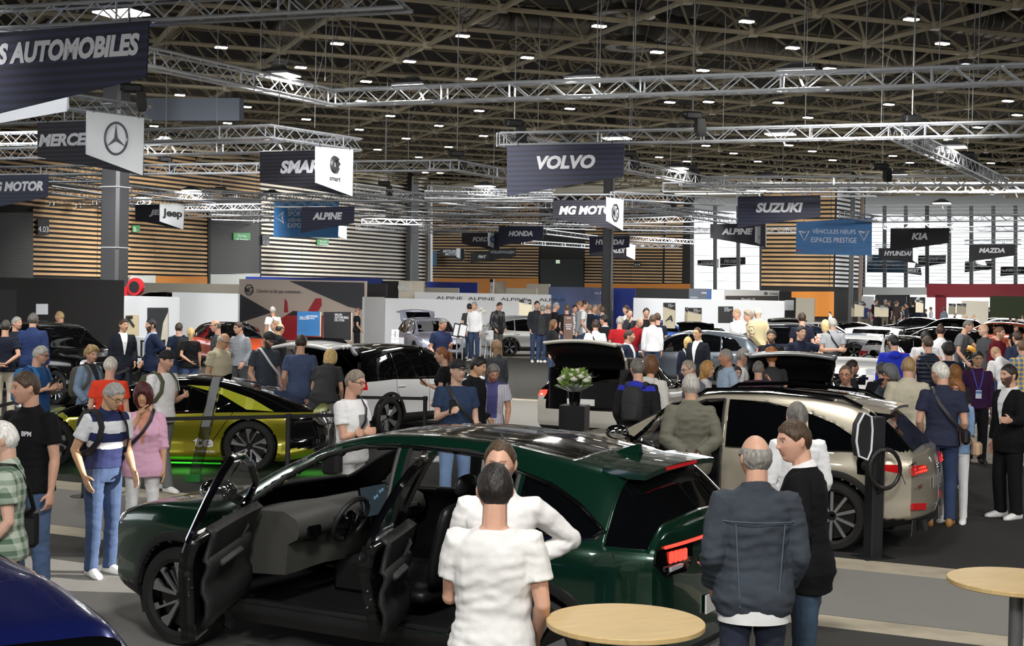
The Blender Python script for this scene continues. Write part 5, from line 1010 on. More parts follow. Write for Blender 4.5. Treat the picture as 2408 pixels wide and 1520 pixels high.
for q in (1, -1):
    b = MB(); b.tube([(x, q * .63, dsh.zt(x) - .02 + k) for x, k in ((.2, 0), (.1, .045), (-.6, .05), (-1.4, .045), (-1.6, 0))], .022, 8); b.build('roof_rail', M_TRIM, droot)
    pane(dsh, droot, [(-2.06, .86), (-1.80, .90), (-1.82, .945), (-2.06, .95)], q, M_TAIL, None, off=.006, name='taillight_wrap')
    P_ = [(.50, .86), (.52, .93), (.80, .95), (.93, .94), (.90, .85)]
    on_rear(dsh, droot, 'taillight', [(q * y, z) for y, z in P_], M_TAIL, .012, .03)
    b = MB()
    for i in range(6):
        for j in range(2): yy = q * (.55 + i * .06 + j * .03); b.sphere((dsh.front_x(yy, .88 + j * .04, -1) - .045, yy, .88 + j * .038), (.01, .022, .014), 6, 4)
    b.build('lamp_scale', M_TAILG, droot)
    on_rear(dsh, droot, 'reflector', [(q * y, z) for y, z in ((.5, .46), (.5, .53), (.84, .56), (.84, .49))], M_TAIL, .01)
    on_rear(dsh, droot, 'exhaust_trim', [(q * y, z) for y, z in ((.42, .24), (.5, .36), (.62, .36), (.54, .24))], M_CHROME, .02, .03)
on_rear(dsh, droot, 'light_strip', [(-.92, .955), (.92, .955), (.92, .975), (-.92, .975)], M_TRIM, .012); on_rear(dsh, droot, 'number_plate', [(-.26, .66), (.26, .66), (.26, .77), (-.26, .77)], mat('plate_grey', '8d8c88', .4), .008)
on_rear(dsh, droot, 'rear_diffuser', [(-.86, .22), (.86, .22), (.82, .38), (-.82, .38)], M_PLAST, .015)
rear_text(dsh, droot, 'E-TENSE', .78, .70, .035, .26, M_CHROME); rear_text(dsh, droot, 'DS', .07, .84, .07, .13, M_CHROME, .2)
seams(dsh, droot, [[(-1.14, 1.02), (-1.16, .85), (-.88, .42)], [(-.16, .4), (-.17, 1.0)], [(-2.0, 1.03), (-2.1, .75)]], r=.004)
b = MB(); b.loft([[Vector((x, y, z - .03 * (y / .6) ** 2 + k)) for y, k in [(yy, 0) for yy in np.linspace(-.55, .55, 11)] + [(yy, -t) for yy in np.linspace(.55, -.55, 11)]] for x, z, t in ((-1.55, 1.555, .03), (-1.75, 1.525, .05), (-1.88, 1.50, .03))]); b.build('spoiler', CHA, droot)
b = MB(); y = dsh.side_y(-1.72, .92); b.box((-1.72, y + .004, .92), (.22, .03, .2), bev=.04); fl = b.build('charge_flap', M_TRIM, droot); b = MB(); b.lathe([(.055, 0), (.055, .02), (.04, .03)], 16, M=Matrix.Translation((-1.72, y + .02, .93)) @ Rx(-pi / 2)); b.build('socket', M_PLAST, fl)
for x in (-1.02,): b = MB(); b.box((x, dsh.side_y(x, .88) + .012, .88), (.2, .025, .03), bev=.01); b.build('door_handle', CHA, droot)
# ---- low lime and black concept car
CONC = mat('paint_concept', '9a9824', .3, .5, coat=1); nt = CONC.node_tree; lw = nt.nodes.new('ShaderNodeLayerWeight'); lw.inputs[0].default_value = .35; mx = nt.nodes.new('ShaderNodeMix'); mx.data_type = 'RGBA'; mx.inputs[6].default_value = srgb('97921c'); mx.inputs[7].default_value = srgb('c3d455'); nt.links.new(lw.outputs['Facing'], mx.inputs[0]); nt.links.new(mx.outputs[2], nt.nodes['Principled BSDF'].inputs['Base Color'])
K = dict(L=5.0, W=2.0, R=.37, wx=(1.45, -1.40), zb=.16, den=.035, paint=CONC, ra=.41, smooth=.12, cf=.18, cr=.14, rb=.2, fb=.2, flank=.10, roofw=.60, ws=(.1, 1.5), rg=(-2.2, -1.1), belt=[(-2.5, .88), (-1.2, .86), (.6, .78), (1.3, .74)],
 prof=[(2.5, .5), (2.3, .64), (1.9, .74), (1.4, .82), (.9, 1.02), (.4, 1.22), (0, 1.31), (-.5, 1.345), (-1.0, 1.29), (-1.5, 1.17), (-2.0, 1.02), (-2.35, .92), (-2.5, .84)], win=[[(1.0, .82), (.4, 1.12), (0, 1.2), (-.02, .83)], [(-.06, .83), (-.04, 1.2), (-.5, 1.2), (-1.1, .98), (-.9, .88)]], handlem=M_TRIM, sealm=M_TRIM)
lime = paint('lime_stripe', 'c7cc3a', .3); kA = place(587, 1110, 181, -1.40, .87)
kroot, ksh, kparts = car('low lime and black concept coupe behind the barrier belt', kA, 181, 'hatch', CONC, M_TRIM, den=.035, rim='vee', nsp=5, clad=False, plate=False, tail=[(-.01, .30), (-.01, .85), (1.06, .85), (1.06, .40), (.8, .30)], tailm=M_TRIM, tw=.30, rimm=M_RIM, handle=False, **{k: v for k, v in K.items() if k not in ('paint', 'den')})
pane(ksh, kroot, [(-.45, 1.22), (-.95, 1.10), (-1.35, .90), (-1.75, .88), (-1.4, 1.05), (-.9, 1.20)], 1, lime, None, off=.008, name='lime_fin')
text(kroot, 'TotalEnergies', (-.62, ksh.side_y(-.75, .3) + .012, .27), (-1, 0, 0), .05, .3, mat('print_e8e8ea', 'e8e8ea', .7), shear=0); text(kroot, 'te', (-.62, ksh.side_y(-.75, .38) + .012, .36), (-1, 0, 0), .12, .26, MC['print_e8e8ea'], shear=0, bold=.05)
gm = mat('green_glow', '1c5a1e', .5, emit=.35, ecol='2cff1e')
for x0, x1, y in ((1.0, -1.0, .93), (-2.15, -2.4, .5)):
    b = MB(); b.box(((x0 + x1) / 2, y, .12), (abs(x1 - x0), .03, .02)); b.build('glow_strip', gm, kroot, smooth=0)
a_ = math.radians(181)
for lx in (.6, -.5, -2.3):
    area('underglow', (kA[0] + lx * math.cos(a_) - .9 * math.sin(a_), kA[1] + lx * math.sin(a_) + .9 * math.cos(a_), .14), .5, 5, (.15, 1, .08))
# ================================================================= tables, barriers, flowers, charging post
OAK = mat('oak_top', 'd3b680', .4, var=.09, vscale=6, stretch=(1, 9, 1)); LEGM = mat('table_leg', 'a3a5a7', .35, .6)
def table(px, py, label, r=.378):
    p = P(px, py, 1.10); o = empty('round_table', (p.x, p.y, 0), .5, label, 'table')
    b = MB(); b.lathe([(r - .004, 1.072), (r, 1.076), (r, 1.096), (r - .004, 1.10)], 72); b.build('tabletop', OAK, o, smooth=.5)
    b = MB(); b.lathe([(.04, .02), (.04, 1.075)], 24); b.lathe([(.16, 1.05), (.16, 1.072)], 24); b.build('leg', LEGM, o); b = MB(); b.lathe([(.26, .0), (.26, .012), (.05, .03)], 40); b.build('foot_plate', LEGM, o); return o
BRN = "3b2a1f"
table(1471, 1460, 'round oak-topped bistro table behind the dark green car'); table(2392, 1364, 'round oak-topped bistro table cut by the frame edge')
# visitor resting a hand on the second table (only the hand reaches into the frame)
HANDP = 1
def barrier(pts, label, h=.98):
    prev = None
    for k, (px, py, z) in enumerate(pts):
        p = P(px, py, z); p.z = 0; o = empty('barrier_post', p, 0, '%s, post %s' % (label, ('at its start', 'in its middle', 'at its end', 'past its end')[k]), 'post'); b = MB(); b.lathe([(.17, 0), (.17, .012), (.04, .035), (.033, .05), (.033, h - .06), (.04, h - .055), (.04, h), (.03, h + .01)], 20); b.build('upright', M_BLACK, o)
        if prev is not None:
            b = MB(); a = prev; d = (p - a); b.prism([Vector((0, 0, h - .055)), d + Vector((0, 0, h - .055)), d + Vector((0, 0, h - .005)), Vector((0, 0, h - .005))], Vector((-d.y, d.x, 0)).normalized() * .004); b.build('barrier_belt', mat('belt_black', '141414', .7), None, smooth=0, label='%s, belt ending %s' % (label, ('', 'in its middle', 'at its end', 'past its end')[k]), cat='belt', loc=a)
        prev = p
barrier([(-30, 962, .95), (185, 912, .95), (300, 870, .95)], 'black belt barrier in front of the black saloon'); barrier([(333, 803, .95), (386, 802, .95)], 'black belt barrier behind the two suited men'); barrier([(200, 990, .95), (678, 980, .95), (860, 975, .95)], 'black belt barrier along the lime concept car')
barrier([(620, 934, .95), (800, 934, .95), (1000, 938, .95)], 'black belt barrier by the white crossover')
# clear acrylic blade sign with a dark head
p = P(455, 1133, 0); o = empty('blade_sign', p, 0, 'slanted clear acrylic blade sign glowing green at its foot', 'sign'); q = Q(512, 884, p.y) - p; gl = glass_mat('acrylic', 'dff5e8', .62)
b = MB(); R_ = [Vector((x, y, 0)) for x, y in ((-.07, -.05), (.07, -.05), (.07, .05), (-.07, .05))]; b.loft([[v for v in R_], [v * 1.0 + q for v in R_]]); b.build('acrylic_blade', gl, o, smooth=0)
b = MB(); b.loft([[Vector((v.x * .8, -.056, 0)) + q * t + Vector((0, k, 0)) for v, k in ((R_[0], 0), (R_[1], 0), (R_[2], .01), (R_[3], .01))] for t in (.52, .99)]); b.build('info_strip', mat('strip_silver', '9aa0a4', .25, .5), o, smooth=0); b = MB(); b.box((0, 0, .05), (.2, .14, .1)); b.build('base', mat('green_base', '2a6a34', .3, emit=.03, ecol='38d83c'), o)
# black plinth with a bouquet
p = P(1349, 1000, .0); pl_ = P(1351, 953, 1.02); o = empty('plinth', (pl_.x, pl_.y, 0), -.25, 'black display plinth under the white bouquet', 'plinth'); b = MB(); b.box((0, 0, .51), (.38, .38, 1.02)); b.build('box', mat('plinth_black', '17171a', .35), o, smooth=0)
v = empty('bouquet', (pl_.x, pl_.y, 1.02), 0, 'bouquet of white roses and green leaves in a black pot', 'flowers'); b = MB(); b.lathe([(.075, 0), (.10, .20), (.095, .20), (.08, .17), (.01, .17)], 24); b.build('pot', M_TRIM, v)
random.seed(5); b = MB()
for k in range(18):
    a = 2 * pi * k / 18; r = .20 + .06 * random.random(); b.add([(0, 0, .16), (r * math.cos(a - .22), r * math.sin(a - .22), .26 + .04 * random.random()), (1.15 * r * math.cos(a), 1.15 * r * math.sin(a), .30), (r * math.cos(a + .22), r * math.sin(a + .22), .25 + .04 * random.random())], [(0, 1, 2, 3)])
b.build('paper_wrap', mat('wrap', 'd9dcd8', .4), v, smooth=0)
b = MB()
for k in range(240):
    a = random.random() * 6.3; e = random.random() ** .7; R_ = .24 * (.5 + .5 * random.random()); c = Vector((R_ * math.cos(a) * (1 - e * .4), R_ * math.sin(a) * (1 - e * .4), .24 + .24 * e)); d = (c - Vector((0, 0, .15))).normalized(); s_ = d.orthogonal().normalized() * (.02 + .012 * random.random()); t = d.cross(s_).normalized() * .012; L = .07 + .03 * random.random(); b.add([c, c + d * L * .5 + s_ + t, c + d * L, c + d * L * .5 - s_ + t], [(0, 1, 2, 3)])
b.build('leaves', mat('leaf', '7fa046', .5, var=.3, vscale=9), v, smooth=0, kind='stuff')
for k in range(19):
    a = k * 2.4; e = (k + .5) / 19; c = Vector((.22 * math.sqrt(e) * math.cos(a), .20 * math.sqrt(e) * math.sin(a), .49 - .14 * e)); b = MB()
    for j in range(4):
        rr = .06 - .012 * j; b.lathe([(rr * .35, -.02), (rr * .9, .0 + j * .004), (rr, .02 + j * .006), (rr * .82, .032 + j * .006), (rr * .6, .02)], 10, M=Matrix.Translation(c) @ Rz(j * .4), cap=False)
    b.build('rose', mat('rose', 'eeeede', .6), v)
# orchids and vase of leaves on the white counters
for px, py, l in ((1133, 722, 'white orchid in a pot on the white counter'), (1353, 733, 'cluster of white orchids before the brown price stand')):
    p = Q(px, py + 22, 58); z = 1.05; o = empty('orchid', (p.x, p.y, z), 0, l, 'plant'); b = MB(); b.lathe([(.07, 0), (.09, .14), (.08, .14), (.01, .12)], 14); b.build('pot', M_WHITE, o); b = MB(); b.tube([(0, 0, .12), (.03, 0, .5), (-.05, 0, .75)], .012, 5)
    for k in range(5): b.add([(0, 0, .12), (.15 * math.cos(k * 1.3) - .03, .15 * math.sin(k * 1.3), .25), (.3 * math.cos(k * 1.3), .3 * math.sin(k * 1.3), .22), (.15 * math.cos(k * 1.3) + .04, .15 * math.sin(k * 1.3), .24)], [(0, 1, 2, 3)])
    b.build('stem', MC['leaf'], o)
    for k in range(9):
        b = MB(); c = Vector((random.uniform(-.16, .16), random.uniform(-.1, .1), .55 + .045 * k)); b.sphere(c, (.07, .04, .06), 7, 5); b.build('blossom', MC['rose'], o)
# bar stools and a high table by the counters
def stool(px, py, l, Y=57):
    p = Q(px, py, Y); o = empty('bar_stool', (p.x, p.y, 0), .6, l, 'stool'); b = MB(); b.box((0, 0, .76), (.38, .38, .03), bev=.01); b.build('seat', M_WHITE, o); b = MB(); b.box((0, .18, .98), (.36, .03, .36), bev=.01); b.build('backrest', M_WHITE, o)
    for x in (-.16, .16):
        for y in (-.16, .16): b = MB(); b.tube([(x, y, .75), (x * 1.2, y * 1.2, 0)], .014, 6); b.build('leg', LEGM if 0 else M_WHITE, o)
stool(1098, 800, 'white bar stool at the lettered counter'); stool(1143, 800, 'white bar stool between the counter and the high table', 56); stool(1157, 800, 'white bar stool nearest the silver crossover', 55)
p = Q(1128, 800, 55); o = empty('high_table', (p.x, p.y, 0), 0, 'white square high table before the lettered counter', 'table'); b = MB(); b.box((0, 0, 1.08), (.7, .7, .03)); b.build('tabletop', M_WHITE, o); b = MB(); b.box((0, 0, .54), (.1, .1, 1.06)); b.box((0, 0, .01), (.5, .5, .02)); b.build('leg', M_WHITE, o)
# charging post with coiled cable
CB = mat('post_black', '1b1c1f', .45); p = P(2052, 1312, 0); top = Q(2066, 980, p.y).z; o = empty('charging_post', p, .35, 'black charging post with a coiled cable beside the champagne car', 'charger')
b = MB(); b.box((0, 0, top / 2), (.14, .16, top), bev=.012); b.build('upright', CB, o); b = MB(); b.box((0, 0, .006), (.34, .30, .012)); b.build('foot_plate', CB, o)
b = MB(); sh_ = [(.0, .30), (.10, .26), (.12, .12), (.11, -.10), (.06, -.2), (-.06, -.16), (-.10, .0), (-.08, .18)]; b.prism([Vector((-.21 + x * .85, -.10, top - .24 + z * .95)) for x, z in sh_], (0, .10, 0)); w = b.build('wall_box', CB, o); b = MB(); b.tube([Vector((-.21 + x * .85, -.10, top - .24 + z * .95)) for x, z in sh_], .012, 8, closed=True); b.build('white_rim', M_WHITE, w)
b = MB(); pts = []
for k in range(100): a = k * 2 * pi / 20; pts.append((.02 + .16 * math.sin(a) * (1 + .06 * math.sin(k * .7)), -.15 - .03 * math.sin(k * .31), top - .52 + .20 * math.cos(a) * (1 + .05 * math.cos(k * .5))))
b.tube(pts, .014, 8); c = b.build('cable_coil', mat('cable', '101011', .4), o)
fp = droot.matrix_basis @ Vector((-1.72, dsh.side_y(-1.72, .92) + .08, .93)) if 0 else None
a_ = math.radians(DH); sx, sy = -1.72, dsh.side_y(-1.72, .92) + .06; wp_ = Vector((DA[0] + sx * math.cos(a_) - sy * math.sin(a_), DA[1] + sx * math.sin(a_) + sy * math.cos(a_), .93)); lp = Rz(-.35) @ (wp_ - p)
b = MB(); b.tube([(0, -.15, top - .34), Vector((0, -.2, top - .5)).lerp(lp, .3) + Vector((0, 0, -.25)), Vector((0, -.2, top - .5)).lerp(lp, .6) + Vector((0, -.05, -.30)), lp + Vector((.0, -.08, -.1)), lp], .014, 8); b.tube([lp, lp + (Vector((0, -.1, .03)))], .035, 8); b.build('charging_lead', MC['cable'], o)
# red fire hose reel by the column
p = Q(313, 695, 50); o = empty('fire_hose_reel', (p.x, p.y, 0), -.3, 'red fire hose reel beside the grey column', 'fire hose'); zc = CH - (675 - yh(313)) * 50 / FPX; b = MB(); b.lathe([(.30, -.1), (.32, -.06), (.32, .06), (.30, .1)], 24, M=Matrix.Translation((.1, 0, zc)) @ Rx(pi / 2)); b.build('reel', mat('fire_red', 'b5202a', .4), o); b = MB(); b.lathe([(.2, -.12), (.2, .12)], 20, M=Matrix.Translation((.1, 0, zc)) @ Rx(pi / 2)); b.build('hose', M_BLACK, o); b = MB(); b.box((-.28, 0, zc * .5), (.22, .3, zc)); b.box((.05, 0, .1), (.5, .3, .2)); b.build('cabinet', MC['fire_red'], o)
# brochures stand beside the lavender crossover, price totem
p = Q(929, 790, 47); o = empty('brochure_stand', (p.x, p.y, 0), 0, 'white brochure stand beside the lavender crossover', 'stand')
for k in range(5): b = MB(); b.box((0, .02 * k, .7 + .14 * k), (.24, .03, .17), M=Rx(-.3)); b.build('brochure', M_WHITE, o)
b = MB(); b.box((0, .06, .65), (.05, .05, 1.3)); b.build('pole', LEGM, o)
for px, l in ((1075, 'first tilted price panel beside the lavender crossover'), (1088, 'second tilted price panel beside the lavender crossover')):
    p = Q(px, 765, 51); o = empty('price_panel', (p.x, p.y, 0), .4, l, 'sign'); b = MB(); b.box((0, 0, 1.25), (.3, .03, .5), M=Ry(.2)); b.build('panel', M_BLACK, o); b = MB(); b.box((0, -.02, 1.25), (.24, .01, .4), M=Ry(.2)); b.build('sheet', M_WHITE, o); b = MB(); b.box((0, 0, .5), (.04, .04, 1)); b.build('pole', LEGM, o)
# ---- motors, stage lamps and rigging lines on the trusses
RG = mat('rig_line', '9a9a98', .4, .6)
def rig(px, py, label, Z=ZTR + .45):
    p = P(px, py, Z); o = empty('chain_hoist', p, .3, label, 'hoist'); b = MB(); b.box((0, 0, 0), (.5, .22, .22), bev=.05); b.tube([(-.3, 0, .02), (-.2, 0, .02)], .09, 10); b.build('motor', M_BLACK, o); b = MB(); b.loft([[Vector((x * w + dx, y * w, z)) for x, y in ((-.5, -.5), (.5, -.5), (.5, .5), (-.5, .5))] for z, w, dx in ((-.08, .22, .2), (-.4, .26, .22), (-.55, .18, .24))]); b.build('chain_bag', M_BLACK, o)
    b = MB(); b.tube([(0, 0, .1), (0, 0, 10.6 - p.z)], .018, 4); b.build('chain', RG, o)
for a in ((312, 208, 'black chain hoist beside the column above the star panel'), (1210, 290, 'black chain hoist above the navy banner end'), (1630, 272, 'black chain hoist on the long truss past the dark column'), (1075, 362, 'black chain hoist above the bending truss'), (1480, 362, 'black chain hoist beside the tilted floodlight'), (2075, 392, 'black chain hoist low before the windows'), (2145, 280, 'black chain hoist where the sloping truss starts'), (2275, 365, 'black chain hoist beyond the sloping truss'), (1625, 395, 'black chain hoist on the falling truss'), (905, 432, 'black chain hoist before the pale board wall'), (520, 445, 'black chain hoist before the shutter door'), (1160, 445, 'black chain hoist before the far hall'), (390, 375, 'black chain hoist under the truss by the star panel'), (1575, 460, 'black chain hoist against the far beams')): rig(*a)
def lines(pts, label):
    for k, (px, py, qy) in enumerate(pts):
        a = P(px, py, ZTR + .15); b = MB(); b.tube([(0, 0, 0), (0, 0, 10.7 - a.z)], .012, 4); b.tube([(0, 0, 1.2), (.5, .2, 10.6 - a.z)], .009, 4); b.build('rigging_line', RG, None, label='thin steel rigging line from the roof to the trusses', cat='cable', group='rigging lines from roof to trusses', loc=a)
lines([(x, y, 0) for x, y in ((510, 290), (612, 210), (740, 300), (765, 190), (780, 225), (822, 225), (1076, 210), (1403, 190), (1410, 205), (1492, 190), (1566, 195), (1630, 190), (1890, 180), (2035, 185), (2150, 170), (2208, 175), (2300, 180), (655, 310), (820, 330), (908, 390), (1265, 320), (1485, 318), (1700, 315), (1893, 310), (2072, 305), (2286, 302), (1210, 325), (390, 320), (960, 390), (1840, 425), (2000, 425), (2200, 425))], '')
for x, y in ((90, 420), (1690, 560), (1475, 640), (706, 500)):
    pass
# ---- bare spot lamp added as assumed low sun, no glazing built: falls on the aisle by the walking couple
spot('assumed_sun_spot', (24, 13.4, 7.0), (-3.9, 12.6, .0), 120000, math.radians(4.6), .12, .04, (1, .95, .86))

def podium(px, Y, label, z):
    p = Q(px, 700, Y); o = empty('display_podium', (p.x, p.y, 0), -.4, label, 'podium'); b = MB(); b.box((0, 0, z / 2), (5.4, 2.4, z), bev=.03); b.build('platform', M_WHITE, o); return (p.x, p.y)
car('black estate roof showing over the white wall panels', podium(365, 68, 'white podium under the black estate behind the wall panels', .72), 175, 'suv', BLK, None, z=.72)
car('dark green car whose raised tailgate shows over the pale wall', podium(451, 74, 'white podium under the dark green car behind the pale wall', .45), 70, 'hatch', GRN, None, hatch=84, z=.45)
# ================================================================= people
SKIN = {'l': 'd3a48c', 'p': 'dcb29c', 't': 'c69276', 'd': '7d5640', 'a': 'd2a684'}
def skin_mat(k):
    n = 'skin_' + k
    if n in MC: return MC[n]
    M = mat(n, SKIN[k], .5, spec=.35, var=.06, vscale=14); nt = M.node_tree; b = nt.nodes['Principled BSDF']
    b.inputs['Subsurface Weight'].default_value = 0.0
    at = nt.nodes.new('ShaderNodeAttribute'); at.attribute_name = 'feat'
    mx = nt.nodes.new('ShaderNodeMix'); mx.data_type = 'RGBA'
    src = b.inputs['Base Color'].links[0].from_socket
    nt.links.new(at.outputs['Alpha'], mx.inputs[0]); nt.links.new(src, mx.inputs[6]); nt.links.new(at.outputs['Color'], mx.inputs[7])
    nt.links.new(mx.outputs[2], b.inputs['Base Color']); return M
def cloth(col, kind='plain'):
    n = 'cloth_%s_%s' % (kind, col)
    if n in MC: return MC[n]
    if kind == 'plain': return mat(n, col, .85, bump=.25, bscale=14, var=.05, vscale=9, spec=.2)
    if kind == 'denim': return mat(n, col, .9, bump=.3, bscale=16, var=.2, vscale=5)
    if kind == 'leather': return mat(n, col, .35, bump=.15, bscale=60)
    if kind == 'quilt':
        M = mat(n, col, .5, bump=.1, bscale=30); nt = M.node_tree; b = nt.nodes['Principled BSDF']
        tc = nt.nodes.new('ShaderNodeTexCoord'); w = nt.nodes.new('ShaderNodeTexWave'); w.bands_direction = 'Z'; w.inputs['Scale'].default_value = 4.5; w.inputs['Distortion'].default_value = .3
        nt.links.new(tc.outputs['Object'], w.inputs[0]); u = nt.nodes.new('ShaderNodeBump'); u.inputs['Distance'].default_value = .03; nt.links.new(w.outputs[1], u.inputs['Height']); nt.links.new(u.outputs[0], b.inputs['Normal']); return M
    if kind.startswith('pat'):                # two-colour prints: patdots / patstripe / patplaid / patfloral
        c1, c2 = col.split('/'); M = mat(n, c1, .85, bump=.2, bscale=14); nt = M.node_tree; b = nt.nodes['Principled BSDF']
        tc = nt.nodes.new('ShaderNodeTexCoord'); mx = nt.nodes.new('ShaderNodeMix'); mx.data_type = 'RGBA'; mx.inputs[6].default_value = srgb(c1); mx.inputs[7].default_value = srgb(c2)
        def wv(ax, sc):
            w = nt.nodes.new('ShaderNodeTexWave'); w.bands_direction = ax; w.inputs['Scale'].default_value = sc; nt.links.new(tc.outputs['Object'], w.inputs[0])
            g = nt.nodes.new('ShaderNodeMath'); g.operation = 'GREATER_THAN'; g.inputs[1].default_value = .62; nt.links.new(w.outputs[1], g.inputs[0]); return g
        if 'stripe' in kind: o = wv('X', 14).outputs[0]
        elif 'plaid' in kind:
            a_, b_ = wv('X', 4), wv('Z', 4); s = nt.nodes.new('ShaderNodeMath'); s.operation = 'ADD'; nt.links.new(a_.outputs[0], s.inputs[0]); nt.links.new(b_.outputs[0], s.inputs[1])
            h = nt.nodes.new('ShaderNodeMath'); h.operation = 'MULTIPLY'; h.inputs[1].default_value = .5; nt.links.new(s.outputs[0], h.inputs[0]); o = h.outputs[0]
        else:
            v = nt.nodes.new('ShaderNodeTexNoise'); v.inputs['Scale'].default_value = 60 if 'dots' in kind else 22; nt.links.new(tc.outputs['Object'], v.inputs[0])
            g = nt.nodes.new('ShaderNodeMath'); g.operation = 'GREATER_THAN'; g.inputs[1].default_value = .53; nt.links.new(v.outputs[0], g.inputs[0]); o = g.outputs[0]
        nt.links.new(o, mx.inputs[0]); nt.links.new(mx.outputs[2], b.inputs['Base Color']); return M
def cloth2(m1, m2):
    n = m1.name + '+' + m2.name
    if n in MC: return MC[n]
    M = m1.copy(); M.name = n; nt = M.node_tree; b = nt.nodes['Principled BSDF']; inp = b.inputs['Base Color']; mx = nt.nodes.new('ShaderNodeMix'); mx.data_type = 'RGBA'
    if inp.links: nt.links.new(inp.links[0].from_socket, mx.inputs[6])
    else: mx.inputs[6].default_value = inp.default_value
    c2 = m2.node_tree.nodes['Principled BSDF'].inputs['Base Color']; v = next((x for x in m2.node_tree.nodes if x.type == 'VECT_MATH'), None)
    mx.inputs[7].default_value = (*v.inputs[0].default_value, 1) if v else c2.default_value
    at = nt.nodes.new('ShaderNodeAttribute'); at.attribute_name = 'msk'; g = nt.nodes.new('ShaderNodeMath'); g.operation = 'GREATER_THAN'; g.inputs[1].default_value = .5
    nt.links.new(at.outputs['Fac'], g.inputs[0]); nt.links.new(g.outputs[0], mx.inputs[0]); nt.links.new(mx.outputs[2], inp); MC[n] = M; return M
def hair_mat(col): return mat('hair_' + col, col, .5, bump=.5, bscale=90, var=.35, vscale=60, stretch=(1, 1, .25))
# ---- head
def head_surface(th, ph, f=True):
    x = .077 * np.sin(th) * np.sin(ph); y = .098 * np.sin(th) * np.cos(ph); z = .120 * np.cos(th)
    low = np.clip(-z / .120, 0, 1); x = x * (1 - .26 * low ** 1.6); back = y < 0
    y = np.where(back, y * (1 - .42 * low) * (1.04), y * (1 - .06 * low ** 3) + .022 * low ** 2)
    x = x * np.where(back, 1.03, 1 - .06 * np.clip(y / .098, 0, 1) ** 2)
    if f:
        g = lambda a, b, c, d: np.exp(-((x - a) / c) ** 2 - ((z - b) / d) ** 2)
        d = .006 * g(0, .031, .045, .011) + .011 * g(0, .010, .009, .022) + .024 * g(0, -.019, .012, .013) + .010 * g(0, -.098, .024, .018)
        d = d - .006 * g(0, -.037, .02, .006) + .006 * g(0, -.047, .021, .005) + .006 * g(0, -.061, .018, .006) - .006 * g(0, -.0538, .023, .0025) - .004 * g(0, -.076, .02, .007)
        for s in (-1, 1): d = d - .011 * g(s * .031, .010, .015, .011) + .006 * g(s * .031, .011, .012, .007) + .009 * g(s * .012, -.027, .008, .008) + .004 * g(s * .045, -.018, .02, .02)
        y = np.where(back, y, y + d * np.clip(y / .05, 0, 1))
    return np.stack([x, y, z], -1)
def head_mb(mb, M, n, m_):
    th = np.linspace(.02, pi - .02, m_)[:, None] * np.ones((1, n)); ph = (np.linspace(0, 2 * pi, n, endpoint=False))[None, :] * np.ones((m_, 1))
    q = head_surface(th, ph); mb.loft([[M @ Vector(v) for v in r[::-1]] for r in q])
    for s in (-1, 1):
        e = Matrix.Translation((s * .079, -.012, -.004)) @ Matrix.Rotation(s * .35, 4, 'Z') @ Matrix.Rotation(.15, 4, 'X')
        k = MB(); k.sphere((0, 0, 0), (.011, .019, .031), 8, 6); mb.add([M @ e @ Vector(v) for v in k.v], k.f)
HL = {  # hairline height by azimuth (deg from the face): everything above it carries hair
 'short': [(0, .066), (35, .058), (60, .03), (75, .005), (95, .018), (115, -.03), (150, -.075), (180, -.08)],
 'rec': [(0, .080), (30, .086), (45, .074), (60, .04), (75, .005), (95, .018), (115, -.03), (150, -.075), (180, -.08)],
 'bald': [(0, .3), (60, .3), (70, .03), (180, .06)],
 'long': [(0, .062), (30, .05), (48, -.02), (60, -.1), (180, -.12)],
 'bob': [(0, .03), (28, .02), (40, -.06), (52, -.12), (180, -.12)],
 'cap': [(0, .045), (60, .035), (100, .02), (180, .0)]}
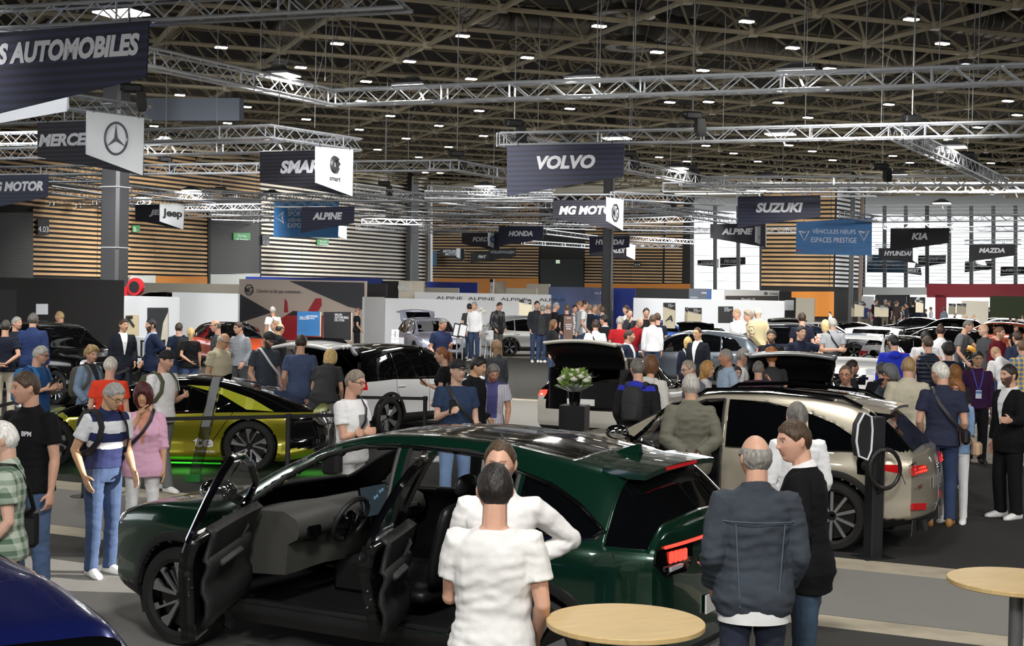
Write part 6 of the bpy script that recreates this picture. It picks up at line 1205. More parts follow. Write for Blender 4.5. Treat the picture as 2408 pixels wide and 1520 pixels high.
def hair_mesh(style, M, lod, name='hair'):
    st = {'short': 'short', 'buzz': 'short', 'rec': 'rec', 'curly': 'short', 'bald': 'bald', 'long': 'long', 'pony': 'short', 'bob': 'bob', 'mid': 'long', 'cap': 'cap', 'quiff': 'short', 'capback': 'cap'}[style]
    n, m_ = (72, 30) if lod == 'n' else (44, 20) if lod == 'm' else (20, 9)
    phv = np.linspace(0, 2 * pi, n, endpoint=False); az = np.degrees(np.abs((phv + pi) % (2 * pi) - pi)); T = {'buzz': .005, 'short': .0115, 'rec': .010, 'curly': .034, 'bald': .009, 'long': .022, 'pony': .012, 'bob': .026, 'mid': .024, 'cap': .016, 'capback': .016, 'quiff': .016}[style]
    hl = np.interp(az, [a for a, b in HL[st]], [b for a, b in HL[st]])
    if st == 'bald': hl = np.interp(az, [66, 80, 95, 115, 150, 180], [.0, .005, .015, -.03, -.075, -.08])
    th1 = np.arccos(np.clip(hl / .120, -.97, .97)); th0 = np.full(n, .02)
    if st == 'bald': th0 = np.minimum(np.arccos(np.interp(az, [66, 90, 180], [.030, .055, .062]) / .120), th1 - .02)
    t_ = np.linspace(0, 1, m_)[:, None]; th = th0[None] + (th1 - th0)[None] * t_; ph = np.ones((m_, 1)) * phv[None]
    q = head_surface(th, ph, False); nv = q / np.linalg.norm(q, axis=-1, keepdims=True); z = q[..., 2]
    t = T * np.minimum(1, .30 + (1 - t_) * 5) * np.ones((1, n))
    if st == 'bald': t = t * np.minimum(1, .1 + t_ * 4)
    if style == 'quiff': t = t + .012 * np.clip(1 - az / 60, 0, 1)[None] * (z > .06)
    amp = {'curly': .016, 'buzz': .0, 'cap': 0, 'capback': 0}.get(style, .004)
    if amp: t = t + amp * np.array([[noise.noise(Vector(v) * (28 if style == 'curly' else 40)) for v in r] for r in q]) * np.minimum(1, .2 + (1 - t_) * 4)
    o = q + nv * t[..., None]
    if st in ('long', 'bob'):
        dl = np.clip((-.02 - z) / .1, 0, 1); o[..., 0] *= 1 + .22 * dl * (.6 if style == 'long' else 1); o[..., 1] = np.where(q[..., 1] < 0, o[..., 1] * (1 + .35 * dl), o[..., 1] - .012 * dl)
    mb = MB(); V = [M @ Vector(v) for v in o.reshape(-1, 3)] + [M @ Vector(v) for v in (q * .97).reshape(-1, 3)]; F = []; use = (az >= 66) if st == 'bald' else np.ones(n, bool); N = n * m_
    for b in range(n):
        b2 = (b + 1) % n
        if not (use[b] and use[b2]): continue
        for a in range(m_ - 1): F.append((a * n + b, a * n + n + b, a * n + n + b2, a * n + b2))
        a = (m_ - 1) * n; F.append((a + b, N + a + b, N + a + b2, a + b2))
        if st == 'bald': F.append((b, b2, N + b2, N + b))
    if st != 'bald': F.append(tuple(range(n))[::-1])
    else:
        for b in range(n):
            for c, d in ((b, (b + 1) % n), ((b + 1) % n, b)):
                if use[c] and not use[d]:
                    for a in range(m_ - 1): F.append((a * n + c, N + a * n + c, N + a * n + n + c, a * n + n + c))
    mb.add(V, F)
    W_ = lambda *p: M @ Vector(p)
    if style == 'long': mb.loft([[W_(a * math.cos(t_), c + b * math.sin(t_), z_) for t_ in [2 * pi * k / 14 for k in range(14)]] for z_, a, b, c in ((.02, .07, .06, -.055), (-.06, .092, .06, -.05), (-.13, .098, .05, -.055), (-.2, .09, .04, -.07), (-.27, .07, .03, -.075), (-.30, .03, .015, -.075))])
    if style == 'mid': mb.loft([[W_(a * math.cos(t_), c + b * math.sin(t_), z_) for t_ in [2 * pi * k / 14 for k in range(14)]] for z_, a, b, c in ((.02, .07, .06, -.05), (-.06, .09, .06, -.05), (-.12, .09, .05, -.05), (-.15, .05, .03, -.05))])
    if style == 'pony':
        mb.tube([W_(0, -.095, .04), W_(0, -.125, .03), W_(0, -.14, -.03), W_(0, -.135, -.11), W_(0, -.12, -.17)], [.02, .026, .03, .024, .006], 8)
    if style == 'cap': mb.loft([[W_(a * math.sin(t_), .055 + b * math.cos(t_), z_) for t_ in np.linspace(-1.5, 1.5, 9)] + [W_(a * .98 * math.sin(t_), .05 + (b - .012) * math.cos(t_) * .6, z_) for t_ in np.linspace(1.5, -1.5, 9)] for a, b, z_ in ((.074, .115, .042), (.074, .115, .036))])
    if style == 'capback': mb.loft([[W_(a * math.sin(t_), -.06 - b * math.cos(t_), z_) for t_ in np.linspace(-1.4, 1.4, 9)] + [W_(a * .98 * math.sin(t_), -.05 - (b - .012) * math.cos(t_) * .6, z_) for t_ in np.linspace(1.4, -1.4, 9)] for a, b, z_ in ((.07, .10, .022), (.07, .10, .015))])
    return mb.mesh(name, .8)
# ---- body
ARM = {'down': ((.16, -.03, -1), (.03, .2, -1)), 'relax': ((.2, -.12, -1), (-.12, .62, -.75)), 'hip': ((.75, -.35, -.62), (-.85, .25, -.42)), 'crossed': ((.12, .22, -1), (-1, .42, .12)),
 'phone': ((.12, .12, -1), (-.35, .9, .3)), 'behind': ((.25, -.38, -.9), (-.78, -.28, -.58)), 'pocket': ((.36, -.2, -.9), (-.28, .28, -.92)), 'face': ((.02, .78, -.62), (-.5, -.12, .86)),
 'point': ((.95, .25, -.25), (.97, .3, .05)), 'up': ((.35, .75, -.45), (-.35, .5, .8)), 'reach': ((.1, .75, -.65), (-.05, .95, -.35)), 'strap': ((.2, .1, -1), (-.5, .45, .85)), 'open': ((.25, .2, -.9), (.35, .95, .1)), 'thigh': ((.3, -.3, -.9), (-.1, .45, -.85))}
def sstep(t): t = max(0, min(1, t)); return t * t * (3 - 2 * t)
class Rig:
    def __init__(s, sex='m', lean=0, arms=('down', 'down'), legs='stand', head=(0, 0), fat=1.0, side=0):
        s.sex, s.lean, s.fat, s.side = sex, math.radians(lean), fat, math.radians(side); w = .155 if sex == 'w' else .176
        s.sh = [s.bend(Vector((q * w, -.004, 1.395))) for q in (1, -1)]; s.el, s.wr, s.fd = [], [], []
        Rm = s.rot()
        for i, q in enumerate((1, -1)):
            a = ARM[arms[i]] if isinstance(arms[i], str) else arms[i]
            U = Vector((a[0][0] * q, a[0][1], a[0][2])).normalized(); F = Vector((a[1][0] * q, a[1][1], a[1][2])).normalized()
            if s.lean > .9: pass
            else: U = Rm @ U if abs(U.z) < .6 else U
            e = s.sh[i] + U * .285; s.el.append(e); s.wr.append(e + F * .245); s.fd.append(F)
        s.neck = s.bend(Vector((0, -.01, 1.45))); hc = s.bend(Vector((0, .028, 1.632))) if s.lean < .5 else s.bend(Vector((0, .05, 1.60)))
        piv = s.bend(Vector((0, .0, 1.53))); s.H = Matrix.Translation(piv) @ Rm.to_4x4() @ Rz(math.radians(-head[0])) @ Rx(math.radians(-head[1]) + s.lean * .55) @ Matrix.Translation(Vector((0, .03, .1)))
        z = {'stand': ((.02, .02), (-.02, -.02)), 'walk': ((.10, .22), (-.06, -.22)), 'walk2': ((-.06, -.22), (.10, .22)), 'cross': ((.05, .12), (-.02, 0))}[legs]
        wd = .105 if legs == 'stand' else .085
        s.leg = [(Vector((q * .088, 0, .90)), Vector((q * (wd), z[i][0] + .015, .485)), Vector((q * wd, z[i][1] - .02, .085))) for i, q in enumerate((1, -1))]
        s.top = s.H @ Vector((0, -.01, .128))
    def rot(s): return (Matrix.Rotation(-s.lean, 3, 'X') @ Matrix.Rotation(s.side, 3, 'Y')) if True else None
    def bend(s, p):
        p = Vector(p); k = sstep((p.z - .86) / .28)
        if k <= 0 or (s.lean == 0 and s.side == 0): return p
        c = Vector((0, 0, .97)); return c + (Matrix.Rotation(-s.lean * k, 3, 'X') @ Matrix.Rotation(s.side * k, 3, 'Y')) @ (p - c)
    def unbend(s, p):
        c = Vector((0, 0, .97)); return c + s.rot().inverted() @ (p - c) if (s.lean or s.side) and p.z > .9 else p
    def torso(s, mb, z0, z1, add, n=20, flare=0):
        T = [(.80, .150, .100, 0), (.88, .172, .118, -.008), (.96, .165, .112, -.004), (1.05, .146, .100, .004), (1.15, .152, .107, .008), (1.25, .168, .116, .006), (1.33, .176, .116, 0), (1.38, .170, .102, -.006), (1.415, .142, .088, -.01), (1.445, .105, .074, -.012), (1.47, .072, .062, -.01), (1.49, .058, .058, -.008)]
        if s.sex == 'w': T = [(.80, .158, .108, 0), (.88, .178, .122, -.008), (.96, .166, .11, -.004), (1.05, .130, .092, .004), (1.15, .136, .098, .008), (1.24, .150, .122, .016), (1.31, .154, .112, .006), (1.37, .148, .094, -.006), (1.41, .115, .078, -.01), (1.45, .072, .06, -.012), (1.48, .055, .052, -.008)]
        zs = sorted(set([z0] + [t[0] for t in T if z0 < t[0] < z1] + [z1])); R = []
        for z in zs:
            a, b, c = [float(np.interp(z, [t[0] for t in T], [t[k] for t in T])) for k in (1, 2, 3)]
            fb = s.fat if .85 < z < 1.3 else 1 + (s.fat - 1) * .4; fl = flare * max(0, (1.1 - z) / .3)
            a = a * (1 + (fb - 1) * .8) + add + fl; b = b * fb + add + fl * .8; c = c + (fb - 1) * .06
            R.append([s.bend(Vector((a * math.copysign(abs(math.cos(t)) ** .82, math.cos(t)), c + b * math.copysign(abs(math.sin(t)) ** .9, math.sin(t)), z))) for t in [2 * pi * k / n for k in range(n)]])
        mb.loft(R)
    def arm(s, mb, i, add, upto=2.0, n=10, cuff=0, shoulder=True):
        a, e, w = s.sh[i], s.el[i], s.wr[i]; thin = .88 if s.sex == 'w' else 1
        prof = [(0, .056), (.35, .054), (.7, .046), (1, .040), (1.2, .043), (1.6, .035), (1.95, .027), (2, .026)]
        ts = [t for t, r in prof if t < upto] + [upto]; pts = []; rr = []
        for t in ts:
            pts.append(a.lerp(e, t) if t <= 1 else e.lerp(w, t - 1)); rr.append(float(np.interp(t, [p for p, r in prof], [r for p, r in prof])) * thin + add + cuff * (t == upto))
        c = Vector((0, -.005, a.z)) ; c = s.bend(Vector((0, -.01, 1.39)))
        if shoulder: pts = [c.lerp(a, .5)] + pts; rr = [.056 * thin + add * .5] + rr
        mb.tube(pts, rr, n); mb.sphere(a, (.052 * thin + add * .7), 10, 8); 
        if upto > 1: mb.sphere(e, .0405 * thin + add, 10, 8)
    def hand(s, mb, i, lod, curl=.5):
        q = 1 if i == 0 else -1; w, d = s.wr[i], s.fd[i].normalized(); inw = Vector((-q, 0, 0)); inw = inw - d * inw.dot(d)
        if inw.length < .5: inw = Vector((0, -1, -.3)) - d * Vector((0, -1, -.3)).dot(d)
        n = inw.normalized(); side = d.cross(n).normalized()
        if side.z < 0 and abs(d.z) < .8: side = -side            # thumb side up / forward
        elif abs(d.z) >= .8 and side.y < 0: side = -side
        k = .93 if s.sex == 'w' else 1.04
        mb.loft([[w + d * (t * k) + side * (a * math.cos(u) * k) + n * (b * math.sin(u) * k) for u in [2 * pi * j / 10 for j in range(10)]] for t, a, b in ((-.02, .026, .022), (.015, .032, .020), (.05, .041, .019), (.085, .042, .016), (.098, .036, .012))])
        nf = 6
        if lod == 'f':
            mb.tube([w + d * .09, w + d * .13 + n * .015, w + d * .16 + n * .05], [.022, .02, .012], 6); mb.tube([w + d * .03 + side * .03, w + d * .08 + side * .05 + n * .02], [.014, .011], 6); return
        for j, (o, L) in enumerate(((.031, .074), (.0105, .083), (-.0105, .077), (-.030, .06))):
            b = w + d * (.09 * k) + side * (o * k); ang = curl * (.55 + .12 * j); dd = d.copy(); pts = [b]
            for sg_ in (.45, .32, .25):
                ca, sa = math.cos(ang), math.sin(ang); v = d * ca + n * sa; b = b + v * (L * sg_ * k); pts.append(b); ang += curl * .75
            mb.tube(pts, [.0098, .0092, .0085, .0068], nf)
        t0 = w + d * .03 + side * .03; mb.tube([t0, t0 + (d * .6 + side * .75 + n * .35).normalized() * .038, t0 + (d * .6 + side * .75 + n * .35).normalized() * .038 + (d * .95 + side * .25 + n * .5).normalized() * .034], [.0155, .012, .008], nf)
RQ = {}; JOBS = []
def remesh_job(key, mb, vox, smooth_it):
    if key in RQ: return
    o = bpy.data.objects.new('tmp', mb.mesh('tmp', 0)); COL.objects.link(o)
    r = o.modifiers.new('r', 'REMESH'); r.mode = 'VOXEL'; r.voxel_size = vox; r.use_smooth_shade = True
    m_ = o.modifiers.new('s', 'SMOOTH'); m_.factor = .5; m_.iterations = smooth_it
    RQ[key] = o
PPL = []
VOX = {'n': (.0062, .0085), 'm': (.0095, .012), 'f': (.017, .019)}
def person(px, py, face, label, H=None, s=None, sex='m', skin='l', hair=('short', '3a2c22'), top=('tee', 'd8d8d8'), pants=('jeans', '2f3f5c'), arms=('down', 'down'), lean=0, side=0, head=(0, 0), legs='stand', fat=1.0, shoes='e8e8e6', glasses=None, beard=0, lod=None, bag=None, curl=.5, group=None, post=None):
    rig = Rig(sex, lean, arms, legs, head, fat, side); yp = py - yh(px)
    if H is None: H = 1.76 if sex == 'm' else 1.66
    if s is None: zt = H / 1.75 * rig.top.z; s = yp / (CH - zt)
    Y = FPX / s; p = Q(px, py, Y); sc = p.z / rig.top.z
    a = math.radians(face); rz = math.atan2(-math.sin(a), -math.cos(a))
    R_ = Rz(rz); off = R_ @ Vector((rig.top.x, rig.top.y, 0)) * sc
    lod = lod or ('n' if s > 235 else 'm' if s > 105 else 'f')
    PPL.append(dict(rig=rig, loc=(p.x - off.x, p.y - off.y, 0), rz=rz, sc=sc, label=label, skin=skin, hair=hair, top=top, pants=pants, shoes=shoes, glasses=glasses, beard=beard, lod=lod, bag=bag, curl=curl, sex=sex, group=group, post=post,
        pose=(sex, lean, side, arms if isinstance(arms[0], str) and isinstance(arms[1], str) else str(arms), legs, head, fat), s=s))
TOPS = {'tee': (.013, 'short', .85, .016), 'polo': (.013, 'short', .86, .016), 'tucked': (.012, 'short', .97, 0), 'shirt': (.014, 'long', .86, 0), 'tshirtin': (.014, 'long', .97, 0), 'jacket': (.026, 'long', .80, .015), 'suit': (.022, 'long', .76, .02), 'hoodie': (.028, 'long', .84, 0), 'vest': (.026, 'none', .88, 0), 'sweater': (.018, 'long', .88, 0), 'blouse': (.022, 'elbow', .80, .03), 'shortshirt': (.016, 'short', .84, .01)}
def build_people():
    for p in PPL:
        r = p['rig']; lod = p['lod']; hl = lod
        k = ('body', lod, p['pose'], p['curl']); p['kb'] = k
        if k not in RQ:
            mb = MB(); r.torso(mb, .85, 1.49, -.014, 14); mb.tube([r.bend((0, -.012, 1.43)), r.H @ Vector((0, -.035, -.06)), r.H @ Vector((0, -.012, -.02))], [.062 if r.sex == 'm' else .05, .057 if r.sex == 'm' else .047, .05], 12)
            head_mb(mb, r.H, *((56, 56) if lod == 'n' else (36, 36) if lod == 'm' else (18, 18)))
            for i in (0, 1):
                r.arm(mb, i, -.002); r.hand(mb, i, lod, p['curl'])
                a, b, c = r.leg[i]; mb.tube([a, a.lerp(b, .5), b, b.lerp(c, .35), c - Vector((0, 0, .03))], [.082, .07, .05, .05, .034], 10)
            remesh_job(k, mb, VOX[lod][0], 1 if lod != 'n' else 2)
        t = p['top']; add, sl, z0, fl = TOPS[t[0]]; k = ('top', lod, t[0], p['pose']); p['kt'] = k
        if k not in RQ:
            mb = MB(); r.torso(mb, z0, 1.462 if t[0] in ('tee', 'blouse') else 1.475, add, 22, fl)
            for i in (0, 1):
                if sl == 'none': continue
                r.arm(mb, i, add + (.004 if sl == 'short' else 0), {'short': .62, 'long': 1.93, 'elbow': 1.1}[sl], 12, .008 if sl == 'short' else .004)
            if t[0] == 'hoodie': mb.sphere(r.bend((0, -.11, 1.43)), (.11, .07, .07), 12, 8)
            if t[0] in ('polo', 'shirt', 'tucked', 'tshirtin', 'suit', 'jacket', 'shortshirt'):
                c0 = r.bend((0, -.012, 1.455)); c1 = r.bend((0, .0, 1.50)); mb.tube([c0, c1], [.078 + add * .6, .066 + add * .4], 14)
            remesh_job(k, mb, VOX[lod][1], 3 if lod == 'n' else 2)
        pn = p['pants']; k = ('pants', lod, pn[0], p['pose'][0], p['pose'][4], p['pose'][6]); p['kp'] = k
        if k not in RQ:
            mb = MB(); r0 = Rig(p['sex'], 0, ('down', 'down'), p['pose'][4], (0, 0), r.fat); r0.torso(mb, .84, .985, .003, 20); w = {'jeans': 0, 'slim': -.012, 'chino': .006, 'suit': .01, 'shorts': .012, 'skirt': 0}[pn[0]]
            if pn[0] == 'skirt': mb.loft([[Vector((a_ * math.cos(u), b_ * math.sin(u), z)) for u in [2 * pi * j / 18 for j in range(18)]] for z, a_, b_ in ((.95, .16, .11), (.8, .2, .15), (.48, .22, .17))])
            else:
                for i in (0, 1):
                    a, b, c = r0.leg[i]; e = c - Vector((0, 0, .03 if lod == 'n' else .02))
                    if pn[0] == 'shorts': mb.tube([a + Vector((0, 0, .0)), a.lerp(b, .5), b + Vector((0, 0, -.02))], [.096, .095, .09], 14)
                    else: mb.tube([a, a.lerp(b, .45), b, b.lerp(c, .35), b.lerp(c, .8), e], [.096, .086 + w, .068 + w, .068 + w, .060 + w, .062 + w], 14)
            remesh_job(k, mb, VOX[lod][1], 3 if lod == 'n' else 2)
    dg = bpy.context.evaluated_depsgraph_get(); dg.update(); ME = {}
    for k, o in RQ.items(): ME[k] = bpy.data.meshes.new_from_object(o.evaluated_get(dg))
    for o in RQ.values():
        d = o.data; bpy.data.objects.remove(o); bpy.data.meshes.remove(d)
    for me in ME.values(): me.materials.clear(); me.polygons.foreach_set('use_smooth', [True] * len(me.polygons))
    done = {}
    for p in PPL: make_person(p, ME, done)
def wrinkle(me, amp, seed):
    n = len(me.vertices); co = np.empty(n * 3, np.float32); me.vertices.foreach_get('co', co); co = co.reshape(-1, 3); no = np.empty(n * 3, np.float32); me.vertices.foreach_get('normal', no); no = no.reshape(-1, 3)
    o = Vector((seed, seed * .7, 0)); d = np.array([noise.noise(Vector((v[0] * 9 + v[2] * 6, v[1] * 9, v[2] * 22 + v[0] * 7 * math.sin(v[2] * 9))) + o) + .5 * noise.noise(Vector((v[0] * 16, v[1] * 16, v[2] * 26)) + o) for v in co.tolist()])
    me.vertices.foreach_set('co', (co + no * (np.clip(d, -.45, .6) * amp)[:, None].astype(np.float32)).ravel())
def make_person(p, ME, done):
    r = p['rig']; lod = p['lod']; kf = (p['kb'], p['beard'], p['hair'][1] if lod != 'f' else 0)
    if kf not in done:
        me = ME[p['kb']].copy() if lod != 'f' else ME[p['kb']]; n = len(me.vertices); co = np.empty(n * 3, np.float32); me.vertices.foreach_get('co', co); co = co.reshape(-1, 3)
        Hi = np.array(r.H.inverted()); q = co @ Hi[:3, :3].T + Hi[:3, 3]; x, y, z = q[:, 0], q[:, 1], q[:, 2]; F = np.zeros((n, 4), np.float32); hc = np.array(srgb(p['hair'][1])[:3])
        hd = (np.abs(x) < .1) & (y > 0) & (z > -.135) & (z < .12); ax = np.abs(x)
        def setc(mk, c, a): F[mk & hd] = (*c, a)
        if p['beard']: setc((z < np.interp(ax, [0, .03, .075], [-.034, -.036, .0])) & (y > .01), hc, .45 + .4 * (p['beard'] > 1))
        setc((ax < .027) & (z < -.044) & (z > -.066) & (y > .07), (.42, .13, .11), .55)
        bw = max(.004, {'n': .004, 'm': .005, 'f': .008}[lod]); setc((ax > .013) & (ax < .046) & (np.abs(z - .030 + .12 * (ax - .03) ** 1 * .5) < bw) & (y > .05), hc * .7, .75)
        ee = ((ax - .031) / .0145) ** 2 + ((z - .011) / .0068) ** 2
        if lod == 'f': setc((ee < 1.6) & (y > .05), (.05, .035, .03), .7)
        else:
            setc((ee < 1.0) & (y > .05), (.72, .68, .64), .9); setc((ax - .031) ** 2 + (z - .011) ** 2 < .0058 ** 2, (.03, .02, .015), 1.0); setc((ee < 1.5) & (z > .0145) & (y > .05), (.08, .05, .04), .7)
        at = me.color_attributes.new('feat', 'FLOAT_COLOR', 'POINT'); at.data.foreach_set('color', F.ravel()); me.materials.append(None); done[kf] = me
    body = bpy.data.objects.new('person', done[kf]); COL.objects.link(body); body.location = p['loc']; body.rotation_euler = (0, 0, p['rz']); body.scale = (p['sc'],) * 3
    tag(body, p['label'], 'person', p['group']); body.material_slots[0].link = 'OBJECT'; body.material_slots[0].material = skin_mat(p['skin'])
    def child(name, me, mats):
        o = bpy.data.objects.new(name, me); COL.objects.link(o); o.parent = body
        mats = mats if isinstance(mats, list) else [mats]
        while len(me.materials) < len(mats): me.materials.append(None)
        for i, m_ in enumerate(mats): o.material_slots[i].link = 'OBJECT'; o.material_slots[i].material = m_
        return o
    t = p['top']; opt = t[2] if len(t) > 2 else {}; km = ('T', p['kt'], str(sorted(opt.get('zones', {}).items())) if lod != 'f' else str(opt.get('open', 0)))
    tm = cloth(t[1], opt.get('pat', 'plain')); c2 = opt.get('open') or (opt.get('cols') or [None])[0]; fn = opt.get('zfn'); mats = [cloth2(tm, cloth(c2)) if c2 else tm]
    if opt.get('open') and not fn: fn = lambda c: max(min(1, .5 + 30 * min(.010 + max(0, c.z - 1.1) * .17 - abs(c.x), c.y - .02, c.z - 1.08)), .5 + 30 * (c.z - 1.478))
    if not c2: fn = None
    if lod == 'n': km = (id(p),)
    if km not in done:
        me = ME[p['kt']].copy() if (lod != 'f' or fn) else ME[p['kt']]
        if fn:
            n = len(me.vertices); ce = np.empty(n * 3, np.float32); me.vertices.foreach_get('co', ce); ce = ce.reshape(-1, 3)
            at = me.attributes.new('msk', 'FLOAT', 'POINT'); at.data.foreach_set('value', np.array([fn(r.unbend(Vector(c))) for c in ce.tolist()], np.float32))
        if lod == 'n': wrinkle(me, opt.get('wr', .006), p['loc'][0])
        elif lod == 'm': wrinkle(me, opt.get('wr', .005), p['loc'][0])
        done[km] = me
    child({'suit': 'suit_jacket', 'tee': 't_shirt', 'polo': 'polo_shirt', 'tucked': 'polo_shirt', 'tshirtin': 'shirt', 'shortshirt': 'shirt'}.get(t[0], t[0]), done[km], mats)
    kp = p['kp']; pm = cloth(p['pants'][1], 'denim' if p['pants'][0] in ('jeans', 'slim') and p['pants'][1] not in ('e8e8e8',) else 'plain')
    if ('W', kp) not in done:
        if lod == 'n': wrinkle(ME[kp], .006, 3.1)
        done['W', kp] = 1
    child({'jeans': 'jeans', 'shorts': 'shorts', 'skirt': 'skirt'}.get(p['pants'][0], 'trousers'), ME[kp], pm)
    sk = ('shoe', lod == 'f', p['pose'][4])
    if sk not in done:
        out = []
        for i in (0, 1):
            c = r.leg[i][2]; q = 1 if i == 0 else -1; M = Matrix.Translation((c.x, c.y, 0)) @ Rz(-q * .16); mb = MB(); n = 8 if lod == 'f' else 14; R = []
            for y, w, h, zb in ((-.085, .018, .05, .02), (-.075, .033, .085, 0), (-.03, .038, .105, 0), (.03, .040, .10, 0), (.08, .043, .078, 0), (.13, .046, .062, 0), (.17, .040, .05, .003), (.192, .022, .034, .008)):
                R.append([M @ Vector((w * math.cos(u), y, zb + (h - zb) * (.5 + .5 * math.copysign(abs(math.sin(u)) ** .7, math.sin(u))))) for u in [2 * pi * j / n for j in range(n)]])
            mb.loft(R); out.append(mb.mesh('shoe', 1.0))
            if lod != 'f': pass
        done[sk] = out
    for me in done[sk]: child('shoe', me, mat('shoe_' + p['shoes'], p['shoes'], .5))
    hs, hc_ = p['hair'][:2]
    if hs != 'none':
        kk = ('hair', hs, lod, p['pose']) 
        if kk not in done:
            if hs in ('cap', 'capback'): done[kk] = [hair_mesh('buzz', r.H, lod), hair_mesh(hs, r.H, lod, 'cap')]
            else: done[kk] = [hair_mesh(hs, r.H, lod)]
        for j, me in enumerate(done[kk]):
            child('cap' if j else 'hair', me, hair_mat(hc_) if not (j and hs.startswith('cap')) else mat('cap_' + p['hair'][2], p['hair'][2], .8))
    if p['glasses'] and lod != 'f':
        mb = MB(); W_ = lambda *q: r.H @ Vector(q); gw = .0018 if lod == 'n' else .0025
        for q in (1, -1):
            mb.tube([W_(q * .033 + .023 * math.cos(u), .100 - abs(.023 * math.cos(u) * q + .033) * .1, .010 + .017 * math.sin(u)) for u in [2 * pi * j / 14 for j in range(14)]], gw, 5, closed=True)
            mb.tube([W_(q * .055, .094, .014), W_(q * .078, .05, .016), W_(q * .082, -.01, .012)], gw, 5)
        mb.tube([W_(-.011, .103, .014), W_(.011, .103, .014)], gw, 5); mb.build('glasses', mat('glasses_' + p['glasses'], p['glasses'], .3), body)
    p['obj'] = body
    if p['post']: p['post'](p, body)
    if p['bag']: p['bag'](p, body)
# ---- things they carry
def carried(body, name, label, cat, group=None):
    e = empty(name, label=label, cat=cat, group=group); e.location = body.location; e.rotation_euler = body.rotation_euler; e.scale = body.scale; return e
def backpack(col, label, col2=None, w=.30, h=.46):
    def f(p, body):
        r = p['rig']; e = carried(body, 'backpack', label, 'backpack'); m_ = mat('bag_' + col, col, .8, bump=.2, bscale=60); mb = MB()
        R = []
        for z, a, b in ((0, .42, .4), (.03, .5, .5), (.25, .5, .52), (.38, .47, .45), (.46, .34, .3), (.48, .1, .1)):
            zz = 1.44 - h + z / .48 * h
            R.append([r.bend(Vector((a * w * math.copysign(abs(math.cos(u)) ** .6, math.cos(u)), -.225 + b * .2 * math.sin(u), zz))) for u in [2 * pi * j / 16 for j in range(16)]])
        mb.loft(R); mb.build('bag_body', m_, e, smooth=.9)
        mb = MB(); mb.loft([[r.bend(Vector((a * w * math.copysign(abs(math.cos(u)) ** .6, math.cos(u)), -.32 + .035 * math.sin(u), 1.44 - h + z * h))) for u in [2 * pi * j / 12 for j in range(12)]] for z, a in ((.06, .3), (.1, .36), (.42, .36), (.48, .28))]); mb.build('pocket', m_, e, smooth=.9)
        for q in (1, -1):
            mb = MB(); mb.tube([r.bend(Vector(v)) for v in ((q * .10, -.14, 1.43), (q * .115, -.05, 1.478), (q * .12, .05, 1.455), (q * .125, .125, 1.36), (q * .15, .13, 1.24), (q * .185, .06, 1.13), (q * .17, -.09, 1.08))], .026, 8, flat=.35, up=(0, 1, 0)); mb.build('strap', m_ if not col2 else mat('bag_' + col2, col2, .7), e, smooth=.9)
    return f
def crossbag(col, label, q=1, low=.0, size=(.26, .09, .2), strapcol=None, behind=False):
    def f(p, body):
        r = p['rig']; e = carried(body, 'shoulder_bag', label, 'bag'); m_ = mat('bag_' + col, col, .5); mb = MB(); b = .16 * r.fat
        if size: mb.box((q * .245, -.04, .92 + low), (size[1], size[0], size[2]), bev=.03); mb.build('bag_body', m_, e)
        mb = MB(); pts = [(q * .20, .06, .99 + low), (q * .15, .145 * r.fat, 1.1), (0, .155 * r.fat, 1.26), (-q * .075, .13, 1.38), (-q * .105, .03, 1.485), (-q * .10, -.06, 1.475), (-q * .03, -.145, 1.32), (q * .1, -.15 * r.fat, 1.15), (q * .21, -.08, .99 + low)]
        mb.tube([r.bend(Vector(v)) for v in pts], .02, 6, flat=.3, up=(0, 1, 0)); mb.build('strap', mat('bag_' + (strapcol or col), strapcol or col, .6), e, smooth=.9)
    return f
def held(name, label, cat, dims, col, i=0, off=(0, .09, .02), rot=(0, 0, 0), rough=.3):
    def f(p, body):
        r = p['rig']; w = r.wr[i] + r.fd[i] * off[1] + Vector((0, 0, off[2])) + Vector((off[0], 0, 0)); e = carried(body, name, label, cat); mb = MB(); mb.box((0, 0, 0), dims, bev=min(dims) * .3)
        o = mb.build('case', mat('held_' + col, col, rough), e); o.location = w; o.rotation_euler = rot
        mb = MB(); mb.box((0, 0, dims[2] / 2 + .001), (dims[0] * .88, dims[1] * .9, .002)); k = mb.build('screen', mat('screen_dark', '14181c', .1), e, smooth=0); k.location = w; k.rotation_euler = rot
    return f
def both(*fs):
    def f(p, b):
        for g in fs: g(p, b)
    return f
# ================================================================= who stands where
LGT, DRK, BRN, GRY, WHT, BLD, RED_ = 'a8814f', '191614', '3b2a1f', '77736d', 'd8d4cc', 'b8935a', '4a1417'
def chest_text(s, x, z, w, h, y=.128, col='e8e8ea', shear=0):
    def f(p, b): text(b, s, (x, y, z), (-1, 0, 0), h, w, mat('print_' + col, col, .7), shear=shear, bold=.04, ext=.002)
    return f
def Zpolo(c): return 0 if abs(c.x) > .19 else 1 if (c.z > 1.465 or c.z < 1.16 or 1.22 < c.z < 1.30 or c.z > 1.40) else 0
def Zcollar(c): return 1 if c.z > 1.468 else 0
def Zvestshirt(c): return 1 if (abs(c.x) > .2 or c.z > 1.47) else 0
def Zfront(c): return 1 if c.y > .05 and abs(c.x) < .075 and 1.0 < c.z < 1.32 else 0
def Zopenneck(c): return 1 if (c.y > .02 and abs(c.x) < .02 + max(0, c.z - 1.2) * .2 and c.z > 1.14) else 0
def Zhood(c): return 1 if (c.y < -.06 and c.z > 1.38) else 0
pp = person
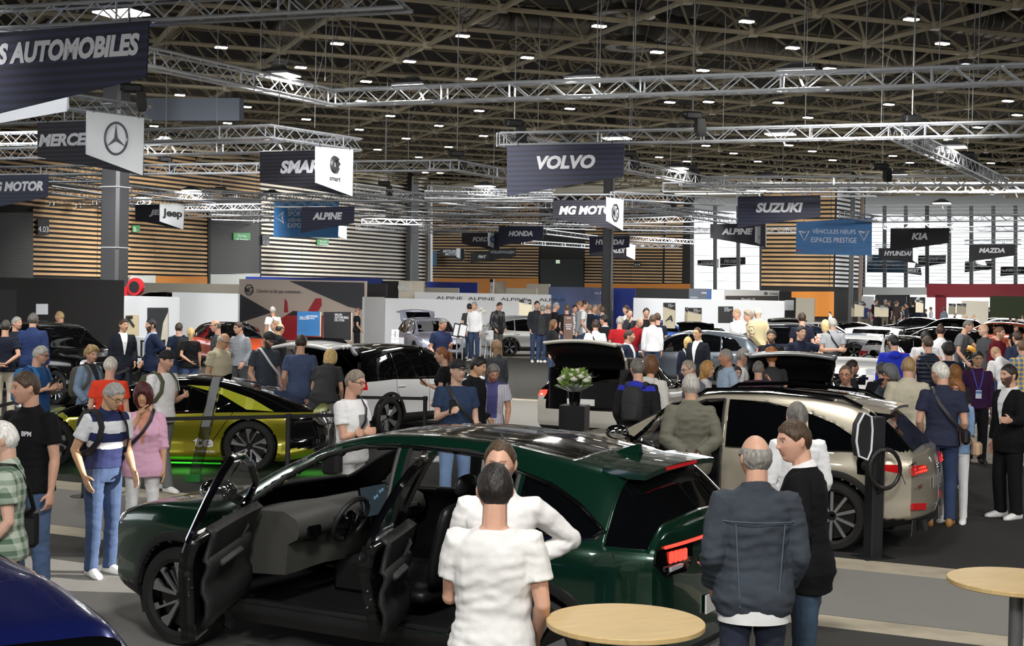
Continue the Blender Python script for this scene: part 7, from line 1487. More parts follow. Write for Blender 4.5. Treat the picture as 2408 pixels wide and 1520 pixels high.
def _cn(c):
    r, g, b = [int(c[i:i + 2], 16) for i in (0, 2, 4)]; v = max(r, g, b); d = v - min(r, g, b)
    if d < 22: return 'black' if v < 48 else 'charcoal' if v < 90 else 'grey' if v < 185 else 'white'
    if r == v: return 'red' if g < r * .5 else 'brown' if v < 150 else 'tan'
    if g == v: return 'green'
    return 'navy' if v < 80 else 'blue' if v < 170 else 'pale blue'
def hem(p, b):
    r = p['rig']; q = MB(); q.loft([[r.bend(Vector((a * math.cos(t), -.01 + d * math.sin(t), z))) for t in [2 * pi * k / 32 for k in range(32)]] for z, a, d in ((.765, .192, .142), (.84, .19, .142))], cap=False); q.build('shirt_hem', cloth('e6e6e4'), b)
    q = MB(); y = -.172
    for x0, x1, z0, z1 in ((-.205, .205, 1.31, 1.31), (-.13, -.10, 1.30, .86), (.13, .10, 1.30, .86)): q.tube([(x0 + (x1 - x0) * k / 8, -math.sqrt(max(.001, 1 - ((x0 + (x1 - x0) * k / 8) / .235) ** 2)) * .163, z0 + (z1 - z0) * k / 8) for k in range(9)], .003, 4)
    q.build('stitching', cloth('5f6a76'), b)
# --- nearest people
pp(61, 873, 338, 'man in black polo with white three-letter chest logo and tan belt', s=288, hair=('short', '4b3a2a'), top=('polo', '141416'), pants=('jeans', '4a5f80'), arms=('relax', 'down'), head=(32, 4), fat=1.06, curl=.7, post=chest_text('BPM', -.045, 1.285, .085, .034, y=.142))
pp(8, 990, 285, 'white-haired man in green and white plaid shirt at the frame edge', s=358, hair=('short', 'efece6'), skin='p', top=('shortshirt', 'b9c4b4/56705a', {'pat': 'patplaid'}), pants=('chino', '17171a'), arms=('relax', 'relax'), fat=1.15, bag=crossbag('1a1a1c', 'black leather satchel with brass clasp hanging from the plaid-shirted man', q=1, low=.08, size=(.32, .12, .27)))
pp(276, 901, 48, 'grey-haired man in white and navy polo and jeans beside the pink shirt', s=262, hair=('short', 'a5a39f'), skin='a', top=('tucked', 'e4e6ea', {'zfn': Zpolo, 'cols': ['2a3158']}), pants=('jeans', '37496a'), arms=('thigh', 'relax'), head=(-8, 22), lean=8, glasses='2a1d18', curl=.25, bag=backpack('17171a', 'black backpack worn by the grey-haired man in the navy polo'))
pp(337, 901, 12, 'woman with dark red bob in pink shirt, hand on her cheek', s=240, sex='w', skin='a', hair=('bob', RED_), top=('blouse', 'e9b7d2', {'zfn': Zopenneck, 'cols': ['d79a80']}), pants=('slim', 'e8e8e8'), arms=('face', 'down'), head=(6, 6), curl=.35, bag=crossbag('241a28', 'small dark purple shoulder bag beside the pink shirt', q=1, low=-.02, size=(.2, .1, .2)))
pp(1165, 1090, 176, 'man seen from behind in white t-shirt and khaki trousers', s=488, hair=('short', '1d1815'), top=('tee', 'e6e5e2', {'wr': .009}), pants=('chino', '9a865f'), arms=('relax', 'crossed'), head=(-10, 0), fat=1.12)
pp(1177, 1034, 0, 'man in white dress shirt facing the camera, hand on hip', s=432, skin='l', hair=('rec', '4a3825'), top=('tshirtin', 'eceae8', {'wr': .009}), pants=('jeans', '38465f'), arms=('relax', 'hip'), head=(8, 4), beard=1)
pp(1780, 1022, 182, 'balding man from behind in dark washed denim jacket', s=415, hair=('bald', '8b8880'), top=('jacket', '353c45', {'pat': 'denim', 'zfn': lambda c: 0, 'wr': .010}), pants=('jeans', '23283a'), arms=('relax', 'relax'), head=(-12, -4), fat=1.12, post=hem)
pp(1864, 987, 248, 'young man in black suit jacket looking down past the balding man', s=375, hair=('short', '46331f'), top=('suit', '101114', {'open': 'e9e9ea'}), pants=('jeans', '3c5064'), arms=('relax', 'relax'), head=(-38, 6), lean=6)
pp(1874, 945, 186, 'person with grey ponytail in white shirt at the champagne car', s=285, sex='m', hair=('pony', '6e6a64'), top=('shirt', 'e9e9ea'), pants=('chino', '5a5550'), arms=('relax', 'relax'), head=(5, 10))
# --- around the lime concept car
pp(13, 752, 190, 'man in navy t-shirt and beige trousers at the black saloon', s=122, hair=('short', '3d3a36'), top=('tee', '1d2230'), pants=('chino', 'c9c0ae'), arms=('behind', 'behind'))
pp(39, 745, 40, 'grey-haired man in dark vest over a white shirt', s=112, hair=('short', '9b9892'), top=('vest', '20242c'), pants=('jeans', '27324a'), head=(-30, 0))
pp(78, 736, 185, 'tall man from behind in blue jacket beside the black saloon', s=118, hair=('short', '5c5954'), top=('jacket', '2c3c66', {'zfn': lambda c: 0}), pants=('jeans', '222c44'), arms=('down', 'relax'), fat=1.1)
pp(141, 732, 275, 'man with glasses in black standing behind the black saloon', s=92, hair=('rec', 'b09468'), top=('shirt', '17181a'), glasses='222222')
pp(99, 813, 70, 'grey-haired man in blue t-shirt holding a phone', s=172, hair=('short', 'b5b3ae'), top=('tee', '2d5488'), pants=('chino', 'b9b09e'), arms=('phone', 'phone'), head=(-20, 12), glasses='222222', fat=1.1, bag=both(backpack('2f6ea6', 'blue backpack on the man in the blue t-shirt'), held('phone', 'phone in the hands of the man in blue', 'phone', (.075, .155, .012), '1c1d20', 0, (0, .1, .05), (1.0, 0, 0))))
pp(217, 814, 60, 'woman with curly blond hair in pale denim jacket', s=160, sex='w', hair=('curly', 'b79a68'), top=('jacket', '8299b4', {'pat': 'denim', 'open': '2a2c33'}), pants=('jeans', '4c678e'), arms=('relax', 'relax'), head=(10, 8), bag=backpack('5a564f', 'grey backpack worn by the curly blond woman'))
pp(260, 839, 178, 'man from behind in bright orange red t-shirt', s=186, hair=('short', 'cfc9bb'), top=('tee', 'e0452c'), pants=('chino', '3a3a40'), arms=('down', 'relax'), fat=1.18)
pp(395, 824, 60, 'young man with backwards black cap and white t-shirt', s=183, hair=('capback', BRN, '17171a'), top=('tee', 'e9e9ea'), pants=('chino', '6d6f70'), arms=('relax', 'phone'), head=(-5, 15), legs='walk', bag=backpack('4b4f38', 'olive green backpack on the man with the backwards cap'))
pp(291, 750, 30, 'man in dark suit and open white shirt beside the white arrow panel', s=112, hair=('short', BRN), skin='a', top=('suit', '1c1f29', {'open': 'e9eaec'}), pants=('suit', '1c2233'), arms=('down', 'relax'), head=(-15, 0))
pp(356, 750, 300, 'bearded dark-haired man in navy suit over light blue shirt', s=112, hair=('short', DRK), beard=2, top=('suit', '1d2740', {'open': 'a9bde0'}), pants=('suit', '1b2338'), arms=('relax', 'hip'), head=(-5, 0))
pp(421, 759, 215, 'man with black rucksack and hands clasped beside the blonde woman', s=104, hair=('rec', '3a2f26'), top=('tee', '1e2b40'), pants=('jeans', '2e3f60'), arms=('behind', 'down'), head=(40, 0), bag=backpack('141416', 'black rucksack near the red car'))
pp(449, 771, 200, 'woman with blonde ponytail in a black top', s=106, sex='w', hair=('pony', 'd5b67a'), top=('tee', '17171a'), pants=('jeans', '41567c'), arms=('down', 'behind'))
pp(507, 752, 285, 'balding man in grey t-shirt before the red car', s=108, hair=('bald', '6b5f54'), skin='l', top=('tee', '4a4a4c'), pants=('chino', '2a2a2e'), arms=('down', 'down'), head=(0, 5), glasses='222222')
pp(532, 784, 62, 'bald older man in beige vest and khaki shirt looking down', s=142, hair=('bald', 'c9c4ba'), skin='a', top=('shortshirt', 'c7bda3'), pants=('chino', '7d7565'), arms=('relax', 'relax'), head=(-5, 25), glasses='333333', fat=1.2)
pp(561, 757, 330, 'young man in light grey overshirt by the orange car', s=108, hair=('short', BRN), top=('shirt', '8d9299'), pants=('chino', '3f4147'), arms=('phone', 'relax'), head=(20, 5), glasses='333333')
pp(637, 781, 40, 'bearded man in dark cap and slate polo with white strap', s=143, hair=('cap', DRK, '2a2a2c'), beard=2, top=('polo', '3f454f'), pants=('jeans', '2d3a52'), arms=('relax', 'relax'), head=(-10, 25), bag=crossbag('d9dade', 'white cross-body strap on the man with the slate polo', q=-1, size=None))
pp(659, 760, 130, 'balding man with glasses in black by the open hatch', s=105, hair=('bald', '3a332d'), skin='a', top=('jacket', '17171a'), head=(-10, 5), glasses='222222')
pp(648, 754, 290, 'man behind the balding man in black', s=98, hair=('rec', '8a6f52'), top=('tee', '2a2c30'))
pp(642, 721, 215, 'grey-haired man in white t-shirt in front of the pale brand wall', s=70, hair=('short', 'b9b7b3'), skin='t', top=('tee', 'eceded'), bag=crossbag('17171a', 'black strap over the white t-shirt near the pale wall', size=None))
pp(709, 787, 184, 'man from behind in slate blue t-shirt at the open hatch', s=147, hair=('short', '3a2a20'), top=('tee', '4b5878'), pants=('chino', '6e7268'), arms=('down', 'relax'), head=(5, 10), fat=1.1)
pp(780, 824, 175, 'blonde woman bending into the boot of the white car', s=150, sex='w', hair=('mid', 'd0b070'), top=('tee', '3a3b3d'), pants=('chino', '7d8078'), arms=('relax', 'relax'), lean=38, head=(0, 20), fat=1.15)
pp(838, 869, 62, 'man with folded arms, white printed t-shirt and glasses', s=232, hair=('short', '8a7f70'), top=('tee', 'ebebec', {'zfn': Zfront, 'cols': ['8d8e8f']}), pants=('shorts', 'd9d9da'), arms=('crossed', 'crossed'), head=(-2, 8), glasses='3a2c22', fat=1.12, bag=crossbag('1b1b1d', 'black sling bag on the man with folded arms', q=1, low=-.05, size=(.2, .12, .24)))
pp(1077, 845, 12, 'man in black cap and navy t-shirt holding up a phone', s=202, hair=('cap', '8d7a62', '17171a'), skin='p', top=('tee', '2b3a55'), pants=('jeans', '7d99c2'), arms=('phone', 'down'), head=(-22, 2), glasses='b9b9b9', fat=1.1, bag=both(crossbag('20201f', 'dark strap across the navy t-shirt of the capped man', q=-1, size=None), held('phone', 'black phone held by the man in the cap', 'phone', (.075, .012, .15), '17181b', 0, (0, .09, .04))))
pp(1039, 816, 265, 'woman with auburn ponytail in black t-shirt holding a tablet', s=152, sex='w', hair=('pony', '8a5632'), top=('tee', '161618'), pants=('slim', '18181a'), arms=('relax', 'phone'), head=(0, 5), bag=held('tablet', 'black tablet in the hand of the auburn woman', 'tablet', (.17, .24, .015), '1a1b1e', 1, (0, .1, .03), (.8, .3, 0)))
pp(1128, 840, 60, 'dark-haired young man in black suit looking aside', s=178, hair=('quiff', DRK), skin='a', top=('suit', '18191c', {'open': '1c1c1f'}), pants=('suit', '18191c'), arms=('relax', 'relax'), head=(-10, 12))
pp(1162, 857, 5, 'grey-haired man stooping with violet scarf and striped shirt', s=178, hair=('short', '77736c'), skin='t', top=('shortshirt', 'dfdde0/8a86a6', {'pat': 'patstripe', 'zfn': lambda c: 1 if abs(c.x) < .07 and c.y > .05 and c.z > 1.0 or c.z > 1.45 else 0, 'cols': ['4c4a80']}), pants=('chino', 'cfcfd2'), arms=('relax', 'relax'), lean=15, head=(-10, 22))
pp(1043, 750, 30, 'man in navy polo and glasses before the lavender grey crossover', s=97, hair=('short', '6b6761'), skin='t', top=('polo', '1d2745'), pants=('jeans', '2c3b58'), arms=('relax', 'phone'), head=(-8, 14), glasses='222222')
pp(890, 732, 180, 'blonde woman in pale denim jacket and patterned skirt', s=52, sex='w', hair=('mid', 'd3b273'), top=('jacket', '93a9bf', {'zfn': lambda c: 0}), pants=('skirt', '6d3138'), arms=('relax', 'relax'))
pp(841, 724, 110, 'bald man in black t-shirt beside the dark sign', s=58, hair=('buzz', '8a6c55'), top=('tee', '17181a'), pants=('chino', '1c1c1f'), arms=('relax', 'relax'), glasses='222222')
pp(1168, 800, 215, 'woman with long straight brown hair in dark grey', s=128, sex='w', hair=('long', '7d6245'), top=('shirt', '33363a'), pants=('slim', '222226'))
# --- middle
pp(1478, 776, 62, 'man in navy suit and white shirt looking along the grey crossover', s=113, hair=('short', BRN), beard=1, top=('suit', '1e2638', {'open': 'e6e8f0'}), pants=('suit', '1d2435'), arms=('hip', 'down'), head=(-15, -4))
pp(1618, 793, 178, 'blonde woman from behind in navy jacket', s=104, sex='w', hair=('mid', 'c8a870'), top=('suit', '1a2030', {'zfn': lambda c: 0}), pants=('slim', '1a1e2a'), bag=crossbag('b9b3a6', 'thin pale strap across the navy jacket', size=None))
pp(1641, 770, 318, 'man with glasses in dark suit facing the blonde woman', s=108, hair=('rec', '4a382a'), skin='a', top=('suit', '1a1d26', {'open': 'e9e9ec'}), pants=('suit', '1a1d26'), glasses='b08a60')
pp(1499, 843, 160, 'man in black jacket with bright blue hood', s=188, hair=('short', '6a665f'), top=('hoodie', '1e1f21', {'zfn': Zhood, 'cols': ['2f35a8']}), pants=('chino', '1d1d20'), arms=('relax', 'relax'), head=(-35, 5), fat=1.12, bag=backpack('26272a', 'black backpack over the jacket with the blue hood', w=.26, h=.4))
pp(1531, 836, 150, 'woman with tousled brown hair in white hooded top', s=178, sex='w', hair=('bob', '6e4a30'), top=('hoodie', 'd9d7d2', {'zfn': lambda c: 0}), pants=('slim', '2a2c33'), head=(-25, 5))
pp(1625, 880, 180, 'grey-haired man from behind in olive jacket, hands clasped behind', s=232, hair=('short', 'a9a6a0'), top=('jacket', '67665a', {'zfn': lambda c: 0, 'wr': .008}), pants=('chino', '232326'), arms=('behind', 'behind'), fat=1.12, bag=held('brochure', 'folded brochure held behind the olive jacket', 'brochure', (.15, .003, .2), 'c3d6e4', 0, (-.02, .12, -.1)))
pp(1617, 847, 290, 'man with glasses stooping behind the olive jacket', s=172, hair=('rec', '9a8f80'), skin='p', top=('tee', '5e6470'), lean=15, head=(0, 5), glasses='333333')
pp(1664, 849, 60, 'woman with wavy ginger blond hair beside the olive jacket', s=163, sex='w', hair=('long', 'b98a4e'), top=('jacket', 'c3c4c6', {'open': 'e0e0e2'}), lean=10)
pp(1709, 820, 285, 'grey-cropped man in pale blue shirt looking aside', s=158, hair=('buzz', '9b968e'), skin='t', top=('polo', 'a9bcd2'), arms=('relax', 'relax'), head=(5, 0))
pp(1747, 819, 80, 'grey-haired man behind the pale blue shirt', s=148, hair=('short', '8f8c87'), skin='l', top=('tee', 'e3e4e6'))
pp(1733, 861, 25, 'young man with dark hair and glasses leaning over', s=152, hair=('short', DRK), skin='a', top=('tee', '2a2c30/555a60', {'pat': 'patfloral'}), lean=38, head=(10, -18), glasses='2a3350')
pp(1784, 849, 172, 'grey-haired man in plum shirt raising a hand at the silver boot', s=160, hair=('short', '77726a'), top=('tee', '4a3344'), arms=('relax', 'relax') if 0 else ('up', 'relax'), lean=12)
pp(1814, 774, 320, 'bearded man in black coat with navy scarf', s=116, hair=('short', '3d3a36'), skin='a', beard=2, top=('jacket', '16171a', {'zfn': Zcollar, 'cols': ['1d2745']}), head=(-30, 5))
pp(1814, 819, 180, 'person with ginger hair half hidden behind the silver boot', s=150, sex='w', hair=('curly', 'b06a35'), top=('tee', '3a3a3c'), lean=20)
pp(1884, 766, 15, 'young man in navy polo pointing across the white car', s=112, hair=('short', DRK), top=('polo', '1b2033'), arms=('down', 'point'), head=(-5, 0))
pp(1401, 752, 175, 'man from behind in white shirt with black sling', s=92, hair=('short', BRN), top=('shortshirt', 'e6e8ec'), arms=('down', 'relax'), fat=1.1, bag=crossbag('17171a', 'black sling over the white shirt near the volvo-grey car'.replace('volvo-grey', 'grey'), size=None))
pp(1421, 740, 200, 'dark-haired man in black suit beside the black sling', s=86, hair=('short', DRK), top=('suit', '1a1b1f', {'open': 'c9ccd2'}), head=(-40, 0))
pp(1458, 744, 165, 'grey-haired man in bright red t-shirt behind the grey crossover', s=88, hair=('short', 'b3b0aa'), top=('tee', 'b8242c'))
pp(1508, 748, 40, 'bald man in red shirt bending behind the grey crossover', s=82, hair=('bald', '8a7a6a'), top=('polo', 'a8222c'), lean=20, head=(10, 15))
pp(1480, 727, 20, 'man in dark jacket with a hand on his chin', s=74, hair=('rec', '4a382a'), top=('jacket', '22242a', {'open': '3a3c42'}), arms=('face', 'crossed'))
pp(1520, 724, 5, 'dark-haired man with glasses in black sweater', s=76, hair=('short', DRK), beard=1, top=('sweater', '16171a'), glasses='222222')
pp(1535, 740, 178, 'man from behind in white shirt near the black sweater', s=82, hair=('short', '5a4636'), top=('shirt', 'e8eaee'))
pp(1546, 736, 200, 'brown-haired person beside the white shirt', s=80, hair=('short', '4a3626'), top=('tee', '1d2230'))
pp(1473, 718, 300, 'man in white shirt against the blue panel', s=66, hair=('short', BRN), top=('shirt', 'e8eaee'))
pp(1301, 752, 60, 'woman with long brown hair in front of the silver crossover', s=84, sex='w', hair=('long', '6a4a30'), top=('jacket', '1d1e22', {'open': '2a2a2e'}))
pp(1176, 711, 40, 'man in black leather jacket and grey trousers at the white counters', s=60, hair=('short', BRN), top=('jacket', '232325', {'open': '3a3a3c', 'pat': 'leather'}), pants=('chino', '55564f'), arms=('relax', 'relax'), head=(0, 15))
pp(1116, 710, 330, 'grey-haired man in white shirt behind the orchids', s=62, hair=('short', '8d8a84'), top=('shirt', 'e8e9ec'), glasses=None)
pp(1104, 714, 200, 'dark-haired person next to the orchids', s=60, hair=('short', DRK), top=('tee', '3a3b40'))
for a in ((1333, 716, 185, 'man in dark t-shirt before the mountain mural', 'short', '5a4636', 'tee', '1d1e22'), (1352, 717, 10, 'dark-haired man in white floral shirt before the mural', 'short', DRK, 'shortshirt', 'e6e6e6/77797c'), (1365, 708, 250, 'tall man in grey jacket facing along the mural', 'rec', '8a5f3a', 'jacket', '8d9094'), (1374, 707, 90, 'tall dark-haired man in white tee before the mural', 'short', DRK, 'tee', 'dfe0e2'), (1387, 716, 190, 'balding man in dark suit before the mural', 'rec', '7a6a58', 'suit', '1c2028'), (1398, 716, 20, 'man in bright blue t-shirt before the mural', 'short', '6b6760', 'tee', '3f78b8'), (1416, 721, 200, 'man in navy jacket at the edge of the mural', 'short', '5a4030', 'jacket', '1d2436'), (1263, 708, 10, 'dark-haired man before the lettered white panels', 'short', DRK, 'shirt', '2b2d33'), (1307, 711, 100, 'grey-haired man in black sweater near the mural', 'short', '8d8a86', 'sweater', '17181b'), (1290, 714, 190, 'bald man in dark shirt near the lettered panels', 'bald', '8a7a6a', 'tee', '2a2c30'), (1276, 718, 170, 'low grey-haired person near the lettered panels', 'short', '8a857d', 'tee', '3a3b3e'),
 (1733, 726, 300, 'man in white shirt talking behind the dark blue car', 'buzz', '9a7a5a', 'shirt', 'eceef0'), (1760, 731, 280, 'woman with grey curls in floral blouse', 'curly', '9a8f7d', 'tee', 'c9bfa2/7d7350'), (1782, 723, 200, 'pale-haired person in cream jacket behind the floral blouse', 'short', 'd8cdb8', 'jacket', 'c9bb94'), (1941, 753, 185, 'older blonde woman in flowered blouse', 'mid', 'd9bf8a', 'tee', 'e3d5c5/c97c6a'), (1886, 735, 180, 'man from behind with dark backpack in navy t-shirt', 'short', BRN, 'tee', '1c2030')):
    d = dict(top=(a[6], a[7], {'pat': 'patfloral'} if '/' in a[7] else {'open': 'd9dadd'} if a[6] in ('jacket', 'suit') else {}), hair=(a[4], a[5]))
    pp(a[0], a[1], a[2], a[3], s=(62 if a[0] < 1450 else 80 if a[0] < 1800 else 88), lod='f', sex='w' if 'woman' in a[3] else 'm', arms=('relax', 'down'), **d)
pp(1959, 748, 178, 'grey-haired man in pale grey polo with black sling', s=94, hair=('short', 'b9b6b0'), top=('polo', 'a5a8ae'), bag=crossbag('17171a', 'black sling on the pale grey polo', q=1, size=None))
# --- right side crowd
pp(2100, 787, 172, 'man in bright blue hooded sweater beside the white car', s=128, hair=('short', DRK), beard=2, top=('hoodie', '2333b4', {'zfn': lambda c: 0}), pants=('chino', '2a2c33'), head=(-38, 5), fat=1.1)
pp(2182, 790, 165, 'man in quilted navy vest with olive satchel', s=127, hair=('short', '4a3a2c'), top=('vest', '1f2536', {'pat': 'quilt'}), pants=('chino', '6d755f'), head=(-30, 0), glasses='222222', bag=crossbag('7d7f62', 'olive green satchel hanging beside the quilted vest', q=1, low=.05, size=(.28, .1, .24), strapcol='1d1d20'))
pp(2231, 806, 178, 'dark curly-haired person in navy sweater', s=137, hair=('curly', DRK), top=('sweater', '151a2b'), pants=('chino', '222228'), fat=1.1)
pp(2137, 838, 172, 'bald man from behind in cream jacket', s=185, hair=('buzz', 'a3865f'), top=('jacket', 'c6bfa9', {'zfn': lambda c: 0}), pants=('chino', '1c1e28'), arms=('down', 'down'), fat=1.12, head=(15, 0))
pp(2211, 851, 165, 'white-haired man in navy polo with brown shoes', s=200, hair=('short', 'd9d5cb'), top=('polo', '2c3044'), pants=('jeans', '2c3d5c'), arms=('relax', 'relax'), head=(-50, 5), shoes='a9783f', glasses='222222', bag=crossbag('1b1b1e', 'black strap bag on the white-haired man in navy', q=1, low=.05, size=(.2, .09, .16)))
pp(2250, 893, 330, 'short auburn-haired woman in denim shirt and white trousers', s=198, sex='w', skin='t', hair=('mid', '8a5a30'), top=('shirt', '7f9cbe', {'pat': 'denim', 'zfn': lambda c: 0}), pants=('slim', 'e8e8e8'), arms=('crossed', 'crossed'), glasses='5a3a2a', bag=crossbag('c9a98a', 'beige handbag at the hip of the denim shirt', q=-1, low=.0, size=(.22, .1, .17)))
pp(2246, 858, 175, 'woman with long auburn hair behind the white-haired man', s=168, sex='w', hair=('long', '8a5a2c'), top=('tee', '2a2a2e'))
def lanyard(p, b):
    r = p['rig']; e = carried(b, 'lanyard', 'blue lanyard with badge on the purple shirt', 'lanyard'); mb = MB()
    for q in (1, -1): mb.tube([(q * .075, -.03, 1.485), (q * .08, .08, 1.44), (q * .05, .14, 1.3), (q * .01, .15, 1.16)], .009, 6, flat=.3, up=(0, 1, 0))
    mb.build('ribbon', mat('ribbon', '3a4ac0', .5), e); k = MB(); k.box((0, .158, 1.09), (.09, .006, .13)); k.build('badge', mat('badge', 'c9d6e6', .4), e, smooth=0)
    k = MB(); k.box((0, .1615, 1.12), (.09, .002, .035)); k.build('badge_header', mat('badge_blue', '4a7ab8', .4), e, smooth=0)
pp(2300, 826, 352, 'man in purple shirt with blue lanyard and badge', s=144, hair=('short', '15130f'), skin='a', top=('shirt', '3a1d40'), pants=('suit', '17171a'), arms=('relax', 'down'), head=(0, 0), shoes='1a1a1c', glasses='222222', post=lanyard)
pp(2337, 816, 195, 'bald man in white shirt bending over, pink shorts', s=122, hair=('buzz', 'b08a68'), top=('shirt', 'e0e1e4'), pants=('shorts', 'd9b9a2'), lean=32, head=(0, 20))
pp(2374, 857, 292, 'bearded man in black suit with white trainers, one palm out', s=193, hair=('short', '241d18'), skin='l', beard=2, top=('suit', '101114', {'open': 'e6e6e8'}), pants=('suit', '141416'), arms=('down', 'open'), head=(0, 0), shoes='eeeeec')
pp(2350, 768, 40, 'man with short beard in maroon shirt', s=104, hair=('short', '6a4630'), beard=1, top=('shirt', '5c1524'), head=(-10, 0))
pp(2314, 761, 280, 'bald man in grey shirt and orange shorts', s=100, hair=('buzz', 'c9a386'), skin='p', top=('polo', '4c4d50'), pants=('shorts', 'd97a2a'))
pp(2279, 752, 60, 'grey-haired man leaning on the copper car', s=95, hair=('short', '6a655e'), top=('tee', '6b6d70'), lean=20, arms=('relax', 'reach'))
pp(2404, 800, 190, 'person in blue and yellow plaid shirt at the frame edge', s=125, hair=('short', '6a5038'), top=('shortshirt', '4a6a9a/d0b040', {'pat': 'patplaid'}))
pp(2393, 778, 195, 'man from behind in dark blue suit jacket', s=110, hair=('short', '3a2c20'), top=('suit', '262f44', {'zfn': lambda c: 0}))
pp(1989, 859, 352, 'man with goatee and glasses in speckled shirt', s=182, hair=('rec', '6a5a48'), skin='t', beard=1, top=('shirt', 'cfd0d0/6a6d70', {'pat': 'patdots'}), head=(15, 3), glasses='333333')
pp(2003, 846, 95, 'dark-haired man in profile behind the speckled shirt', s=152, hair=('short', '2d2119'), beard=1, top=('tee', '2a2a2e'))
pp(2086, 857, 300, 'grey-haired woman looking down, hand to her face, beside the cream jacket', s=172, sex='w', skin='t', hair=('mid', '6d6d70'), top=('jacket', '4d5560', {'open': '3a3f48'}), arms=('face', 'relax'), head=(10, 25), lean=10, glasses=None)
pp(2074, 852, 190, 'dark grey-haired person close behind the woman with a hand to her face', s=158, hair=('short', '4a4a4c'), top=('jacket', '1c1c20', {'zfn': lambda c: 0}))
pp(2212, 763, 185, 'dark-haired man in white shirt behind the black car', s=104, hair=('short', '3a241a'), top=('shirt', 'e3e3e6'), head=(20, 0))
pp(2177, 777, 160, 'dark cropped man at the black tailgate', s=115, hair=('short', DRK), top=('tee', 'c9c9cc'))
pp(1890, 762, 200, 'red-haired woman lifting a phone near the dark blue car', s=102, sex='w', hair=('curly', '7a3520'), top=('tee', 'e3e3e3'), arms=('up', 'relax')) if 0 else None
pp(2668, 1112, 268, 'person in dark top reaching over the cut-off round table', s=440, hair=('short', BRN), top=('sweater', '22242a'), pants=('chino', '25262a'), arms=('down', ((-.1, .55, -.80), (.15, .95, .02))), curl=.35)
random.seed(11)
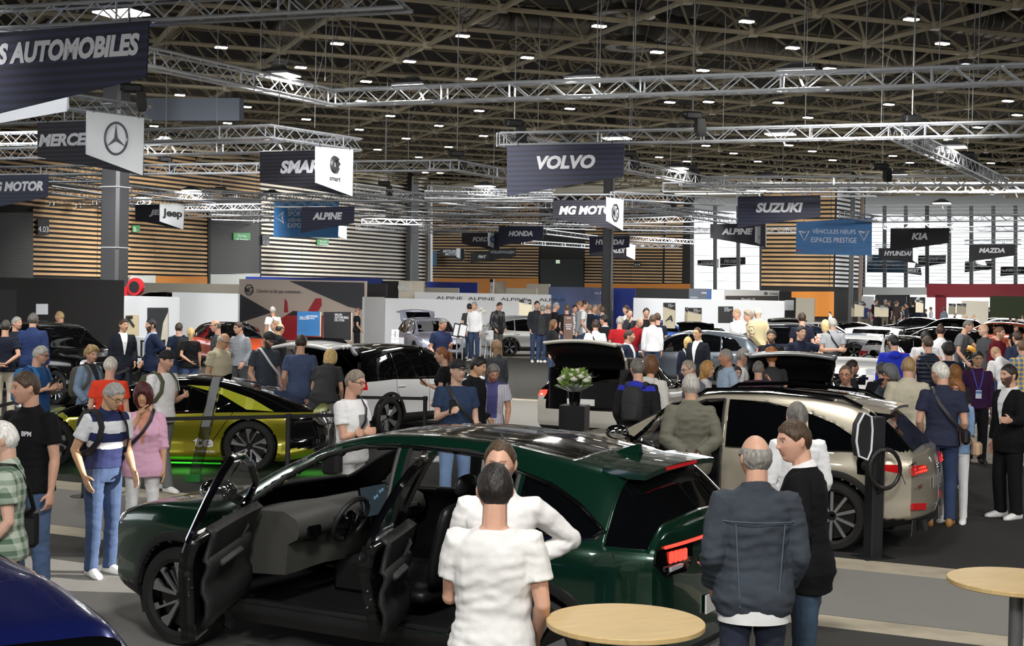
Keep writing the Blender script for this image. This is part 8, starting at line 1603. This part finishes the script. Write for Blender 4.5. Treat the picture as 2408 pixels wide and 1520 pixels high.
crowd = [(2033, 712, 'tee', '3a4a7a', BRN), (2052, 716, 'tee', '8a2a30', DRK), (2060, 705, 'suit', '1d1f24', DRK), (2082, 705, 'shirt', '2a2c30', 'a59a8a'), (2090, 708, 'tee', '1d2230', DRK), (2107, 708, 'jacket', '4a4038', '6a4a30'), (2110, 709, 'shirt', '5a3030', BRN), (2132, 712, 'suit', '3a3c46', BRN), (2147, 710, 'suit', '15161a', DRK), (2118, 722, 'polo', 'b9bcc2', BRN), (2053, 722, 'jacket', '8d939c', '3a2c22'), (2098, 725, 'polo', '4a4d50', BRN), (2110, 722, 'suit', '22252c', '9a6a4a'), (2122, 720, 'jacket', '2a2b30', '6b6660'), (2130, 722, 'tee', '8f8a6a', 'a03c22'), (2145, 722, 'suit', '1e2740', '9a9690'), (2156, 724, 'suit', '1d2745', BRN), (2177, 727, 'tee', '2a2a2e', '5a4030'), (2189, 722, 'shirt', 'e6e8ea', '4a3626'), (2206, 729, 'tee', 'c9c5bd', 'c29a7a'), (2220, 724, 'shirt', '8a95a5', BRN), (2281, 727, 'shirt', 'ebebea', 'b9b4aa'), (2302, 720, 'jacket', '1c1d20', DRK), (2298, 719, 'tee', '2a2c33', DRK), (2324, 722, 'tee', '5a3a3a', 'b08a50'), (2372, 716, 'tee', '33363c', BRN), (2368, 731, 'shirt', 'e6e6e4', 'b28a6a'), (2378, 731, 'shirt', 'e8e8e8', '4a3626'), (2341, 733, 'shirt', 'e9e9ea', BRN), (2394, 737, 'tee', '9aa0a8', 'c29a80'), (2376, 745, 'tee', '5a5040', '4a2e1c'), (2390, 746, 'tee', '3a2c28', '2a1d18'), (2246, 736, 'shirt', '1c1c20', 'b9b0a0'), (2271, 741, 'polo', 'e2e3e6', 'c9a080'), (2290, 740, 'polo', 'd9d9d6', 'b58a68'), (1911, 718, 'jacket', '3a2c20', 'a8854f'), (1930, 716, 'jacket', '6a4a26', 'a08060'), (1937, 709, 'tee', '8a99a8', BRN), (1945, 726, 'tee', '6a9a50', BRN), (1963, 723, 'jacket', '1c2430', '9a9388'), (1952, 733, 'shirt', 'e3e6ea', '22252a'), (1861, 722, 'tee', '2a3344', DRK), (2404, 742, 'tee', '2a2c30', '6a5a48'), (2390, 765, 'tee', '1c1c1f', '4a3a2c'), (2403, 792, 'jacket', 'b9c0c8', '5a4a3a'), (1240, 716, 'tee', '2a2c30', '6a4a30'), (1565, 735, 'suit', '1c2230', DRK), (380, 683, 'tee', 'b98a70', '4a2e1c'), (940, 690, 'tee', 'a88a60', '9a6a40')]
def zone(x):
    for lim, t in ((500, 'behind the white wall panels'), (1000, 'near the faded ring print'), (1300, 'before the lettered white wall'), (1700, 'by the white partition'), (1900, 'near the raised moss grey tailgate'), (2000, 'beside the wooden pier'), (2075, 'near the cream posters'), (2120, 'before the striped backdrop'), (2170, 'by the diamond emblem wall'), (2240, 'behind the black hatchback'), (2330, 'before the cream wall')):
        if x < lim: return t
    return 'by the dark green wall'
FACE = {0: 'facing us', 40: 'half turned', 90: 'in profile', 170: 'seen from behind', 190: 'back turned', 260: 'in side view', 300: 'looking aside'}; USED = set()
for k, (x, y, t, c, hc_) in enumerate(crowd):
    hn = {'1': 'dark', '2': 'dark', '3': 'brown', '4': 'brown', '5': 'brown', '6': 'brown'}.get(hc_[0], 'fair'); f = random.choice(list(FACE)); dpx = max(24, (y - yh(x)) / .87) if y - yh(x) > 21 else 30
    pt = random.choice((('chino', '2a2a30'), ('jeans', '2f4060'), ('chino', '7a7464'))); g = {'tee': 't-shirt'}.get(t, t)
    for l in ('small distant person in %s %s, %s, %s' % (_cn(c), g, FACE[f], zone(x)), 'small distant %s-haired person in %s %s, %s, %s' % (hn, _cn(c), g, FACE[f], zone(x)), 'small distant person in %s %s and %s trousers, %s, %s' % (_cn(c), g, _cn(pt[1]), FACE[f], zone(x))):
        if l not in USED: break
    USED.add(l)
    person(x, y, f, l, s=dpx, lod='f', hair=('short', hc_), top=(t, c, {'open': 'dcdcde'} if t in ('suit', 'jacket') else {}), pants=pt, arms=random.choice((('down', 'down'), ('relax', 'down'), ('relax', 'relax'))))
build_people()
finish_texts()
